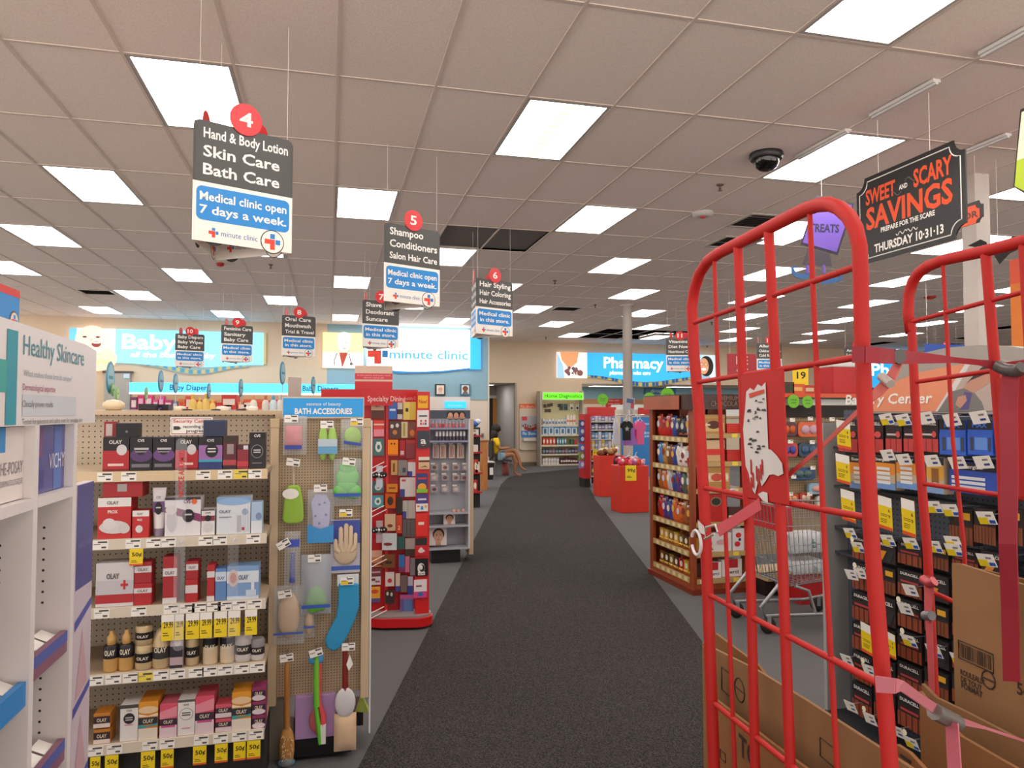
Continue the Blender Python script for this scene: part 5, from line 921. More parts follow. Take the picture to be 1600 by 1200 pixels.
for a in ((607, 629, 620, 655, '#2a62b0', [('r', .15, .5, .85, .62, '#cfd8e8')], 'blue gift card at the top ' + CB), (621, 629, 629, 655, '#c9c4c4', [('b', .3, .6, '#3a3634')], 'white and black gift card at the top ' + CB), (630, 628, 650, 656, '#d8c04a', [('r', 0, 0, .5, 1, '#e6d06a'), ('r', .18, .45, .4, .65, '#3a3220')], 'yellow boxed gift card at the top ' + CB),
          (608, 658, 626, 685, '#4a2a26', [('o', .25, .7, .14, .12, '#d8d0c8'), ('o', .7, .75, .14, .12, '#d8d0c8'), ('o', .5, .35, .2, .14, '#c07a3a')], 'dark brown spotted gift card in the second row ' + CB), (627, 659, 637, 684, '#d8cc9a', [('r', .3, .1, .6, .9, '#a89a4a')], 'cream and yellow gift card in the second row ' + CB), (638, 659, 650, 684, '#7a4a3a', [('o', .5, .3, .3, .2, '#e0783a')], 'brown gift card in the second row ' + CB),
          (606, 687, 622, 712, '#f08a1c', [('o', .35, .75, .08, .06, '#3a2414'), ('o', .65, .75, .08, .06, '#3a2414'), ('b', .0, .1, '#c85a1a')], 'bright orange gift card in the third row ' + CB), (624, 688, 633, 713, '#b8303a', [('r', .2, .1, .8, .35, '#d8c0c0')], 'red gift card in the third row ' + CB), (634, 687, 650, 716, '#8a2430', [('b', .8, 1, '#b03a40')], 'dark red gift card in the third row ' + CB),
          (611, 719, 621, 742, '#c89a5a', [('r', .3, .2, .6, .8, '#7a4a2a')], 'tan gift card in the fourth row ' + CB), (622, 719, 636, 743, '#8a8280', [('r', .5, .2, .85, .5, '#3a4a5a')], 'grey gift card in the fourth row ' + CB), (637, 718, 649, 744, '#dcdde2', [('r', 0, .0, .6, .3, '#3a4a9a'), ('b', .85, 1, '#c83a3a')], 'white and blue gift card in the fourth row ' + CB),
          (604, 756, 621, 769, '#d88a2a', [('r', .2, .4, .8, .6, '#8a4a1a')], 'orange gift card in the fifth row ' + CB), (625, 746, 650, 776, '#d6d4d2', [('r', 0, 0, .3, .4, '#3a4a94'), ('r', .1, .8, .35, .9, '#c83a4a')], 'large white boxed gift card in the fifth row ' + CB), (602, 771, 618, 794, '#c85a1c', [('o', .5, .5, .3, .3, '#3a2a20')], 'dark orange gift card in the sixth row ' + CB), (619, 777, 628, 802, '#3a3434', [], 'black gift card in the sixth row ' + CB), (629, 782, 649, 810, '#c2beb8', [('r', 0, 0, .3, .4, '#3a4a94'), ('r', .4, 0, .44, 1, '#8a8480')], 'pale boxed gift card in the sixth row ' + CB),
          (601, 803, 618, 829, '#cfb08e', [('o', .5, .3, .25, .1, '#7a3a2a')], 'tan gift card in the seventh row ' + CB), (619, 805, 628, 833, '#d84a2a', [('t', '2', .5, .2, .22, '#f0d0c0', .4)], 'orange red gift card in the seventh row ' + CB), (629, 811, 649, 839, '#6a6664', [('r', .3, 0, .34, 1, '#4a4644'), ('r', .6, 0, .64, 1, '#4a4644')], 'grey pack of gift cards in the seventh row ' + CB),
          (597, 833, 620, 859, '#ccd4d6', [('o', .4, .35, .3, .1, '#8a2a30')], 'pale blue gift card with red mark in the eighth row ' + CB), (621, 838, 632, 858, '#3a6a68', [], 'dark teal gift card in the eighth row ' + CB), (633, 841, 648, 869, '#b8b2ac', [('b', 0, .4, '#4a3a34')], 'grey and brown gift card in the eighth row ' + CB), (598, 866, 617, 887, '#7a4a2c', [('o', .5, .4, .3, .12, '#3a2418')], 'brown gift card in the ninth row ' + CB), (623, 867, 632, 894, '#3a78c0', [('b', 0, .3, '#8a3a6a')], 'blue and purple gift card in the ninth row ' + CB), (633, 868, 640, 894, '#d87a9a', [], 'pink gift card in the ninth row ' + CB), (641, 872, 648, 899, '#8a929a', [], 'steel grey gift card in the ninth row ' + CB),
          (602, 894, 616, 916, '#d8cac6', [('o', .5, .4, .25, .16, '#c82a3a')], 'white gift card with red leaf in the tenth row ' + CB), (618, 896, 625, 924, '#d8c4b0', [('r', 0, 0, 1, .3, '#3a4a94')], 'cream gift card in the tenth row ' + CB), (626, 899, 636, 925, '#7a6a62', [], 'taupe gift card in the tenth row ' + CB), (637, 901, 645, 929, '#c9d2e6', [('b', 0, .5, '#3a54a8')], 'white and deep blue gift card in the tenth row ' + CB), (602, 922, 616, 943, '#3a2f30', [('o', .25, .75, .13, .14, '#c9c0bc'), ('o', .7, .7, .13, .14, '#c9c0bc')], 'dark spotted gift card in the lowest row ' + CB), (625, 929, 646, 962, '#6a5a9a', [('r', .3, 0, .9, .8, '#5a7ab0'), ('b', .8, 1, '#c05a9a')], 'purple pack of gift cards in the lowest row ' + CB)): gcard(*a, y=-.05, tilt=R.uniform(-.25, -.05))
CC = 'on the front column of the card rack'
for a in ((652, 614, 670, 641, '#cf1f22', [('r', .06, .12, .94, .85, '#f0b01c'), ('t', 'New!', .5, .4, .22, '#b8281c', .7)], 'red and yellow new card ' + CC), (652, 641, 670, 667, '#e6e0e0', [('r', .25, .12, .4, .25, '#c8282c'), ('r', .45, .12, .6, .25, '#e0803a'), ('r', .65, .12, .8, .25, '#3a4a9a'), ('r', .25, .3, .4, .42, '#c8282c'), ('r', .65, .3, .8, .42, '#c8282c'), ('r', .15, .62, .85, .7, '#4a4a54')], 'white card with small coloured squares ' + CC), (652, 673, 671, 700, '#24303f', [('t', 'a', .5, .25, .4, '#f2eee8', .6), ('p', [(.3, .2), (.5, .12), (.75, .22), (.5, .16)], '#e88a2a')], 'navy card with white letter a ' + CC),
          (654, 714, 671, 733, '#d8b088', [('b', .75, 1, '#e6dcd0'), ('b', .58, .72, '#5a2a20'), ('p', [(.1, .1), (.6, .3), (.9, .1), (.6, .2)], '#5a3a20')], 'tan and brown card ' + CC), (651, 740, 668, 770, '#2f3a78', [('o', .5, .3, .4, .2, '#e8a02a'), ('b', 0, .2, '#7ac03a'), ('r', .1, .7, .9, .8, '#c83a3a')], 'dark blue card with orange and green ' + CC), (650, 772, 669, 799, '#4a3a84', [('b', 0, .45, '#e6e2e2'), ('r', .1, .25, .3, .35, '#e0803a'), ('r', .4, .1, .6, .3, '#3a8ac8'), ('r', .7, .2, .9, .35, '#e0b03a'), ('r', .15, .65, .85, .75, '#d8d0e0')], 'purple and white card ' + CC),
          (650, 802, 668, 838, '#e02a20', [('r', .2, .5, .7, .62, '#f0d8d0')], 'bright red card ' + CC), (649, 841, 667, 868, '#c8202a', [('b', .6, 1, '#2a2426'), ('p', [(.2, .25), (.35, .4), (.5, .5), (.65, .4), (.85, .25), (.6, .15), (.4, .15)], '#e8c8c4')], 'black and red card with pale leaf ' + CC), (649, 873, 669, 900, '#161416', [('o', .45, .45, .28, .3, '#e8e4e2'), ('o', .52, .45, .2, .22, '#161416'), ('o', .45, .5, .12, .14, '#e8e4e2'), ('r', .2, .05, .75, .25, '#e8e4e2'), ('t', 'TACO BELL', .48, .1, .08, '#161416', .5)], 'black card with white bell ' + CC), (647, 906, 667, 934, '#e8dede', [('b', 0, .35, '#d8408a'), ('o', .5, .2, .2, .13, '#3a6ab0'), ('r', .15, .62, .6, .7, '#8a3a4a')], 'white and pink card ' + CC)): gcard(*a, y=-.18)
for k, (v, lab) in enumerate(((722, 'upper'), (790, 'middle'), (868, 'lower'), (948, 'lowest'))):
    p = fC.px(600, v, -.08); q_ = fC.px(576, v + 12, -.2); b = MB(); b.tube([(0, .0, 0), (q_[0] - p[0], -.12, q_[1] - p[1])], .004, M('#e6e0dc', .4), 6); b.tube([(.02, 0, -.03), (q_[0] - p[0] + .02, -.12, q_[1] - p[1] - .03)], .004, M('#e6e0dc', .4), 6)
    o = b.build('wire_arm', GC, loc=(p[0] - o0, -.08, p[1]))
for k, (v, lab) in enumerate(((742, 'black spotted hair bow hanging by the upper wire of the card rack'), (828, 'black spotted hair bow hanging by the lower wire of the card rack'))):
    x, z = fC.px(592, v, -.14); r = thing('hair_bow', lab, 'hair bow', fC, x, -.14, z); b = MB(); b.ell((-.03, 0, 0), (.035, .015, .025), M('#1d1a1c', .7), 10, 6); b.ell((.03, 0, 0), (.035, .015, .025), M('#1d1a1c', .7), 10, 6); b.ell((0, -.006, 0), (.012, .012, .012), M('#e6e0e0', .6), 8, 5)
    for q_ in (-.04, -.02, .02, .04): b.disc(q_, R.uniform(-.01, .01), .005, PAPER, -.0155, n=8)
    b.build('bow', r); b = MB(); b.box(-.02, .01, -.1, .03, .014, .07, M(('#c9ccd8', '#b8a0a8')[k], .4)); b.build('card', r)

# ================================================================== cosmetics rack
MY = 8.15; fM = Fr((0, MY), 0); mx_ = lambda u, v=760: fM.px(u, v)[0]; mz_ = lambda v, u=700: fM.px(u, v)[1]; m0 = mx_(666); mw = mx_(733) - m0
r = CR = thing('cosmetics_rack', 'grey cosmetics rack with nail polish rows and hanging packs', 'cosmetics rack', fM, m0, 0, 0)
SGR = M('#aeb0b8', .4); b = MB(); b.box(0, .18, mz_(855), mw, .2, mz_(641), SGR); b.build('back_panel', r)
for x in (0, mw - .015): b = MB(); b.box(x, -.05, mz_(857), x + .015, .2, mz_(641), M('#d8d8dc', .35)); b.build('side_panel', r)
b = MB(); b.box(.06, .0, 0, mw - .1, .3, mz_(857), M('#141315', .4)); b.build('base', r)
b = MB(); b.box(mw, .0, mz_(868), mw + .05, .5, mz_(655), BEI); b.build('end_post', r)
b = MB(); b.box(0, -.06, mz_(654), mw, .0, mz_(641), M('#3a3f54', .35)); 
for k, u in enumerate((702, 711, 720)): x = mx_(u) - m0; b.disc(x, mz_(649), .045, M('#1d1a1c'), -.061, rz=.05, n=14); b.disc(x, mz_(649.5), .028, M(('#d0a088', '#c89880', '#c08a72')[k]), -.062, rz=.036, n=14); b.disc(x, mz_(653) + .004, .04, M('#b88a78'), -.0625, rz=.014, n=10)
b.build('photo_header', r)
for v in (668, 688, 800, 820, 855): b = MB(); b.box(.015, -.05, mz_(v) - .02, mw - .015, .18, mz_(v), M('#8f90b0' if v < 700 else '#b0b0b8', .4)); b.build('shelf', r)
for k in range(10):
    u = 676 + k * 5.4; lab_jar('small red nail polish bottle with clear cap, upper row', fM, mx_(u), mz_(668) + .001, [([(.014, 0), (.016, .005), (.014, .04), (.007, .045)], R.choice(['#c83a44', '#d0606a', '#b82a3a', '#d88a8a'])), ([(.009, .045), (.008, .09)], '#e6e2e2')], 'nail_polish', 'nail polish', .0, 'nail polish, upper row', n=8)
for k in range(9):
    u = 682 + k * 5.4; lab_jar('small dark bottle with white square cap, second row', fM, mx_(u), mz_(688) + .001, [([(.015, 0), (.015, .045)], '#5a5458'), ([(.016, .046), (.016, .1)], '#d8d6d8')], 'nail_treatment', 'bottle', .0, 'treatment bottles, second row', n=4)
def mpack(u0, v0, u1, v1, col, items, lab, y=.1, t=0):
    x0, z0, x1, z1 = fM.rc(u0, v0, u1, v1, y); h = z1 - z0; r = thing('cosmetic_pack', lab, 'cosmetics pack', fM, x0, y, z0, None, 0); b = MB(); tt = MB(); b.box(0, 0, 0, x1 - x0, .02, h, M(col, .35)); deco(b, tt, x1 - x0, h, items); b.build('card', r); b = MB(); b.rect(.0, h + .004, .05, h + .02, PAPER, -.002); b.build('price_tag', r)
for u0, u1, c in ((676, 686, '#c9b0b0'), (687, 697, '#d8b8a8'), (701, 711, '#d0b0a4'), (714, 725, '#d8c0b0')): mpack(u0, 695, u1, 716, c, [('r', .3, .1, .45, .9, '#8a5a5a'), ('r', .6, .1, .72, .9, '#b07a70')], 'tall beige lash pack hanging in the first hook row')
for j, v in enumerate((723, 739, 757)):
    for u in (673, 690, 707, 722 if j == 0 else 720):
        if (j, u) == (2, 720): continue
        mpack(u, v + 3, u + 11, v + 12, R.choice(['#b8a8a8', '#c4b4b0', '#a89c9c']), [('o', .5, .5, .3, .3, R.choice(['#6a5a5a', '#d8d0d0', '#8a5a5a']))], 'small beige pack in the %s hook row below' % ('second', 'third', 'fourth')[j])
for k, u in enumerate((709, 716, 724)): lab_jar('round pink powder compact on the tray', fM, mx_(u), mz_(800) + .001, [([(.02, 0), (.022, .01), (.02, .025), (.001, .028)], '#d0a090')], 'powder_compact', 'compact', -.0, n=10)
def face_card(u0, v0, u1, v1, lab, big):
    x0, z0, x1, z1 = fM.rc(u0, v0, u1, v1, .02); w, h = x1 - x0, z1 - z0; r = thing('face_photo', lab, 'photo card', fM, x0, .02, z0); b = MB(); b.box(0, 0, 0, w, .004, h, M('#e2d8d6', .4)); b.disc(w * .52, h * .62, w * .34, M('#2a1f1c'), -.001, rz=h * .34); b.rect(w * .36, 0, w * .66, h * .3, M('#c89478'), -.0015); b.disc(w * .52, h * .5, w * .27, M('#d0a080'), -.002, rz=h * .34)
    for s in (-.11, .11): b.disc(w * (.52 + s), h * .56, w * .05, M('#3a2a28'), -.003, rz=h * .02, n=10); b.rect(w * (.52 + s) - w * .06, h * .62, w * (.52 + s) + w * .06, h * .635, M('#3a2a20'), -.003)
    b.disc(w * .52, h * .32, w * .07, M('#b8525a'), -.003, rz=h * .025, n=10); b.rect(w * .505, h * .4, w * .535, h * .54, M('#c08c70'), -.003); b.build('photo', r)
face_card(671, 824, 698, 852, 'large face photo low on the cosmetics rack', 1); face_card(693, 803, 711, 819, 'small face photo on the lower ledge of the cosmetics rack', 0)
fx = Fr((0, 9.2), 0); 
r = thing('counter_sign', 'lit cyan sign on a white header behind the cosmetics rack', 'sign', fx, fx.px(671, 630)[0], 0, 0); ww = fx.px(735, 630)[0] - fx.px(671, 630)[0]
b = MB(); b.box(0, 0, 0, ww, .4, fx.px(700, 642)[1], M('#a8a29a', .5)); b.build('cabinet', r); b = MB(); b.box(0, .0, fx.px(700, 642)[1], ww, .1, fx.px(700, 620)[1], M('#e6ded6', .5)); b.build('header', r); b = MB(); a = fx.px(695, 632)[0] - fx.px(671, 630)[0]; b.box(a, -.02, fx.px(700, 638)[1], a + .27, 0, fx.px(700, 627.5)[1], glow('#2ab0f4', 1.0)); b.build('lit_panel', r)
t = MB(); t.text('Cosmetics', a + .13, fx.px(700, 635)[1], .03, M('#e0f4fc'), w=.18, y=-.021); t.build('lettering', r)
# red and black tower beyond, with the timber cabinet
fr7 = Fr((0, 12.6), 0); x0 = fr7.px(736, 700)[0]; r = thing('snack_tower', 'black and red shelf tower beyond the cosmetics rack', 'shelving', fr7, x0, 0, 0); ww = fr7.px(752, 700)[0] - x0
b = MB(); b.box(0, .1, 0, ww, .5, fr7.px(745, 668)[1], M('#1b191a', .5)); b.build('body', r)
for v in (680, 706, 738, 768): b = MB(); z = fr7.px(745, v)[1]; b.box(-.02, 0, z - .03, ww + .02, .5, z, M('#b0222a', .4)); b.build('shelf', r)
for k, (u, v, c, s) in enumerate(((745, 680, '#d8d0cc', .1), (741, 680, '#c85a4a', .08), (744, 706, '#e6dcd8', .12), (744, 738, '#c83a34', .22), (747, 738, '#d8b8a0', .18), (743, 768, '#b82a34', .2))): carton('%s snack box on the black tower' % ('white', 'red', 'pale', 'large red', 'tan', 'dark red')[k], fr7, fr7.px(u - 4, v)[0], fr7.px(u + 3, v)[0], fr7.px(745, v)[1] + .001, s, .09, c, [('o', .5, .5, .3, .3, '#e8d8c8')], 'snack_box', 'box', .005)
x, z = fr7.px(744, 655); r = tag(MB().ell((0, 0, .06), (.1, .06, .06), M('#3a6ab8', .6)).ell((.08, 0, .1), (.06, .05, .05), M('#d8dce6', .6)).build('gift_bow', loc=fr7.W(x, .25, fr7.px(745, 668)[1] + .001)), 'blue and white bow on top of the black tower', 'bow')
fr8 = Fr((0, 15.5), 0); x0, z0, x1, z1 = fr8.rc(750, 690, 762, 745); r = thing('wood_cabinet', 'orange timber cabinet end near the seated person', 'cabinet', fr8, x0, 0, 0); b = MB(); b.box(0, 0, 0, x1 - x0, .6, z1, wood('#b06a34', '#c88a50')); b.build('body', r); b = MB(); b.box(-.03, -.02, z1, x1 - x0 + .02, .62, z1 + .03, M('#9a5a2c', .4)); b.build('top', r)
c = on_z(755.5, 750); r = thing('waste_bin', 'black waste bin with white liner beside the wall end', 'waste bin', WORLD, c.x + .1, c.y + .15, 0); b = MB(); b.loft([[(-.15, -.11, 0), (.15, -.11, 0), (.15, .11, 0), (-.15, .11, 0)], [(-.18, -.13, .42), (.18, -.13, .42), (.18, .13, .42), (-.18, .13, .42)]], M('#1c1b1d', .4), False); b.build('body', r); b = MB(); b.box(-.19, -.14, .42, .19, .14, .45, M('#d8d4d0', .5)); b.build('liner', r); b = MB(); b.rect(.06, .12, .15, .3, PAPER, -.125); b.build('label', r)
x0, z0, x1, z1 = fW.rc(752, 677, 756.5, 684); r = thing('light_switch', 'small grey switch plate on the clinic wall end', 'switch', fW, x0, .035, z0); MB().box(0, 0, 0, x1 - x0, .02, z1 - z0, M('#8a8480', .4)).build('plate', r); MB().box(.02, -.01, .03, x1 - x0 - .02, 0, z1 - z0 - .03, M('#5a5654')).build('rocker', r)

# ================================================================== seated person and chair
fN = Fr((0, 18.75), 0); np_ = lambda u, v, y=0.0: Vector((fN.px(u, v, y)[0], y, fN.px(u, v, y)[1]))
ch0 = np_(783, 742); zs_ = np_(780, 718).z
r = thing('chair', 'black waiting chair with thin metal legs under the seated person', 'chair', fN, ch0.x, 0, 0)
b = MB(); b.box(-.24, -.24, zs_ - .04, .24, .24, zs_, M('#26262a', .6)); b.build('seat', r, bev=.01); b = MB(); b.box(-.3, -.23, zs_ + .06, -.25, .23, zs_ + .5, M('#1c1c20', .6)); b.build('backrest', r, bev=.01)
for sx in (-1, 1):
    for sy in (-1, 1): b = MB(); b.tube([(sx * .21, sy * .2, zs_ - .04), (sx * .25, sy * .22, 0)], .011, M('#8a8a8c', .3, metal=.8), 6); b.build('leg', r)
for sy in (-1, 1): b = MB(); b.tube([(-.22, sy * .2, zs_ - .02), (-.275, sy * .2, zs_ + .1), (-.275, sy * .2, zs_ + .4)], .011, M('#8a8a8c', .3, metal=.8), 6); b.build('back_tube', r)
def skin(name, pts, edges, mat, parent, lv=2, root=0):
    me = bpy.data.meshes.new(name); me.from_pydata([p[0] for p in pts], edges, []); o = bpy.data.objects.new(name, me); COL.objects.link(o); me.materials.append(mat)
    m = o.modifiers.new('Skin', 'SKIN'); m.use_smooth_shade = True
    for i, v in enumerate(me.skin_vertices[0].data): rr_ = pts[i][1]; v.radius = rr_ if isinstance(rr_, tuple) else (rr_, rr_); v.use_root = i == root
    s = o.modifiers.new('Sub', 'SUBSURF'); s.levels = lv; s.render_levels = lv
    if parent: o.parent = parent
    return o
PR = thing('person', 'seated person in yellow shirt and denim shorts, legs crossed, facing right', 'person', fN, ch0.x, 0, 0); PR.location = fN.W(ch0.x, 0, 0)
SK = M('#a06a44', .55); L_ = lambda u, v, y=0.0: tuple(np_(u, v) - Vector((ch0.x, 0, 0)) + Vector((0, y, 0)))
hipz = zs_ + .1
pel = (-.1, 0, hipz); che = (-.17, 0, hipz + .36); nk = (-.15, 0, hipz + .52); hd_ = (-.11, 0, hipz + .64)
pts = [(pel, (.14, .12)), ((-.15, 0, hipz + .18), (.12, .1)), (che, (.13, .11)), (nk, .05), (hd_, .075), ((-.1, 0, hipz + .74), .08),
       ((-.17, -.17, hipz + .42), .05), ((-.1, -.22, hipz + .18), .042), ((.1, -.14, hipz + .2), .032), ((.2, -.1, hipz + .22), .022),
       ((-.17, .17, hipz + .42), .05), ((-.08, .22, hipz + .18), .042), ((.12, .1, hipz + .2), .032), ((.2, .02, hipz + .22), .022),
       ((-.02, -.1, hipz - .01), .085), ((.3, -.1, hipz + .04), .062), ((.36, -.1, hipz - .2), .052), ((.33, -.1, .1), .036), ((.42, -.12, .035), .03), ((.52, -.13, .025), .024),
       ((-.02, .1, hipz + .0), .085), ((.36, .0, hipz + .15), .064), ((.46, -.06, hipz - .08), .052), ((.5, -.12, .24), .036), ((.58, -.14, .17), .03), ((.66, -.15, .15), .022)]
ed = [(0, 1), (1, 2), (2, 3), (3, 4), (4, 5), (2, 6), (6, 7), (7, 8), (8, 9), (2, 10), (10, 11), (11, 12), (12, 13), (0, 14), (14, 15), (15, 16), (16, 17), (17, 18), (18, 19), (0, 20), (20, 21), (21, 22), (22, 23), (23, 24), (24, 25)]
skin('body', pts, ed, SK, PR)
YS = M('#f0c20c', .8); skin('shirt', [((-.11, 0, hipz + .02), (.165, .14)), ((-.15, 0, hipz + .18), (.145, .125)), ((-.17, 0, hipz + .36), (.15, .13)), ((-.155, 0, hipz + .46), (.09, .08)), ((-.17, -.17, hipz + .42), .072), ((-.125, -.205, hipz + .26), .062), ((-.17, .17, hipz + .42), .072), ((-.12, .205, hipz + .26), .062)], [(0, 1), (1, 2), (2, 3), (2, 4), (4, 5), (2, 6), (6, 7)], YS, PR)
skin('shorts', [((-.1, 0, hipz - .01), (.155, .13)), ((-.02, -.1, hipz - .01), .1), ((.14, -.1, hipz + .02), .088), ((-.02, .1, hipz), .1), ((.16, .06, hipz + .06), .088)], [(0, 1), (1, 2), (0, 3), (3, 4)], M('#8a9fae', .8), PR)
b = MB(); b.ell((-.135, 0, hipz + .72), (.125, .115, .13), M('#1d1512', .6), 16, 10); b.ell((-.185, 0, hipz + .56), (.095, .13, .15), M('#1d1512', .6), 14, 8); b.build('hair', PR)
b = MB(); 
for s in (-1, 1): b.ell((-.022, s * .03, hipz + .7), (.008, .012, .007), M('#1a1210', .4), 8, 5)
b.build('eyes', PR); b = MB(); b.ell((-.008, 0, hipz + .665), (.016, .012, .02), SK, 8, 6); b.build('nose', PR); b = MB(); b.ell((-.02, 0, hipz + .63), (.008, .022, .006), M('#8a3a34', .5), 8, 5); b.build('mouth', PR)
for sy, hy in ((-1, -.1), (1, .02)):
    for k in range(4): b = MB(); x, y, z = .22, hy + (k - 1.5) * .017, hipz + .222; b.tube([(x, y, z), (x + .035, y, z + .002), (x + .06 - abs(k - 1.4) * .006, y, z - .018)], [.0085, .008, .006], SK, 6); b.build('finger', PR)
    b = MB(); b.tube([(.2, hy - sy * .02, hipz + .222), (.225, hy - sy * .042, hipz + .23), (.245, hy - sy * .046, hipz + .226)], [.009, .0085, .006], SK, 6); b.build('thumb', PR)
b = MB(); b.tube([(.33 + .01 * k, -.13, .012) for k in range(22)], [.03] + [.042] * 20 + [.03], M('#6a4030', .5), 6); b.v = [(p[0], p[1], min(p[2], .014) if p[2] < .02 else .02) for p in b.v]; b.build('sandal', PR)
r = tag(MB().pillow(-.1, 0, .1, .34, .08, M('#a8605a', .6)).tube([(-.05, 0, .33), (-.04, -.01, .42), (.04, -.01, .42), (.05, 0, .33)], .006, M('#8a4a44', .6), 5).build('handbag', loc=fN.W(ch0.x + .17, .22, .001)), 'dusty pink bag standing under the waiting chair', 'bag')

# ================================================================== flu notice panel, home diagnostics fixture
def fx_panel(name, label, fr, px, cat='sign', y=0): x0, z0, x1, z1 = fr.rc(*px); return thing(name, label, cat, fr, x0, y, z0), x1 - x0, z1 - z0
r, w, h = fx_panel('flu_panel', 'cream rounded wall panel with a flu shots poster', fP, (811, 638, 841, 703), y=-.06); b = MB(); b.slab(rr(0, 0, w, h, .06), 0, .05, M('#d8c8b2', .5)); b.build('panel', r)
x0, z0, x1, z1 = [a - c for a, c in zip(fP.rc(813, 650, 839, 683), (fP.rc(811, 638, 841, 703)[0], fP.rc(811, 638, 841, 703)[1]) * 2)]
b = MB(); b.slab(rr(x0, z0, x1, z1, .03), -.02, 0, M('#b8b4bc', .4)); b.rect(x0 + .01, z0, x1 - .01, z0 + (z1 - z0) * .3, M('#2f7fc8'), -.021); b.rect(x0 + .03, z1 - .14, x0 + .2, z1 - .02, M('#d8383a'), -.021)
for k in range(6): a = x0 + .07 + k * .08; zz = z0 + .3 + R.uniform(-.03, .06); b.disc(a, zz - .06, .06, M(R.choice(['#b83a3a', '#6a7a9a', '#d8d0c8', '#8a6a5a'])), -.0215, n=10); b.disc(a, zz + .03, .03, M(R.choice(['#c89a7a', '#8a5a44', '#d8b090'])), -.022, n=10); b.disc(a, zz + .045, .03, M('#2a2020'), -.0217, n=10)
pb_ = b.build('poster', r); t = MB(); t.text('Flu Shots', (x0 + x1) / 2, z0 + .07, .1, PAPER, w=.44, bold=True, y=-.024); t.build('lettering', pb_)
b = MB(); b.box(x0 + .06, -.1, z0 - .12, x1 - .02, 0, z0 - .03, M('#e2dad2', .4)); b.build('leaflet_tray', r)
flat_sign('clinic_flag', 'small orange sign above the flu shots panel', fP, (812, 631, 836, 639), '#e8622c', ['Flu shots'], '#f8d8c8', y=-.05)
HY = 21.88; fD2 = Fr((0, HY), 0); q0 = fD2.rc(843, 611, 912, 730); r = HDR = thing('diagnostics_fixture', 'tall shelving fixture with lit green home diagnostics header', 'shelving', fD2, q0[0], 0, 0); w = q0[2] - q0[0]; h = q0[3]
b = MB(); b.box(0, .29, .1, w, .32, h - .0, M('#d8cf9c', .5)); b.build('back_panel', r)
for x in (0, w - .04): b = MB(); b.box(x, .0 if x else -.1, 0, x + .04, .32, h, M('#b8aca0', .5)); b.build('side_panel', r)
zz = lambda v: fD2.px(880, v)[1]
b = MB(); b.box(.05, -.12, zz(625), w - .03, .02, zz(613), M('#d8d8d0', .4)); b.rect(.08, zz(624), w - .06, zz(614), glow('#62e01c', 1.1), -.121); hb = b.build('header', r); t = MB(); t.text('Home Diagnostics', w / 2 + .02, zz(621.5), .12, M('#1f5a20'), w=w * .84, bold=True, y=-.123); t.build('lettering', hb)
b = MB(); b.box(.05, .05, 0, w - .05, .29, .1, M('#1c1a1a')); b.build('base', r)
hv = (664, 679, 695, 709, 725)
for v in hv: b = MB(); b.box(.04, .0, zz(v) - .05, w - .04, .29, zz(v), M('#d8ccb4', .4)); b.build('shelf', r)
def hrow(k, n, h_, cols, items, lab, u0=848, u1=903, name='test_kit', cat='box', grp=None):
    for i in range(n):
        a, e = fD2.px(u0 + (u1 - u0) * i / n, 690)[0], fD2.px(u0 + (u1 - u0) * (i + .86) / n, 690)[0]
        carton(lab, fD2, a, e, zz(hv[k]) + .001, h_ * R.uniform(.9, 1.05), .12, cols[i % len(cols)], items, name, cat, .01, grp)
hrow(0, 8, .19, ['#d8d4d0', '#c0c8d4', '#e0dcd8'], [('r', .2, .2, .8, .6, '#5a6a7a')], 'white boxed test kit on the first diagnostics shelf', u1=886); hrow(0, 3, .3, ['#e6d8cc'], [('b', .3, .5, '#d87a4a')], 'tall cream box with orange band on the first diagnostics shelf', 886, 900)
hrow(1, 6, .25, ['#c3d4e2', '#d0dce6'], [('r', .25, .15, .75, .75, '#4a6a8a'), ('b', .85, 1, '#5aa0d0')], 'pale blue monitor box on the second shelf of the diagnostics fixture')
hrow(2, 4, .22, ['#d8502a', '#c8402a'], [('o', .5, .5, .3, .3, '#e8dcd0')], 'orange box on the third shelf of the diagnostics fixture', u1=869); hrow(2, 4, .22, ['#5a8a94', '#4a7a88'], [('o', .5, .5, .3, .3, '#d8e0e0')], 'teal box on the third shelf of the diagnostics fixture', 870, 886); hrow(2, 2, .16, ['#3a6a4a', '#b83a4a'], [], 'small box at the end of the third shelf of the diagnostics fixture', 892, 903)
hrow(3, 11, .16, ['#3a4a54', '#2f3a44', '#6a3a44', '#8a4a5a'], [('b', .3, .7, '#8a94a0')], 'small dark pack on the fourth shelf of the diagnostics fixture')
hrow(4, 6, .2, ['#e0d8d0'], [('b', .3, .6, '#c8c0c4'), ('b', .85, 1, '#b8a8a0')], 'white bottle shaped carton on the lowest shelf of the diagnostics fixture', u1=874); hrow(4, 7, .2, ['#5a1f28', '#3a1a20'], [('b', .3, .6, '#d8d0cc')], 'dark red carton on the lowest shelf of the diagnostics fixture', 876, 903)
for k, (u, v) in enumerate(((850, 634), (856, 633), (860, 632), (872, 633), (852, 641), (857, 641))):
    mxx, mz2 = fD2.px(u, v, .22); carton('tiny dark test pack on the top hooks of the diagnostics fixture', fD2, mxx, mxx + .09, mz2 - .06, .1, .02, '#5a4a44', [], 'hook_pack', 'box', .25)
for k, u in enumerate((875, 882, 891, 900)): mxx, mz2 = fD2.px(u, 641, .22); carton('white card pack with dark dial on the top hooks', fD2, mxx, mxx + .12, mz2, .2, .03, ('#5a6a64', '#4a6a70', '#e6e2dc', '#e6e2dc')[k], [('o', .5, .35, .3, .2, '#2a2a2a')], 'hook_pack', 'box', .25)
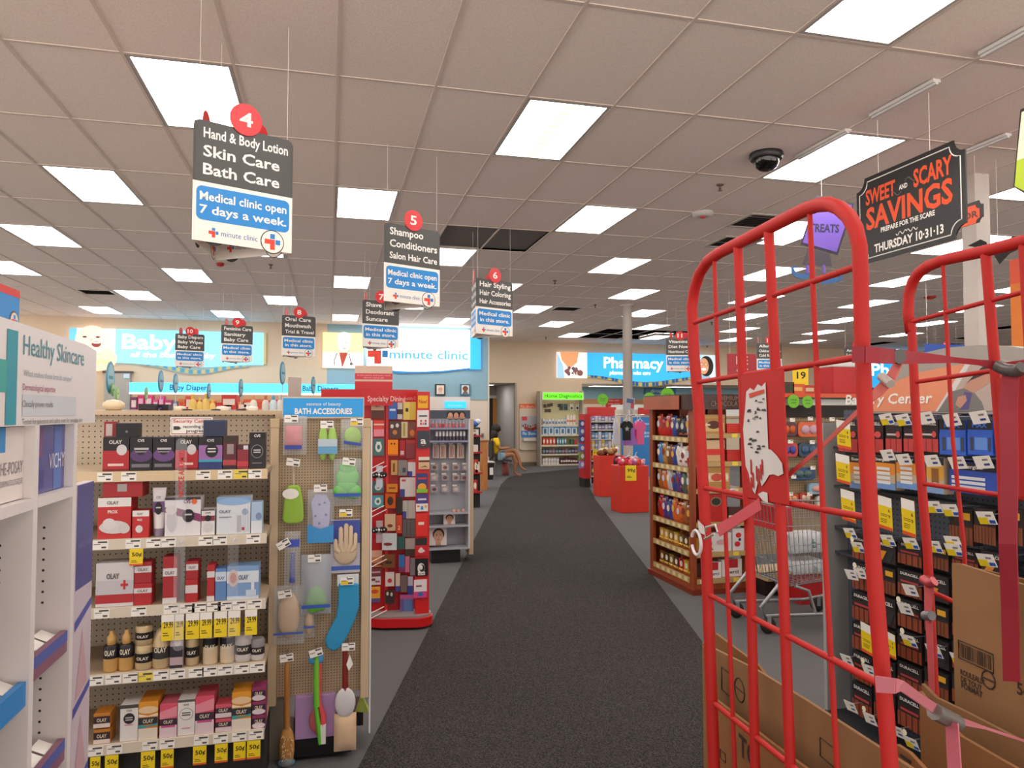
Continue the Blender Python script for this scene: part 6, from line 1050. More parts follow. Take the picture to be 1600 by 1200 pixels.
# corridor lamp
r = thing('corridor_light', 'ceiling light inside the corridor behind the seated person', 'ceiling light', WORLD, 5.0, 23.6, 2.6); b = MB(); b.box(-.3, -.3, -.03, .3, .3, -.001, frameM); b.build('frame', r); b = MB(); b.add([(-.26, -.26, -.032), (.26, -.26, -.032), (.26, .26, -.032), (-.26, .26, -.032)], [(3, 2, 1, 0)], lensM); b.build('diffuser', r)
# ================================================================== right of the walkway, far to near
# pharmacy counter with round green flags
fO_TOP = Fr((0, 6.35), 0).px(1260, 616)[1] - .031; PCY = 20.6; fPc = Fr((0, PCY), 0); r = thing('pharmacy_counter', 'long cream pharmacy counter behind the clothes racks', 'counter', WORLD, 8.0, PCY, 0)
b = MB(); b.box(0, 0, 0, 13, .6, 1.5, M('#d6c6ae', .5)); b.box(-.05, -.05, 1.5, 13, .65, 1.56, M('#c0a080', .45)); b.build('body', r); b = MB(); b.box(.3, .1, 1.56, 12, .14, 1.9, M('#d8dcdc', .2)); b.build('screen', r)
for k, (u, v, rad, fy) in enumerate(((942, 624, .17, 20.55), (1015, 624, .21, 20.55), (1043, 617, .22, 20.55), (1240, 627, .065, 6.22), (1262, 628, .06, 6.22))):
    f = Fr((0, fy), 0); x, z = f.px(u, v); r = thing('round_flag', 'round lime green flag sign ' + ('left of the far column', 'right of the far column', 'just above the chocolate stand', 'under the goggles top shelf', 'half hidden by the cart bar')[k], 'flag sign', f, x, 0, z)
    b = MB(); b.slab([(rad * math.cos(a * .2618), rad * math.sin(a * .2618)) for a in range(24)], 0, .01, M('#6fbe1e', .4)); b.build('disc', r); t = MB(); t.text('allergy', 0, .01, rad * .22, M('#2a4a14'), w=rad * 1.1, y=-.002); t.text('center', 0, -rad * .3, rad * .22, M('#2a4a14'), w=rad * .9, y=-.002); t.build('lettering', r)
    zb_ = 1.562 if fy > 20 else fO_TOP; b = MB(); b.tube([(0, .006, -rad if fy > 20 else rad), (0, .006, zb_ - z)], .006, GREY, 5); b.build('stem', r)
def shelfunit(name, label, fr, px, cols, shelf_v, header=None, um=None):
    x0, z0, x1, z1 = fr.rc(*px); w = x1 - x0; r = thing(name, label, 'shelving', fr, x0, 0, 0); um = um or (px[0] + px[2]) / 2
    b = MB(); b.box(0, .4, .1, w, .43, z1, M('#b9b3aa', .5)); b.build('back_panel', r); b = MB(); b.box(0, .05, 0, w, .4, .1, M('#2a2828')); b.build('base', r)
    for x in (-.02, w - .01): b = MB(); b.box(x, .0, 0, x + .03, .43, z1 - .25, M('#c9bfb2', .45)); b.build('side_panel', r)
    if header: b = MB(); b.box(0, .2, z1 - .28, w, .25, z1, M(header, .4)); b.build('header', r)
    zs2 = [fr.px(um, v)[1] for v in shelf_v]
    for z in zs2: b = MB(); b.box(0, 0, z - .03, w, .4, z, M('#c3bdb4', .4)); b.build('shelf', r)
    return r, w, x0, zs2
fE = Fr((0, 16.3), 0); r, w, x0, ze = shelfunit('toiletries_endcap', 'grey shelving endcap with red header behind the red bins', fE, (923, 636, 968, 752), 0, (658, 671, 686, 701, 719, 743), '#c42a24')
EC = [(['#8a80b0', '#c8c4d8', '#b0a8c8'], .12, 'lilac bottle'), (['#6a6a9a', '#9aa0b8', '#7a7a90'], .13, 'violet bottle'), (['#5a84b8', '#7aa8d0', '#c8d4e0'], .17, 'blue pack'), (['#d8b83a', '#8a9ab0', '#c8ccd4'], .2, 'yellow tagged bottle'), (['#c84a2a', '#b89a7a', '#d87a4a'], .17, 'orange pack'), (['#6a5a4a', '#d8b02a', '#8a6a3a'], .3, 'brown and yellow box')]
for k, (cs, h, nm) in enumerate(EC):
    for i in range(8): a = x0 + .03 + (w - .06) * i / 8; carton('%s on the grey endcap behind the red bins' % nm, fE, a, a + (w - .06) / 8 * .84, ze[k] + .001, h * R.uniform(.85, 1.05), .1, cs[i % 3], [('b', .3, .6, '#d0ccd0' if k < 4 else '#e8c070')], 'bottle_pack' if k < 4 else 'snack_box', 'bottle' if k < 4 else 'box', .004)
for k in range(7): a = x0 + .05 + k * (w - .1) / 7; ytag('yellow sale tag on the grey endcap', fE, a, a + .09, ze[3] - .2, ze[3] - .03, -.004, '2', 'sale tags on the grey endcap')
fE2 = Fr((0, 15.4), 0); r = thing('red_rack', 'narrow red rack end beside the grey endcap', 'rack', fE2, fE2.px(914, 700)[0], 0, 0); b = MB(); ww = fE2.px(923, 700)[0] - fE2.px(914, 700)[0]; b.box(0, 0, .2, ww, .4, fE2.px(918, 647)[1], M('#b8181e', .4)); b.box(.0, .03, 0, ww, .38, .2, M('#1c1a1a')); b.build('body', r)
for k, (v, c) in enumerate(((662, '#2a3a78'), (674, '#3a5a9a'), (686, '#2a3a78'), (700, '#4a6ab0'), (713, '#6a8a3a'), (726, '#8a7ab0'))): a, z = fE2.px(907, v); carton('%s blister pack hanging on the red rack side' % ('navy', 'blue', 'dark navy', 'light blue', 'green', 'lilac')[k], fE2, a, a + .13, z - .08, .16, .08, c, [('o', .5, .5, .3, .3, '#c8ccd8')], 'blister_pack', 'pack', .05)
fE3 = Fr((0, 14.6), 0); r = thing('prescription_sign', 'tall blue board with white words behind the shirt rack', 'sign', fE3, fE3.px(972, 680)[0], 0, 0); ww = fE3.px(1022, 680)[0] - fE3.px(972, 680)[0]; zt_ = fE3.px(1000, 652)[1]; b = MB(); b.box(0, 0, .3, ww, .04, zt_, M('#1f7cc4', .4)); b.build('board', r); b = MB(); b.box(0, .1, 0, ww, .4, fE3.px(1000, 640)[1], M('#cfc3b2', .5)); b.box(ww * .55, .05, fE3.px(1000, 648)[1], ww, .09, fE3.px(1000, 637)[1], M('#c42a24')); b.build('cabinet', r)
t = MB()
for s, v in (('more', 664), ('prescriptions', 678), ('at store.com', 683)): t.text(s, ww - .03, fE3.px(1000, v)[1], .06, M('#d0e4f4'), w=.055 * len(s), al='r', bold=True, y=-.002)
t.build('lettering', r)
# bins, clothes rack, shirts
RB = M('#cf2a14', .5)
f1b = Fr((0, 13.65), 0); x0, z0, x1, z1 = f1b.rc(938, 712, 974, 776); r = thing('dump_bin', 'farther red cardboard bin with brown plush on top', 'bin', f1b, x0, 0, 0); b = MB(); b.box(0, 0, 0, x1 - x0, .4, z1, RB); b.build('body', r, bev=.01)
for k in range(6): c = ('#7a4a2a', '#d8c8b0', '#3a2a20', '#b08a5a', '#8a5a34', '#e0d8cc')[k]; tag(MB().ell((0, 0, .05), (.09, .07, .06), M(c, .9), 10, 6).ell((.07, -.03, .09), (.045, .045, .045), M(c, .9), 8, 6).build('plush_toy', loc=f1b.W(x0 + .05 + k * .065, .1 + .08 * (k % 3), z1 + .002 + .03 * (k % 2))), '%s plush toy heaped on the farther red bin' % ('brown', 'cream', 'dark brown', 'tan', 'reddish brown', 'white')[k], 'soft toy')
f2b = Fr((0, 11.4), 0); x0, z0, x1, z1 = f2b.rc(970, 728, 1014, 802); r = thing('dump_bin', 'nearer red cardboard bin with a 99 cent sign', 'bin', f2b, x0, 0, 0); b = MB(); b.box(0, 0, 0, x1 - x0, .45, z1, RB); b.build('body', r, bev=.01)
w2 = x1 - x0; ytag('large yellow 99 cent sign on the nearer red bin', f2b, *[f2b.px(u, 740)[0] for u in (977, 994)], f2b.px(985, 751)[1], f2b.px(985, 727)[1], -.004, '99¢', None, orange=False)
for k in range(11): c = ('#d83a5a', '#c82a34', '#e8708a', '#a85aa0', '#d84a3a', '#e0a0b0', '#b82a4a', '#d8405a', '#8a3a5a', '#e05a4a', '#d88aa0')[k]; tag(MB().ell((0, 0, .05), (.055, .05, .05), M(c, .8), 9, 6).ell((.02, -.02, .085), (.03, .03, .03), M('#d8d0d0' if k % 3 == 0 else c, .8), 8, 5).build('soft_ball', loc=f2b.W(x0 + .04 + (k % 6) * w2 / 6.6, .08 + .14 * (k // 6), z1 + .002 + .03 * (k // 6))), '%s soft toy piled on the nearer red bin' % ('rose', 'red', 'pink', 'mauve', 'scarlet', 'pale pink', 'crimson', 'deep pink', 'plum', 'coral', 'dusty pink')[k], 'soft toy')
fR = Fr((0, 12.5), 0); cx0, _ = fR.px(984, 700); ztp = fR.px(984, 648)[1]; r = thing('clothes_rack', 'chrome clothes rack with a card holder on its pole', 'clothes rack', fR, cx0, 0, 0); CH = M('#c8c8cc', .25, metal=.8)
b = MB(); b.tube([(0, 0, .02), (0, 0, fR.px(984, 640)[1])], .015, CH, 8); b.build('pole', r); b = MB(); b.lathe([(.22, 0), (.22, .02), (.03, .035)], CH, n=20); b.build('base', r)
for dx, dy in ((-.3, -.05), (.3, .02), (-.02, -.3), (.15, .25)): b = MB(); b.tube([(0, 0, ztp - .02), (dx, dy, ztp)], .01, CH, 6); b.build('arm', r)
r = thing('rack_card', 'tilted picture card on top of the clothes rack pole', 'sign', fR, cx0, 0, fR.px(984, 640)[1], None, .2); b = MB(); b.mx = Matrix.Rotation(.12, 4, 'Y'); b.box(-.1, 0, 0, .1, .01, .22, M('#a8a4b0', .4)); b.rect(.02, .03, .09, .13, M('#b83a34'), -.001); b.rect(-.08, .12, .08, .2, M('#4a5a80'), -.001); b.build('card', r)
def shirt(u, v0, v1, wpx, col, label, y, dress=False, star=None, f=fR, rot=0.0):
    x, zt_ = f.px(u, v0, y); zb_ = f.px(u, v1, y)[1]; k = wpx * 12.7 / 1141 / 2; h = zt_ - zb_; r = thing('dress' if dress else 'shirt', label, 'dress' if dress else 'shirt', f, x, y, zb_, None, rot)
    o = [(-.62, 0), (.62, 0), (.6, .45), (.68, .62), (1, .66), (.94, .85), (.45, 1), (.18, 1), (0, .93), (-.18, 1), (-.45, 1), (-.94, .85), (-1, .66), (-.68, .62), (-.6, .45)]
    if dress: o = [(-.95, 0), (.95, 0), (.5, .55), (.55, .75), (.4, 1), (.2, 1), (0, .92), (-.2, 1), (-.4, 1), (-.55, .75), (-.5, .55)]
    b = MB(); b.slab([(a * k, c * h) for a, c in o], -.02, .02, M(col, .85)); b.build('garment', r, bev=.008)
    b = MB(); b.tube([(-.4 * k, 0, h), (0, 0, h + .05), (.4 * k, 0, h)], .006, M('#e2dfe0', .3), 5); b.tube([(0, 0, h + .05), (.0, 0, h + .1), (.025, 0, h + .12)], .004, M('#e2dfe0', .3), 5); b.build('hanger', r)
    if star: b = MB(); b.poly([(k * .42 * (1 if i % 2 == 0 else .45) * math.sin(i * .628), h * .6 + k * .42 * (1 if i % 2 == 0 else .45) * math.cos(i * .628)) for i in range(10)], M('#9aa09e', .4), -.022); b.build('star_print', r)
shirt(962, 657, 695, 15, '#cfd0d8', 'white sparkly dress hanging on the left of the rack', -.02, True); shirt(979, 658, 688, 22, '#1a1a1e', 'black tee with grey star at the front of the rack', -.28, star=1)
shirt(984, 665, 696, 30, '#9a6ab4', 'purple skirted dress behind the black star tee', -.1, True); shirt(1000, 658, 695, 24, '#d85a8a', 'bright pink top on the right of the rack', .06, rot=.3); shirt(996, 660, 692, 22, '#c84a8a', 'magenta top behind the bright pink one', .22); shirt(965, 712, 750, 14, '#18181c', 'black tee hung low between the two red bins', -.15, star=1)
for k, (u, v) in enumerate(((985, 715), (995, 716))): x, z = f2b.px(u, v, .2); r = tag(MB().tube([(-.1, 0, 0), (0, 0, .06), (.1, 0, 0), (-.1, 0, 0)], .007, M('#d8d8da', .3), 5).tube([(0, 0, .06), (0, 0, .1), (.03, 0, .12)], .005, M('#d8d8da', .3), 5).build('clothes_hanger', loc=f2b.W(x, .25, z - .02)), 'empty white hanger stuck in the toys of the nearer bin, %s' % ('left', 'right')[k], 'hanger')

# ================================================================== premium chocolate stand
CX = 3.27; fL = Fr((CX, 0), -90); fF = Fr((CX, 6.16), 0); CW = wood('#7e3414', '#a04a1e', 2)
yN, yF = 6.16, 7.1; r = CS = thing('chocolate_stand', 'orange brown wooden chocolate stand with curved dark header', 'shelving', fF, 0, 0, 0); ct = fF.px(1125, 638)[1]; cw = fF.px(1168, 780)[0]
b = MB(); b.box(0, 0, 0, cw, yF - yN, .13, CW); b.box(-.02, -.02, 0, cw + .02, yF - yN + .02, .05, M('#7a2c12', .4)); b.build('base', r)
for x, y in ((0, 0), (0, yF - yN - .08), (cw - .03, 0), (cw - .03, yF - yN - .08)): b = MB(); b.box(x, y, .13, x + .03, y + .08, ct, CW); b.build('post', r)
b = MB(); b.box(.32, .33, .13, .34, yF - yN - .02, ct, CW); b.box(.05, .33, .13, cw - .02, .35, ct, CW); b.box(.01, yF - yN - .02, .13, .33, yF - yN, ct, CW); b.build('back_panel', r)
lz = [fL.px(1055, v)[1] for v in (683, 728, 769, 816, 854, 893)]; fz = [fF.px(1130, v)[1] for v in (677, 721, 763, 815, 862, 903)]
for z in lz: 
    b = MB(); b.box(.01, .09, z - .02, .32, yF - yN - .09, z, CW); so = b.build('shelf', r); b = MB(); b.box(-.004, .085, z - .045, .008, yF - yN - .085, z + .005, M('#b89a66', .4))
    for i in range(6): b.add([(-.0046, .12 + i * .12, z - .038), (-.0046, .12 + i * .12 + .06, z - .038), (-.0046, .12 + i * .12 + .06, z - .002), (-.0046, .12 + i * .12, z - .002)], [(0, 3, 2, 1)], M('#e0cc9c', .5))
    b.build('price_rail', so)
for z in fz: b = MB(); b.box(.03, .0, z - .02, cw - .03, .33, z, CW); so = b.build('shelf', r); b = MB(); b.box(.03, -.006, z - .045, cw - .03, .0, z, M('#b89a66', .4)); b.rect(.06, z - .04, .13, z - .004, M('#e8dcb8'), -.0065); b.rect(cw - .16, z - .04, cw - .1, z - .004, M('#ecd24a'), -.0065); b.build('price_rail', so)
HB = M('#3a1c18', .35); b = MB(); hz0, hz1 = ct - .01, fF.px(1125, 616)[1]; hw = cw + .04
b.floorslab([(-.05, yF - yN + .02), (-.07, .2), (-.04, .02)] + [(hw * i / 8, -.05 - .05 * math.sin(math.pi * i / 8)) for i in range(9)] + [(hw, yF - yN)], hz0, hz1, HB); b.add([(-.072, .12, hz0), (-.072, .2, hz0), (-.052, yF - yN + .02, hz0), (-.052, yF - yN + .02, hz1 - .01), (-.072, .2, hz1 - .01), (-.072, .12, hz1 - .01)], [(5, 4, 3, 2, 1, 0)], M('#a84e1e', .4)); hb = b.build('header', r)
t = MB(); t.text('PREMIUM', hw * .52, hz0 + .085, .04, M('#8a6a5a'), w=.22, y=-.104); t.text('CHOCOLATES', hw * .52, hz0 + .03, .048, M('#8a6a5a'), w=.36, y=-.104); t.mx = Matrix.Translation((-.075, .42, hz0)) @ Matrix.Rotation(-math.pi / 2, 4, 'Z'); t.text('Premium', .0, .085, .03, M('#8a6a5a'), w=.2); t.text('Chocolates', 0, .04, .03, M('#8a6a5a'), w=.25); t.build('lettering', hb)
nm = {'#c82a24': 'red', '#b81f2a': 'dark red', '#3a4a94': 'blue', '#2a2430': 'black', '#5a3a8a': 'purple', '#c8c4c8': 'silver', '#3f86d0': 'bright blue', '#b88a4a': 'tan', '#e8e4e0': 'white', '#7a4a2a': 'brown', '#d8682a': 'orange', '#8a9a9a': 'grey', '#a8602a': 'copper', '#c89a3a': 'gold', '#8a6a2a': 'dark gold', '#4a3020': 'dark brown', '#4a6a5a': 'green'}
LR = [['#c82a24', '#c82a24', '#b81f2a', '#3a4a94', '#2a2430', '#2a2430', '#c8c4c8'], ['#3f86d0', '#b88a4a', '#7a4a2a', '#3a4a94', '#e8e4e0', '#e8e4e0', '#b81f2a'], ['#a8602a', '#d8682a', '#c8c4c8', '#3a4a94', '#5a3a8a', '#4a6a5a', '#b88a4a'], ['#c82a24', '#5a3a8a', '#3a4a94', '#d8682a', '#d8682a', '#a8602a', '#7a4a2a'], ['#c89a3a', '#c89a3a', '#8a6a2a', '#c89a3a', '#8a6a2a', '#4a3020', '#c89a3a'], ['#7a4a2a', '#4a3020', '#8a6a2a', '#4a3020', '#b81f2a', '#c89a3a', '#4a3020']]
RW = ('top', 'second', 'third', 'fourth', 'fifth', 'lowest')
for k in range(6):
    for i, c in enumerate(LR[k]):
        ya = yF - .13 - i * .104; xa = -ya; h = R.uniform(.19, .235) if k < 4 else (.12 if k == 4 else .13)
        r = thing('chocolate_bag' if k < 4 else 'chocolate_box', '%s chocolate %s on the %s shelf of the stand side' % (nm[c], 'bag' if k < 4 else 'box', RW[k]), 'chocolates', fL, xa, .05, lz[k] + .001)
        b = MB()
        if k < 4: b.pillow(0, 0, .095, h, .03, M(c, .25)); b.disc(.048, h * .55, .03, M(R.choice(['#e8d8c0', '#d8a040', '#c8c8d0', '#8a2a2a'])), -.031, rz=h * .16, n=12); b.rect(.01, h * .8, .085, h * .9, M(R.choice(['#e8e0d8', '#d8b060', '#3a2a4a'])), -.02)
        else: 
            b.box(0, 0, 0, .095, .12, h, M(c, .3)); b.disc(.048, h * .6, .028, M('#e8dcc0'), -.001, n=12)
            for q in range(3): b.ell((.018 + q * .03, -.004, .022), (.014, .01, .016), M('#d8a848', .25, metal=.5), 8, 5)
        b.build('bag' if k < 4 else 'box', r)
def fbox(u0, v0, u1, k, col, items, label, d=.07, y=.01): a, e = fF.px(u0, (v0 + 700) / 2, y)[0], fF.px(u1, (v0 + 700) / 2, y)[0]; carton(label, fF, a, e, fz[k] + .001, fF.px((u0 + u1) / 2, v0, y)[1] - fz[k], d, col, items, 'chocolate_box', 'chocolates', y)
fbox(1097, 648, 1133, 0, '#b88a4a', [('r', .05, .1, .95, .55, '#d8b878'), ('o', .5, .45, .28, .22, '#5a2a1a'), ('r', .1, .4, .35, .5, '#e8d8c0'), ('b', .8, 1, '#d0a868')], 'gold chocolate box with oval picture on the front top shelf'); fbox(1136, 662, 1162, 0, '#d83224', [], 'plain red chocolate box on the front top shelf', y=.05)
fbox(1097, 688, 1132, 1, '#c8a270', [('b', .3, .58, '#d0302a'), ('b', .58, 1, '#d0b088')], 'tan chocolate box with red ribbon on the front second shelf'); fbox(1136, 703, 1160, 1, '#c82a24', [], 'red chocolate box on the front second shelf', y=.06)
fbox(1099, 729, 1140, 2, '#b08448', [('r', .05, .3, .95, .7, '#d8c090'), ('o', .5, .5, .22, .18, '#c84a34'), ('o', .15, .5, .1, .12, '#e8dcc8'), ('o', .85, .5, .1, .12, '#e8dcc8')], 'gold chocolate box with praline picture on the front third shelf')
fbox(1099, 772, 1134, 3, '#b81f1c', [('o', .55, .72, .25, .17, '#8a7a5a'), ('o', .55, .72, .2, .13, '#2a2a1c')], 'large red tin box with dark oval on the front fourth shelf'); fbox(1138, 792, 1160, 3, '#4a2a22', [('b', 0, .4, '#d8d0c8')], 'small dark box on the front fourth shelf')
fbox(1102, 833, 1142, 4, '#dcd6d2', [('p', [(.02, .1), (.2, .3), (.3, .1)], '#4a6a2a'), ('o', .12, .45, .12, .2, '#c83a2a'), ('o', .6, .5, .2, .14, '#d8a8b0')], 'white box with red flower print on the front fifth shelf'); fbox(1144, 826, 1162, 4, '#dedade', [('o', .5, .7, .25, .12, '#c82a34'), ('o', .4, .3, .25, .12, '#c82a34'), ('o', .6, .5, .12, .07, '#3a3a4a')], 'white and red patterned tin on the front fifth shelf')
for k, (u0, v0, u1, lab) in enumerate(((1102, 879, 1126, 'white box with red corner, left on the front lowest shelf'), (1127, 874, 1158, 'white box with red square, right on the front lowest shelf'))): fbox(u0, v0, u1, 5, '#e2dcd8', [('r', .3, .5, .8, 1, '#b81f24'), ('t', 'merci', .5, .18, .2, '#3a2a2a', .7)], lab, y=.01 + .02 * k)

# ================================================================== goggles gondola
fO = Fr((0, 6.35), 0); gx_a, gx_b = cw + CX + .05, fO.px(1345, 700)[0] + 1.6; gt = fO.px(1260, 616)[1]
r = GO = thing('goggles_gondola', 'long pegboard gondola of masks with an orange edged top shelf', 'shelving', fO, gx_a, 0, 0); w = gx_b - gx_a; zq = lambda v, u=1265: fO.px(u, v)[1]
b = MB(); b.box(0, .0, .3, w, .02, gt - .05, pegboard('#a3906f', .0254, .17)); b.build('pegboard', r); b = MB(); b.box(0, -.1, gt - .03, w, .5, gt, M('#8a8276', .5)); so = b.build('top_shelf', r); b = MB(); b.box(0, -.11, gt - .035, w, -.1, gt + .005, M('#d85426', .4)); b.build('orange_edge', so)
b = MB(); b.box(0, -.02, zq(652), w, .0, zq(634), M('#241e1a', .6)); b.build('dark_band', r); b = MB(); b.box(0, -.03, zq(633), w, -.01, zq(624), M('#d8dcd8', .4)); b.build('pale_band', r)
wb = fO.px(1244, 905)[0] - gx_a; b = MB(); b.box(0, -.42, .14, wb, .0, .2, M('#c9ae84', .5)); b.box(0, -.38, 0, wb, 0, .14, M('#1e1b1a', .5)); b.box(wb, .0, 0, w, .02, .3, M('#5a544e', .5)); so = b.build('base_shelf', r); b = MB(); b.box(0, -.43, .16, wb, -.42, .205, M('#e0b820', .4)); b.build('yellow_edge', so)
b = MB(); b.box(.9, -.01, .2, .94, .03, gt - .05, M('#9a8a70', .5)); b.build('standard', r)
MK = [(1221, 660, 1246, 682, '#5a2a3a', '#c85a2a', 'purple and orange swim goggles card'), (1247, 659, 1283, 683, '#d8602a', '#c8a0b0', 'orange swim mask with pink lens'), (1288, 660, 1312, 682, '#3a3a44', '#5a5a6a', 'dark grey swim mask'), (1221, 692, 1247, 714, '#c83a3a', '#4a4a9a', 'red and blue dive toy pack'), (1248, 692, 1280, 714, '#24405a', '#3a5a7a', 'navy blue mask set'), (1284, 703, 1308, 720, '#7a2a24', '#3a2a3a', 'dark red goggles pack'), (1284, 722, 1306, 744, '#c8562a', '#a89a70', 'orange mask with clear lens in the third row'), (1238, 731, 1274, 750, '#234a78', '#4a6a6a', 'deep blue goggles in the third row'), (1226, 772, 1248, 786, '#c8502a', '#e0a070', 'orange toy pack in the lowest row'), (1250, 770, 1268, 785, '#b83a34', '#e0c8b0', 'red toy pack in the lowest row'), (1264, 755, 1306, 772, '#8ab0c8', '#d8a090', 'pale blue bubble pack in the lowest row'), (1276, 774, 1316, 800, '#d8d4cc', '#8ab04a', 'white and green bundle near the cart')]
for u0, v0, u1, v1, c, c2, lab in MK:
    x0, z0, x1, z1 = fO.rc(u0, v0, u1, v1, -.08); ww, hh = x1 - x0, z1 - z0; r = thing('goggles_pack', lab, 'goggles pack', fO, x0, -.08, z0); b = MB(); b.slab(rr(0, 0, ww, hh, hh * .3), 0, .04, M(c, .35)); b.build('shell', r, bev=.004); b = MB(); b.ell((ww * .32, -.002, hh * .5), (ww * .2, .014, hh * .3), M(c2, .25), 10, 6); b.ell((ww * .68, -.002, hh * .5), (ww * .2, .014, hh * .3), M(c2, .25), 10, 6); b.build('lens', r)
for u, v in ((1238, 656), (1266, 654), (1300, 655), (1235, 690), (1269, 691), (1300, 700), (1270, 731), (1240, 745), (1235, 772), (1265, 772), (1198, 822)):
    x, z = fO.px(u, v, -.1); b = MB(); b.tube([(0, .1, .01), (0, 0, .01)], .003, CH, 5); ho = b.build('hook', GO, loc=(x - gx_a, -.1, z)); b = MB(); b.box(-.028, -.002, -.018, .028, 0, .018, PAPER); b.rect(0, .006, .022, .012, M('#4a4644'), -.0025); b.build('price_tag', ho)
# goods on the orange edged top shelf
a, e = fO.px(1296, 590, .1)[0], fO.px(1345, 590, .1)[0]; r = thing('cool_box', 'red cool box with white lid on the orange edged shelf', 'cool box', fO, a, .05, gt + .001); hh = fO.px(1320, 574, .05)[1] - gt; b = MB(); b.loft([[(.02, .02, 0), (e - a - .02, .02, 0), (e - a - .02, .28, 0), (.02, .28, 0)], [(0, 0, hh), (e - a, 0, hh), (e - a, .3, hh), (0, .3, hh)]], M('#c01c20', .4), False); b.build('body', r, bev=.015); b = MB(); b.box(-.005, -.005, hh, e - a + .005, .305, hh + .06, M('#e0dcdc', .4)); b.build('lid', r, bev=.015)
ytag('large yellow price sign reading 19 on the orange edged shelf', fO, fO.px(1250, 590)[0], fO.px(1275, 590)[0], gt + .0015, fO.px(1262, 570)[1], .12, '19', None, orange=False)
for k, (u0, u1, v0, c, lab) in enumerate(((1223, 1240, 597, '#4a3424', 'dark stack of toy packs on the orange edged shelf'), (1238, 1256, 600, '#d85a2a', 'orange toy pack on the orange edged shelf'), (1256, 1274, 602, '#b83a2a', 'red toy pack on the orange edged shelf'))): a, e = fO.px(u0, 600, -.05)[0], fO.px(u1, 600, -.05)[0]; carton(lab, fO, a, e, gt + .001, fO.px(u0, v0, -.05)[1] - gt, .12, c, [('r', .1, .3, .8, .7, ('#2a3a24', '#e8b060', '#d8c0a0')[k])], 'toy_pack', 'toy pack', -.06)
a = fO.px(1226, 588, .1)[0]; r = tag(MB().slab([(0, 0), (.26, 0), (.26, .03), (.03, .12)], 0, .03, M('#c84a24', .5)).slab([(.01, .1), (.03, .12), (.26, .03), (.26, .01)], -.004, 0, M('#2a2020')).build('toy_glider', fr=fO, loc=fO.W(a, .2, gt + .001)), 'orange and black wedge shaped toy leaning on the orange edged shelf', 'toy')
flat_sign('best_buy_sign', 'dark red hanging sign with pale letters beyond the cart', Fr((0, 12.0), 0), (1137, 553, 1182, 592), '#a8202a', ['BE', 'ST'], '#e8d0cc', h=.16)
r_ = [o for o in THINGS if o['label'].startswith('dark red hanging sign with pale')][0]; b = MB()
for q in (.05, .4): MB().tube([(q, .01, .3), (q, .01, CEIL - r_.location.z)], .003, STRING, 4).build('hanging_string', r_)
# ================================================================== shopping cart
fK = Fr((0, 4.95), 0); kx = lambda u, v=860: fK.px(u, v)[0]; kz = lambda v, u=1270: fK.px(u, v)[1]
c0 = kx(1226); r = KC = thing('shopping_cart', 'grey wire shopping cart parked before the goggles shelving', 'shopping cart', fK, c0, 0, 0)
STL = M('#a7a6a8', .3, metal=.6); kw = kx(1345) - c0; zt_, zb_ = kz(790), kz(915)
def wires(name, rects):
    for (p0, p1, p2, p3, nu, nv) in rects:
        b = MB(); P_ = [Vector(p) for p in (p0, p1, p2, p3)]
        for i in range(nu + 1): t_ = i / nu; b.tube([P_[0].lerp(P_[1], t_), P_[3].lerp(P_[2], t_)], .0035 if 0 < i < nu else .006, STL, 4)
        for i in range(nv + 1): t_ = i / nv; b.tube([P_[0].lerp(P_[3], t_), P_[1].lerp(P_[2], t_)], .0035 if 0 < i < nv else .007, STL, 4)
        b.build(name, KC)
A_ = [(-.02, 0, zt_), (kw, .04, zt_ - .03), (kw, .46, zt_ - .03), (-.02, .5, zt_)]; B_ = [(.06, .03, zb_), (kw - .03, .06, zb_ + .04), (kw - .03, .42, zb_ + .04), (.06, .46, zb_)]
wires('basket_side', [(A_[0], A_[1], B_[1], B_[0], 16, 4), (A_[3], A_[2], B_[2], B_[3], 16, 4), (A_[0], A_[3], B_[3], B_[0], 10, 4), (A_[1], A_[2], B_[2], B_[1], 10, 4), (B_[0], B_[1], B_[2], B_[3], 14, 8)])
hx0 = kx(1205, 790) - c0
for y in (.02, .46):
    b = MB(); b.tube([(.0, y, zb_ + .02), (-.04, y, zt_), (hx0, y, zt_ + .06), (hx0 - .05, y, zt_ + .09), (hx0 - .12, y, zt_ + .05)], .014, STL, 8); b.build('handle_arm', KC)
    b = MB(); b.tube([(-.02, y, zb_ + .04), (-.2, y, .2), (-.16, y, .13), (.5, y, .11), (kw, y, .13)], .014, STL, 8); b.build('frame_tube', KC)
    b = MB(); b.tube([(.1, y, zb_), (.22, y, .3), (.28, y, .12)], .012, STL, 8); b.build('frame_strut', KC)
b = MB(); b.tube([(hx0 - .12, .0, zt_ + .05), (hx0 - .12, .48, zt_ + .05)], .016, M('#c0262a', .4), 8); b.build('handle_bar', KC)
for x in (-.14, kw - .06):
    for y in (.02, .46):
        b = MB(); b.mx = Matrix.Translation((x, y, .0625)) @ Matrix.Rotation(math.pi / 2, 4, 'X'); b.lathe([(.03, -.018), (.058, -.016), (.062, -.008), (.062, .008), (.058, .016), (.03, .018)], M('#1b1b1d', .6), n=20); wo = b.build('wheel', KC); b = MB(); b.box(x - .016, y - .022, .05, x + .016, y + .022, .13, STL); b.build('caster_fork', KC)
b = MB(); b.box(.0, .04, zt_ - .2, .1, .42, zt_ - .02, M('#c4242a', .4)); b.build('child_seat_flap', KC)
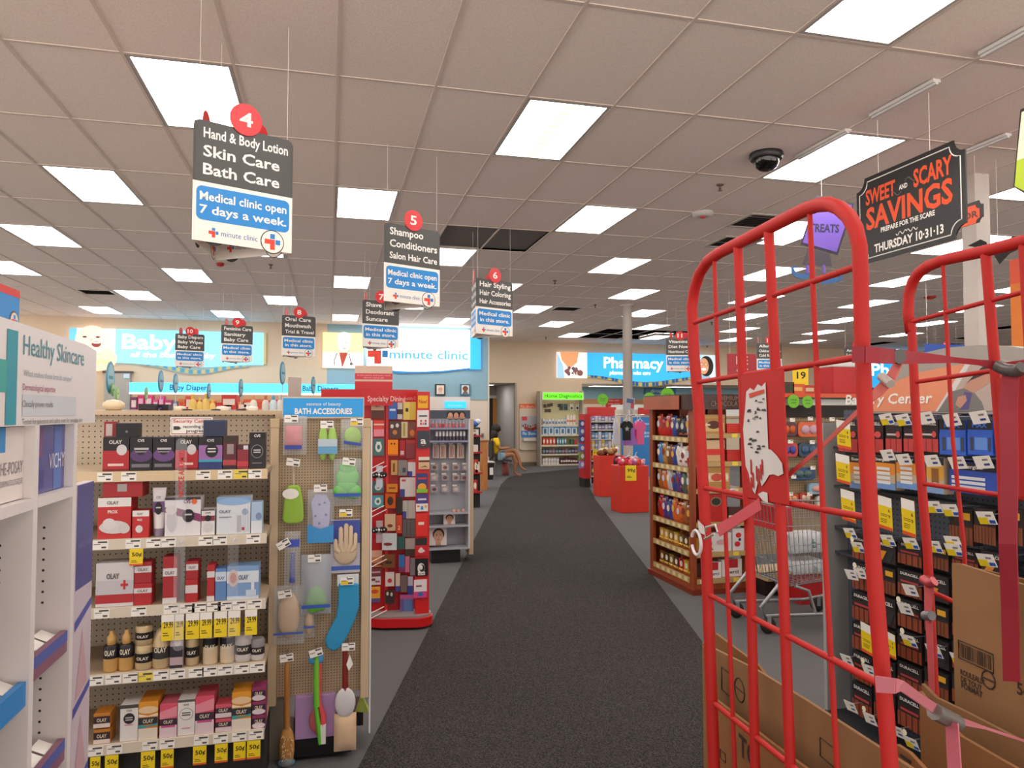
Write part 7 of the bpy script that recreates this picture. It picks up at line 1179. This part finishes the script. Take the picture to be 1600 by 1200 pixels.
for k, (u0, u1, v0, v1, lab) in enumerate(((1242, 1318, 835, 880, 'clear bag of white packs with letter b, upper in the cart'), (1246, 1316, 880, 914, 'clear bag of white packs with letter b, lower in the cart'))):
    x0, x1 = kx(u0) - c0 + .02, kx(u1) - c0; z1, z0 = kz(v0), kz(v1) + .06; r = thing('plastic_bag', lab, 'bag', fK, c0 + x0, .1, z0); b = MB(); b.box(.03, .04, .0, x1 - x0 - .03, .26, (z1 - z0) * .85, M('#cfd0d2', .4)); b.build('packs', r, bev=.02); b = MB(); b.pillow(0, 0, x1 - x0, z1 - z0, .05, M('#e6eaee', .08, 0, 0, .35), 8); b.build('bag', r)
    t = MB(); t.text('b', (x1 - x0) * .45, (z1 - z0) * .3, (z1 - z0) * .45, M('#2a6a6a', .5), y=-.06); t.build('lettering', r)
fJ = Fr((0, 5.62), 0); x0, z0, x1, z1 = fJ.rc(1252, 905, 1345, 960); carton('red plastic tote on the floor behind the shopping cart', fJ, x0, x1, .001, z1, .27, '#b8161a', [('b', .88, 1, '#c82a2c')], 'tote', 'box', 0)

# ================================================================== battery rack
BX = 2.57; fB2 = Fr((BX, 0), -90); bxp = lambda u, v=800, y=0: fB2.px(u, v, y)[0]; bzp = lambda v, u=1440, y=0: fB2.px(u, v, y)[1]
xl = bxp(1323, 900, .12); xr = -1.98
r = BR = thing('battery_rack', 'dark battery rack with arched orange battery center header', 'display rack', fB2, xl, 0, 0); W_ = xr - xl
SLATE = '#4d5360'; b = MB(); b.box(0, .12, .1, W_, .15, bzp(640, 1440, .12), pegboard(SLATE, .0254, .16, '#15161a')); b.build('pegboard', r)
b = MB(); b.box(-.012, -.02, .0, .012, .16, bzp(662, 1325), M('#b4b2ae', .35, metal=.3)); b.build('side_post', r)
b = MB(); b.box(0, -.08, 0, W_, .4, .12, M('#2c2d31', .5)); b.build('base', r)
for v in (706, 776, 849, 894): b = MB(); z = bzp(v, 1450, .1); b.box(0, .04, z - .012, W_, .12, z, M('#3a3c44', .4)); b.build('shelf_bar', r)
ax = lambda u, v: (bxp(u, v, .1) - xl, fB2.px(u, v, .1)[1])
outer = [ax(u, v) for u, v in ((1334, 646), (1352, 622), (1376, 596), (1408, 569), (1440, 552), (1480, 543), (1530, 539), (1580, 541), (1620, 548), (1690, 575), (1700, 646))]
b = MB(); b.slab(outer[::-1], .1, .16, M('#a39c94', .4)); hb = b.build('header', r)
inner = [ax(u, v) for u, v in ((1342, 643), (1362, 622), (1392, 600), (1430, 583), (1470, 575), (1509, 568), (1462, 643))]; b = MB(); b.poly(inner[::-1], M('#e6906c', .4), .098)
b.poly([ax(u, v) for u, v in ((1462, 643), (1509, 568), (1518, 567), (1474, 643))], M('#d8d4d0', .4), .0975); b.poly([ax(u, v) for u, v in ((1474, 643), (1518, 567), (1560, 560), (1640, 575), (1680, 640))], M('#b9a79c', .4), .0972); b.build('print', hb)
b = MB(); SKP = M('#c48f78', .5); b.poly([ax(u, v) for u, v in ((1466, 643), (1486, 612), (1510, 606), (1522, 612), (1535, 628), (1540, 643))], M('#7a7672', .5), .0968); b.poly([ax(u, v) for u, v in ((1506, 606), (1518, 592), (1548, 580), (1558, 590), (1538, 604), (1522, 614))], SKP, .0964); b.poly([ax(u, v) for u, v in ((1510, 600), (1535, 574), (1556, 566), (1562, 578), (1548, 582), (1518, 594))], M('#3a2f2c', .5), .096); b.poly([ax(u, v) for u, v in ((1494, 632), (1498, 620), (1510, 617), (1512, 626), (1502, 638))], SKP, .0958); b.poly([ax(u, v) for u, v in ((1500, 640), (1508, 612), (1520, 614), (1514, 640))], M('#5a4f86', .5), .0966); b.build('woman_print', hb)
t = MB(); a, c = ax(1322, 632), ax(1474, 609); t.text('Battery Center', a[0], ax(1400, 624)[1] - .02, .05, PAPER, w=c[0] - a[0], al='l', bold=True, y=.0955, sk=.2); t.build('lettering', hb)
DUR = [('b', .72, 1, '#18171a'), ('t', 'DURACELL', .5, .8, .1, '#d8d4d0', .8), ('b', 0, .45, '#8a3f24'), ('r', .1, 0, .14, .45, '#3a1f16'), ('r', .35, 0, .39, .45, '#3a1f16'), ('r', .6, 0, .64, .45, '#3a1f16'), ('r', .85, 0, .89, .45, '#3a1f16'), ('r', .15, .52, .9, .6, '#a83a3a')]
DURR = [('b', .74, 1, '#1a171a'), ('t', 'DURACELL', .5, .82, .09, '#d8d4d0', .8), ('b', 0, .4, '#b83a3a'), ('r', .3, 0, .33, .4, '#5a1a1c'), ('r', .65, 0, .68, .4, '#5a1a1c'), ('r', .1, .5, .75, .56, '#c8b8b4'), ('o', .8, .54, .13, .1, '#d04a4a')]
MAX = [('b', .72, 1, '#1a1a22'), ('t', 'MAX', .5, .78, .14, '#3a70d8', .6), ('b', 0, .62, '#2a5ac0'), ('r', .3, .15, .8, .5, '#5a88d0'), ('r', .12, .12, .24, .5, '#3a3a44'), ('r', .84, .12, .94, .5, '#3a3a44')]
ENO = [('b', .8, 1, '#1d1a1c'), ('t', 'Energizer', .45, .86, .09, '#e6e0d8', .8), ('b', .45, .8, '#e08a2a'), ('b', .2, .45, '#c0a88a'), ('b', 0, .2, '#6a90c8')] + [('r', .22, .16 + .14 * i, .8, .25 + .14 * i, '#d8dade') for i in range(4)]
ENB = [('b', .75, 1, '#1d1c24'), ('t', 'Energizer', .5, .82, .12, '#e6e0d8', .8), ('b', 0, .7, '#2a4aa8'), ('r', .05, .3, .75, .4, '#d8dade'), ('r', .05, .45, .75, .55, '#d8dade'), ('r', .05, .15, .75, .25, '#c0c4cc')]
ALK = [('b', .6, 1, '#1c1816'), ('r', .2, .62, .5, .95, '#3a1f1c'), ('r', .55, .7, .9, .9, '#d8a02a'), ('b', 0, .5, '#7a4024')] + [('r', .08 + .15 * i, 0, .1 + .15 * i, .5, '#2a1a14') for i in range(6)]
GRY = [('b', .6, 1, '#1c1a1c'), ('t', 'DURACELL', .5, .72, .12, '#d8d4d0', .8), ('p', [(.1, .1), (.4, .1), (.6, .5), (.3, .5)], '#d88a2a'), ('p', [(.6, .1), (.8, .1), (.95, .5), (.7, .5)], '#2a2a2e')]
def bpack(u0, v0, u1, v1, col, items, lab, y=-.03):
    x0, z0, x1, z1 = fB2.rc(u0, v0, u1, v1, y); carton(lab, fB2, x0, x1, z0, z1 - z0, .05, col, items, 'battery_pack', 'battery pack', y)
for u0, u1 in ((1310, 1340), (1343, 1380), (1384, 1409), (1412, 1436), (1439, 1466)): bpack(u0, 655, u1, 706, '#241a1c', DURR, 'black and red battery pack in the top row of the rack')
for u0, u1 in ((1468, 1509), (1512, 1551), (1556, 1596)): bpack(u0, 656, u1, 711, '#2a5ac0', MAX, 'black and blue battery pack in the top row of the rack')
for u0, u1 in ((1328, 1361), (1364, 1399), (1401, 1433)): bpack(u0, 713, u1, 764, '#c0a88a', ENO, 'orange and silver battery pack in the second row of the rack')
bpack(1448, 715, 1475, 771, '#c0a88a', [('b', .8, 1, '#1d1a1c'), ('b', .4, .8, '#d8a03a'), ('b', 0, .2, '#7a98c0'), ('r', .3, .3, .7, .7, '#8a5a2a'), ('o', .5, .25, .15, .06, '#d8dade')], 'narrow yellow battery pack in the second row of the rack')
bpack(1484, 724, 1560, 772, '#2a4aa8', ENB, 'wide blue and silver battery pack in the second row of the rack')
for u0, u1 in ((1484, 1520), (1522, 1556), (1560, 1598)): bpack(u0, 795, u1, 850, '#2a1a16', ALK, 'copper battery pack at the end of the third row of the rack')
RN = ('fourth', 'fifth', 'sixth', 'seventh', 'eighth', 'ninth')
for k, (v0, v1) in enumerate(((852, 888), (898, 938), (946, 990), (998, 1040), (1048, 1092), (1100, 1150))):
    for i, (u0, u1) in enumerate(((1332, 1362), (1366, 1399), (1403, 1440), (1445, 1482), (1488, 1528), (1533, 1574))):
        s = .1 * (v0 - 644) / 200; sh = (u0 - 1440) * .12 * (v0 - 644) / 200
        bpack(u0, v0 + sh, u1, v1 + sh, '#2a2022', (DUR, GRY, DUR, ALK)[(i + k * 2) % 4], '%s battery pack in the %s row of the rack' % (('black and copper', 'black and amber', 'black and copper', 'copper striped')[(i + k * 2) % 4], RN[k]))
def btag(u, v, yel=True, ang=.35, disc=None):
    x, z = fB2.px(u, v, -.09); b = MB(); b.tube([(0, .18, .01), (0, .0, .01)], .0028, CH, 5); ho = b.build('hook', BR, loc=(x - xl, -.09, z))
    b = MB(); b.mx = Matrix.Rotation(ang, 4, 'X') @ Matrix.Rotation(-.12, 4, 'Y'); b.box(-.04, -.004, -.028, .04, -.003, .024, PAPER); b.rect(.0, .004, .026, .012, M('#8a8684'), -.0046)
    if yel: b.rect(-.04, -.028, .004, .0, M('#ecd024'), -.0046); b.rect(.008, -.024, .036, -.01, M('#2a5ab0'), -.0046)
    else: b.rect(.0, -.016, .027, -.007, M('#3a4a8a'), -.0046)
    b.build('price_tag', ho)
    if disc: b = MB(); b.disc(-.035, .03, .013, M('#ece4c8'), -.006); b.build('round_tag', ho)
for a in ((1386, 654), (1412, 655), (1448, 652, False), (1488, 655, False), (1531, 651, False), (1388, 710, False), (1413, 717, False), (1457, 719, False), (1497, 722, False), (1537, 721, False), (1460, 791), (1486, 796), (1542, 808), (1329, 832), (1388, 843), (1424, 848), (1460, 853), (1491, 858), (1341, 854, True, .35, 1), (1490, 846), (1542, 874), (1331, 897, False), (1345, 895, False, .35, 1), (1423, 921, False), (1415, 950, False, .35, 1), (1421, 1000, True, .35, 1), (1460, 1016), (1500, 1030), (1324, 1030, False), (1358, 1046, False, .3, 1), (1330, 1103, False), (1360, 1122, False, .3, 1), (1425, 1160, True, .35, 1), (1403, 1142, False), (1460, 1176, False)): btag(*a)
for k, (u, v0, v1) in enumerate(((1319, 655, 700), (1318, 707, 755), (1326, 762, 815), (1384, 772, 828), (1420, 776, 838), (1357, 968, 1026), (1389, 980, 1028))):
    x0, z1 = fB2.px(u - 11, v0, -.11); x1, z0 = fB2.px(u + 11, v1, -.11); r = thing('sale_tag', 'long yellow and white sale tag hanging on the battery rack', 'price tag', fB2, x0, -.11, z0, None); w, h = x1 - x0, z1 - z0
    b = MB(); b.mx = Matrix.Rotation(.1, 4, 'Y') @ Matrix.Rotation(.12, 4, 'X'); b.box(0, 0, 0, w, .0012, h, M('#f0d01c')); b.rect(0, h * .72, w, h, PAPER, -.0004); b.rect(0, h * .55, w * .45, h * .72, M('#f0d01c'), -.0004); b.rect(0, 0, w, h * .1, M('#e0582c'), -.0004)
    for q in (.2, .25, .3, .4, .45): b.rect(w * .15, h * q, w * (.5 + q * .4), h * (q + .02), M('#6a5a10'), -.0005)
    b.build('card', r); t = MB(); t.mx = b.mx; t.text('6', w * .8, h * .56, h * .1, INK, bold=True); t.text('9', w * .8, h * .38, h * .1, INK, bold=True); t.build('lettering', r)

# ================================================================== red roll cage cart
A1 = math.radians(-96.6); n_ = Vector((-math.sin(A1), math.cos(A1), 0)); fc = Fr((n_.x * .72, n_.y * .72), -96.6); D2 = .59
c0 = fc.px(1230, 900)[0]
r = RC = thing('roll_cage', 'tall red steel roll cage cart with two arched barred sides', 'roll cage', fc, c0, 0, 0)
RED = M('#b3120a', .62, var=.16); PL = lambda u, v, y=0.0: Vector((fc.px(u, v, y)[0] - c0, y, fc.px(u, v, y)[1]))
def down(pts, z=.2): d = (pts[-1] - pts[-2]); return pts + [pts[-1] + d * ((z - pts[-1].z) / d.z)]
def bar(name, uv, y, rad, ext=True, n=10): p = [PL(u, v, y) for u, v in uv]; b = MB(); b.tube(down(p) if ext else p, rad, RED, n); return b.build(name, RC)
LP = [(1085, 560), (1092, 640), (1101, 800), (1116, 1200)]; RP = [(1348, 553), (1355, 720), (1363, 860), (1391, 1200)]
arch = [(1083, 520), (1081, 480), (1085, 452), (1093, 427), (1106, 408), (1124, 395), (1150, 382), (1195, 359), (1240, 336), (1264, 325), (1280, 320), (1296, 319), (1312, 325), (1326, 338), (1337, 358), (1343, 385), (1345, 430), (1346, 500)]
bar('side_post', arch[::-1][-1:] + LP, 0, .0142); bar('side_post', [(1346, 500)] + RP, 0, .0125); na = len(arch) + 2; bar('arch_tube', [(1084, 560)] + arch + [(1347, 540)], 0, [.0145 - .0018 * min(1, max(0, (i - 3) / (na - 6))) for i in range(na)], False)
bar('thin_bar', [(1116, 404), (1121, 560), (1131, 760), (1148, 1200)], 0, .005); bar('thick_bar', [(1153, 385), (1160, 583), (1172, 860), (1180, 1200)], 0, .0104); bar('thick_bar', [(1201, 360), (1212, 580), (1222, 860), (1235, 1200)], 0, .0104); bar('thin_bar', [(1265, 330), (1276, 580), (1289, 860), (1308, 1200)], 0, .005)
for a in ([(1085, 504), (1345, 414)], [(1091, 597), (1348, 557)], [(1099, 762), (1362, 810)], [(1109, 930), (1384, 1074)], [(1117, 1100), (1395, 1325)]): bar('rung', a, 0, .006, False)
b = MB(); q = [PL(u, v, -.012) for u, v in ((1157, 587), (1222, 577), (1231, 789), (1168, 777))]; b.add(q + [p + Vector((0, .004, 0)) for p in q], [(3, 2, 1, 0), (4, 5, 6, 7), (0, 1, 5, 4), (1, 2, 6, 5), (2, 3, 7, 6), (3, 0, 4, 7)], RED); po = b.build('label_plate', RC)
LBL = M('#cfc9c6', .7, var=.2); L2 = [(1166, 612), (1172, 606), (1178, 610), (1184, 600), (1190, 604), (1196, 597), (1198, 640), (1200, 690), (1202, 742), (1196, 752), (1190, 760), (1186, 745), (1180, 772), (1174, 764), (1170, 740), (1165, 728), (1163, 700), (1161, 670), (1164, 640)]
def lab_poly(pts, m, y): b.add([PL(u, v, y) for u, v in pts], [tuple(range(len(pts)))], m)
b = MB(); lab_poly(L2, LBL, -.014); lab_poly([(1195, 700), (1205, 703), (1214, 712), (1222, 724), (1224, 740), (1216, 744), (1208, 741), (1198, 743)], LBL, -.0145); lab_poly([(1184, 772), (1192, 768), (1199, 770), (1200, 786), (1192, 783)], LBL, -.0142); lab_poly([(1170, 615), (1194, 608), (1194, 614), (1171, 622)], M('#c8402c'), -.0152)
for k in range(26): u, v = R.uniform(1167, 1192), R.choice([626, 640, 652, 668, 686, 700]) + R.uniform(-5, 6); s = R.uniform(1.5, 6); lab_poly([(u, v), (u + s, v - .5), (u + s + 1, v + R.uniform(1, 4)), (u - 1, v + R.uniform(1, 4))], M(R.choice(['#2f2d2e', '#5a5656', '#8a8686', '#a8402a' if k % 9 == 0 else '#444'])) if k % 9 == 0 else M('#3a3738'), -.0154)
for k in range(7): u = R.uniform(1170, 1195); v = R.uniform(715, 750); lab_poly([(u, v), (u + 2, v), (u + 3, v + 26), (u + .5, v + 22)], RED, -.0156)
b.build('torn_label', po)
# far side
a2 = [(1423, 520), (1419, 489), (1420, 460), (1426, 440), (1436, 426), (1450, 416), (1475, 406), (1532, 394), (1600, 377), (1680, 355), (1700, 352), (1720, 362), (1728, 390), (1730, 450)]
bar('side_post', [(1424, 505), (1431, 650), (1437, 720), (1449, 860), (1456, 1000), (1464, 1180)], D2, .0115); bar('arch_tube', [(1424, 515)] + a2, D2, .0145, False); bar('side_post', [(1730, 450), (1737, 700), (1762, 1200)], D2, .0125)
bar('thin_bar', [(1473, 408), (1489, 690), (1506, 850), (1520, 1100)], D2, .005); bar('thick_bar', [(1540, 394), (1556, 590), (1566, 720), (1580, 1100)], D2, .0115); bar('thick_bar', [(1600, 378), (1612, 590), (1636, 1100)], D2, .0115); bar('thin_bar', [(1660, 362), (1675, 600), (1700, 1100)], D2, .005)
for a in ([(1424, 503), (1730, 421)], [(1430, 597), (1736, 552)], [(1438, 755), (1742, 800)], [(1455, 924), (1752, 1060)], [(1462, 1092), (1760, 1290)]): bar('rung', a, D2, .0058, False)
b = MB(); q = [PL(u, v, D2 - .012) for u, v in ((1556, 592), (1636, 580), (1646, 790), (1568, 767))]; b.add(q + [p + Vector((0, .004, 0)) for p in q], [(3, 2, 1, 0), (4, 5, 6, 7), (0, 1, 5, 4), (1, 2, 6, 5), (2, 3, 7, 6), (3, 0, 4, 7)], RED); b.build('label_plate', RC)
xL_, xR_ = PL(1116, 1200).x + .02, PL(1391, 1200).x + .1; b = MB(); b.box(xL_, -.02, .16, xR_, D2 + .02, .2, RED); b.build('platform', RC)
for x in (xL_ + .06, xR_ - .06):
    for y in (.05, D2 - .05): b = MB(); b.mx = Matrix.Translation((x, y, .062)) @ Matrix.Rotation(math.pi / 2, 4, 'X'); b.lathe([(.02, -.02), (.058, -.016), (.062, 0), (.058, .016), (.02, .02)], M('#1b1b1d', .6), n=18); b.build('caster', RC); b = MB(); b.box(x - .03, y - .03, .1, x + .03, y + .03, .16, GREY); b.build('caster_fork', RC)
b = MB(); ring = PL(1088, 848, -.03); b.tube([ring + Vector((.03 * math.cos(t), 0, .03 * math.sin(t))) for t in [math.radians(20 * i) for i in range(-8, 9)]], .004, M('#d8d4d8', .3), 6); b.build('hook_ring', RC)
b = MB(); q = [PL(u, v, -.024) for u, v in ((1090, 812), (1100, 822), (1102, 836), (1092, 832))]; b.add(q, [(0, 1, 2, 3)], LBL); b.build('torn_label', RC)

# straps
def ribbon(name, label, edges, col, parts=()):
    """webbing: pairs of edge points (u,v,u2,v2,depth)"""
    r = thing(name, label, 'strap', fc, c0, 0, 0); b = MB(); vs = []; N_ = len(edges)
    for e in edges: vs += [PL(e[0], e[1], e[4]), PL(e[2], e[3], e[4])]
    off = Vector((.0, .0025, 0)); b.add(vs + [p + off for p in vs], [f for i in range(N_ - 1) for f in ((2 * i, 2 * i + 1, 2 * i + 3, 2 * i + 2), (2 * N_ + 2 * i + 2, 2 * N_ + 2 * i + 3, 2 * N_ + 2 * i + 1, 2 * N_ + 2 * i), (2 * i, 2 * i + 2, 2 * N_ + 2 * i + 2, 2 * N_ + 2 * i), (2 * i + 3, 2 * i + 1, 2 * N_ + 2 * i + 1, 2 * N_ + 2 * i + 3))], M(col, .65)); b.build('webbing', r)
    for nm_, pts_, cc, rad in parts: b = MB(); b.tube([PL(*p) for p in pts_], rad, M(cc, .35, metal=.4 if cc[1] in '7c' else 0), 8); b.build(nm_, r)
    return r
ribbon('red_strap', 'wide red strap stretched between the two cart sides', ((1331, 541, 1331, 567, -.03), (1350, 541, 1350, 567, -.034), (1372, 543, 1372, 568, -.0), (1402, 546, 1403, 569, .12), (1450, 552, 1450, 568, .28), (1490, 558, 1490, 567, .4), (1530, 562, 1530, 571, .48), (1550, 563, 1552, 578, .53), (1572, 566, 1572, 578, .54), (1600, 562, 1602, 576, .55), (1650, 558, 1650, 580, .56)), '#98182a', (('grommet', [(1398, 557, .105), (1406, 557, .105)], '#4a4444', .013), ('buckle', [(1560, 572, .52), (1572, 578, .52), (1590, 580, .52), (1598, 574, .52)], '#54524f', .014)))
ribbon('red_strap', 'wide red strap end hanging down before the cardboard', ((1566, 580, 1592, 580, .52), (1560, 640, 1589, 640, .5), (1563, 740, 1590, 740, .46), (1560, 850, 1588, 850, .42), (1564, 950, 1591, 950, .42), (1567, 1064, 1593, 1066, .41)), '#92162a')
ribbon('pink_strap', 'faded pink strap running diagonally down from the red strap', ((1398, 564, 1408, 570, .11), (1382, 590, 1396, 598, .09), (1366, 606, 1378, 616, .07), (1350, 628, 1354, 634, .05), (1283, 694, 1285, 700, .04), (1226, 743, 1228, 750, .02)), '#c4625a', (('buckle', [(1377, 588, .08), (1392, 600, .08)], '#c8c0b8', .008),))
ribbon('pink_strap', 'short pink strap with wire hook at the left cart post', ((1186, 778, 1190, 796, -.02), (1150, 802, 1155, 818, -.024), (1117, 822, 1124, 838, -.03)), '#c8505a', (('wire_hook', [(1122, 832, -.03), (1118, 820, -.03), (1103, 824, -.03), (1101, 843, -.03), (1116, 834, -.03)], '#c8c4c0', .003),))
ribbon('pink_strap', 'pale pink strap with metal buckle low across the cart', ((1367, 1056, 1369, 1082, -.03), (1398, 1060, 1397, 1084, -.032), (1410, 1064, 1406, 1080, -.02), (1440, 1086, 1436, 1100, .08), (1468, 1104, 1464, 1120, .16), (1498, 1120, 1496, 1132, .22), (1540, 1136, 1540, 1140, .3), (1600, 1156, 1600, 1160, .4), (1660, 1172, 1660, 1178, .5)), '#cf7a86', (('buckle', [(1460, 1112, .14), (1496, 1130, .2)], '#7c7a76', .014),))
ribbon('pink_strap', 'pale pink strap end hanging from the metal buckle', ((1477, 1126, 1496, 1130, .17), (1478, 1160, 1498, 1160, .17), (1482, 1230, 1503, 1232, .17)), '#cf7080')
ribbon('pink_strap', 'knotted pink strap on the inner cart post', ((1442, 898, 1460, 902, D2 - .03), (1444, 925, 1458, 925, D2 - .03), (1444, 952, 1455, 952, D2 - .03), (1446, 975, 1456, 975, D2 - .03), (1449, 1030, 1458, 1030, D2 - .03), (1452, 1100, 1460, 1100, D2 - .03)), '#c8565a', (('knot', [(1443, 905, D2 - .04), (1452, 912, D2 - .045), (1460, 908, D2 - .04)], '#c4545c', .012), ('buckle', [(1445, 962, D2 - .035), (1456, 962, D2 - .035)], '#7c7c80', .012)))
# flattened cardboard standing in the cart
def sheet(label, uv, y, col, marks=(), t_=.008, zb_=.202):
    P_ = [PL(u, v, y) for u, v in uv]; zz_ = max(zb_, .0); pts_ = [(p.x, p.z) for p in P_]; pts_ = [(pts_[0][0] + .01, zz_)] + pts_ + [(pts_[-1][0], zz_)]
    r = thing('cardboard_sheet', label, 'cardboard', fc, c0, y, 0); b = MB(); b.slab(pts_[::-1], 0, t_, M(col, .8, var=.1)); b.build('board', r)
    if marks:
        t = MB()
        for mk in marks: mk(t, lambda u, v: (PL(u, v, y).x, PL(u, v, y).z))
        t.build('print', r)
    return r
CB_ = '#8c6540'; DKI = M('#3a2a22', .7)
def frame_mark(u0, v0, u1, v1): 
    def f(t, p): a, c = p(u0, v0), p(u1, v1); t.tube([(a[0], -.001, a[1]), (c[0], -.001, a[1]), (c[0], -.001, c[1]), (a[0], -.001, c[1])], .0015, DKI, 4, closed=True)
    return f
def ring_mark(u, v, rad):
    def f(t, p): a = p(u, v); t.tube([(a[0] + rad * math.cos(i * .524), -.001, a[1] + rad * math.sin(i * .524)) for i in range(12)], .0018, DKI, 4, closed=True); t.tube([(a[0] - rad, -.001, a[1]), (a[0] + rad, -.001, a[1])], .0018, DKI, 4)
    return f
def text_mark(s, u, v, h, w=None):
    def f(t, p): a = p(u, v); t.text(s, a[0], a[1], h, DKI, w=w, y=-.001, bold=True)
    return f
def bars_mark(u0, v0, u1, v1):
    def f(t, p):
        a, c = p(u0, v0), p(u1, v1)
        for i in range(18): x = a[0] + (c[0] - a[0]) * i / 18; t.rect(x, c[1], x + (c[0] - a[0]) / 18 * R.choice([.3, .5, .7]), a[1], DKI, -.001)
    return f
sheet('tan cardboard sheet at the back left of the cart', ((1113, 993), (1118, 990), (1185, 1040), (1200, 1062)), .2, '#86592f', ())
sheet('tall brown cardboard sheet behind the left cart bars', ((1097, 1004), (1112, 1012), (1180, 1046), (1262, 1096), (1345, 1150), (1430, 1205)), .13, CB_, (frame_mark(1128, 1042, 1143, 1090), ring_mark(1156, 1078, .03), frame_mark(1282, 1152, 1305, 1200)))
sheet('lower brown cardboard sheet with printed marks behind the bars', ((1098, 1010), (1105, 1016), (1114, 1090), (1150, 1118), (1230, 1180), (1330, 1250)), .07, '#8b5c31', (frame_mark(1126, 1170, 1134, 1192), text_mark('TC', 1168, 1190, .05)))
sheet('low front cardboard sheet with torn top edge', ((1352, 1168), (1380, 1178), (1400, 1163), (1420, 1176), (1470, 1230), (1530, 1300)), .16, '#8a5a30', (frame_mark(1408, 1178, 1424, 1192),))
sheet('large upright cardboard sheet with barcode at the right edge', ((1492, 1100), (1487, 880), (1500, 881), (1600, 914), (1700, 946)), .47, '#946e48', (bars_mark(1500, 1004, 1550, 1048), frame_mark(1498, 1000, 1553, 1052), ring_mark(1545, 1062, .018), text_mark('ROULEAUX', 1520, 1062, .012, .07), text_mark('DE TOUT', 1518, 1072, .012, .06), text_mark('FORMAT', 1519, 1082, .012, .06), text_mark('54', 1600, 1088, .024)))
sheet('second cardboard sheet leaning behind the barcode sheet', ((1497, 1000), (1505, 884), (1600, 905), (1700, 925)), .5, '#835a31', ())
sheet('long cardboard sheet sloping below the barcode sheet', ((1440, 1068), (1462, 1090), (1508, 1112), (1600, 1160), (1700, 1210)), .4, '#8e6843', ())
sheet('lowest cardboard sheet behind the pale pink strap', ((1436, 1080), (1458, 1108), (1500, 1150), (1560, 1185), (1640, 1230)), .3, '#885c32', ())
# ------------------------------------------------------------------ labels: things whose words are the same get their order in the row
ORD = ['first', 'second', 'third', 'fourth', 'fifth', 'sixth', 'seventh', 'eighth', 'ninth', 'tenth', 'eleventh', 'twelfth', 'thirteenth', 'fourteenth', 'fifteenth', 'sixteenth', 'seventeenth', 'eighteenth', 'nineteenth', 'twentieth']
ORD += ['twenty-' + w for w in ORD[:9]] + ['thirtieth']
bpy.context.view_layer.update()
by = {}
for o in THINGS: by.setdefault(o['label'], []).append(o)
for lab, os_ in by.items():
    if len(os_) < 2 or 'panel in the' in lab: continue
    os_.sort(key=lambda o: screen_x(o.matrix_world.translation)[0])
    for k, o in enumerate(os_):
        if len(os_) == 2: o['label'] = lab + (', the left one' if k == 0 else ', the right one')
        else: o['label'] = lab + ', ' + ORD[min(k, len(ORD) - 1)] + ' from left'
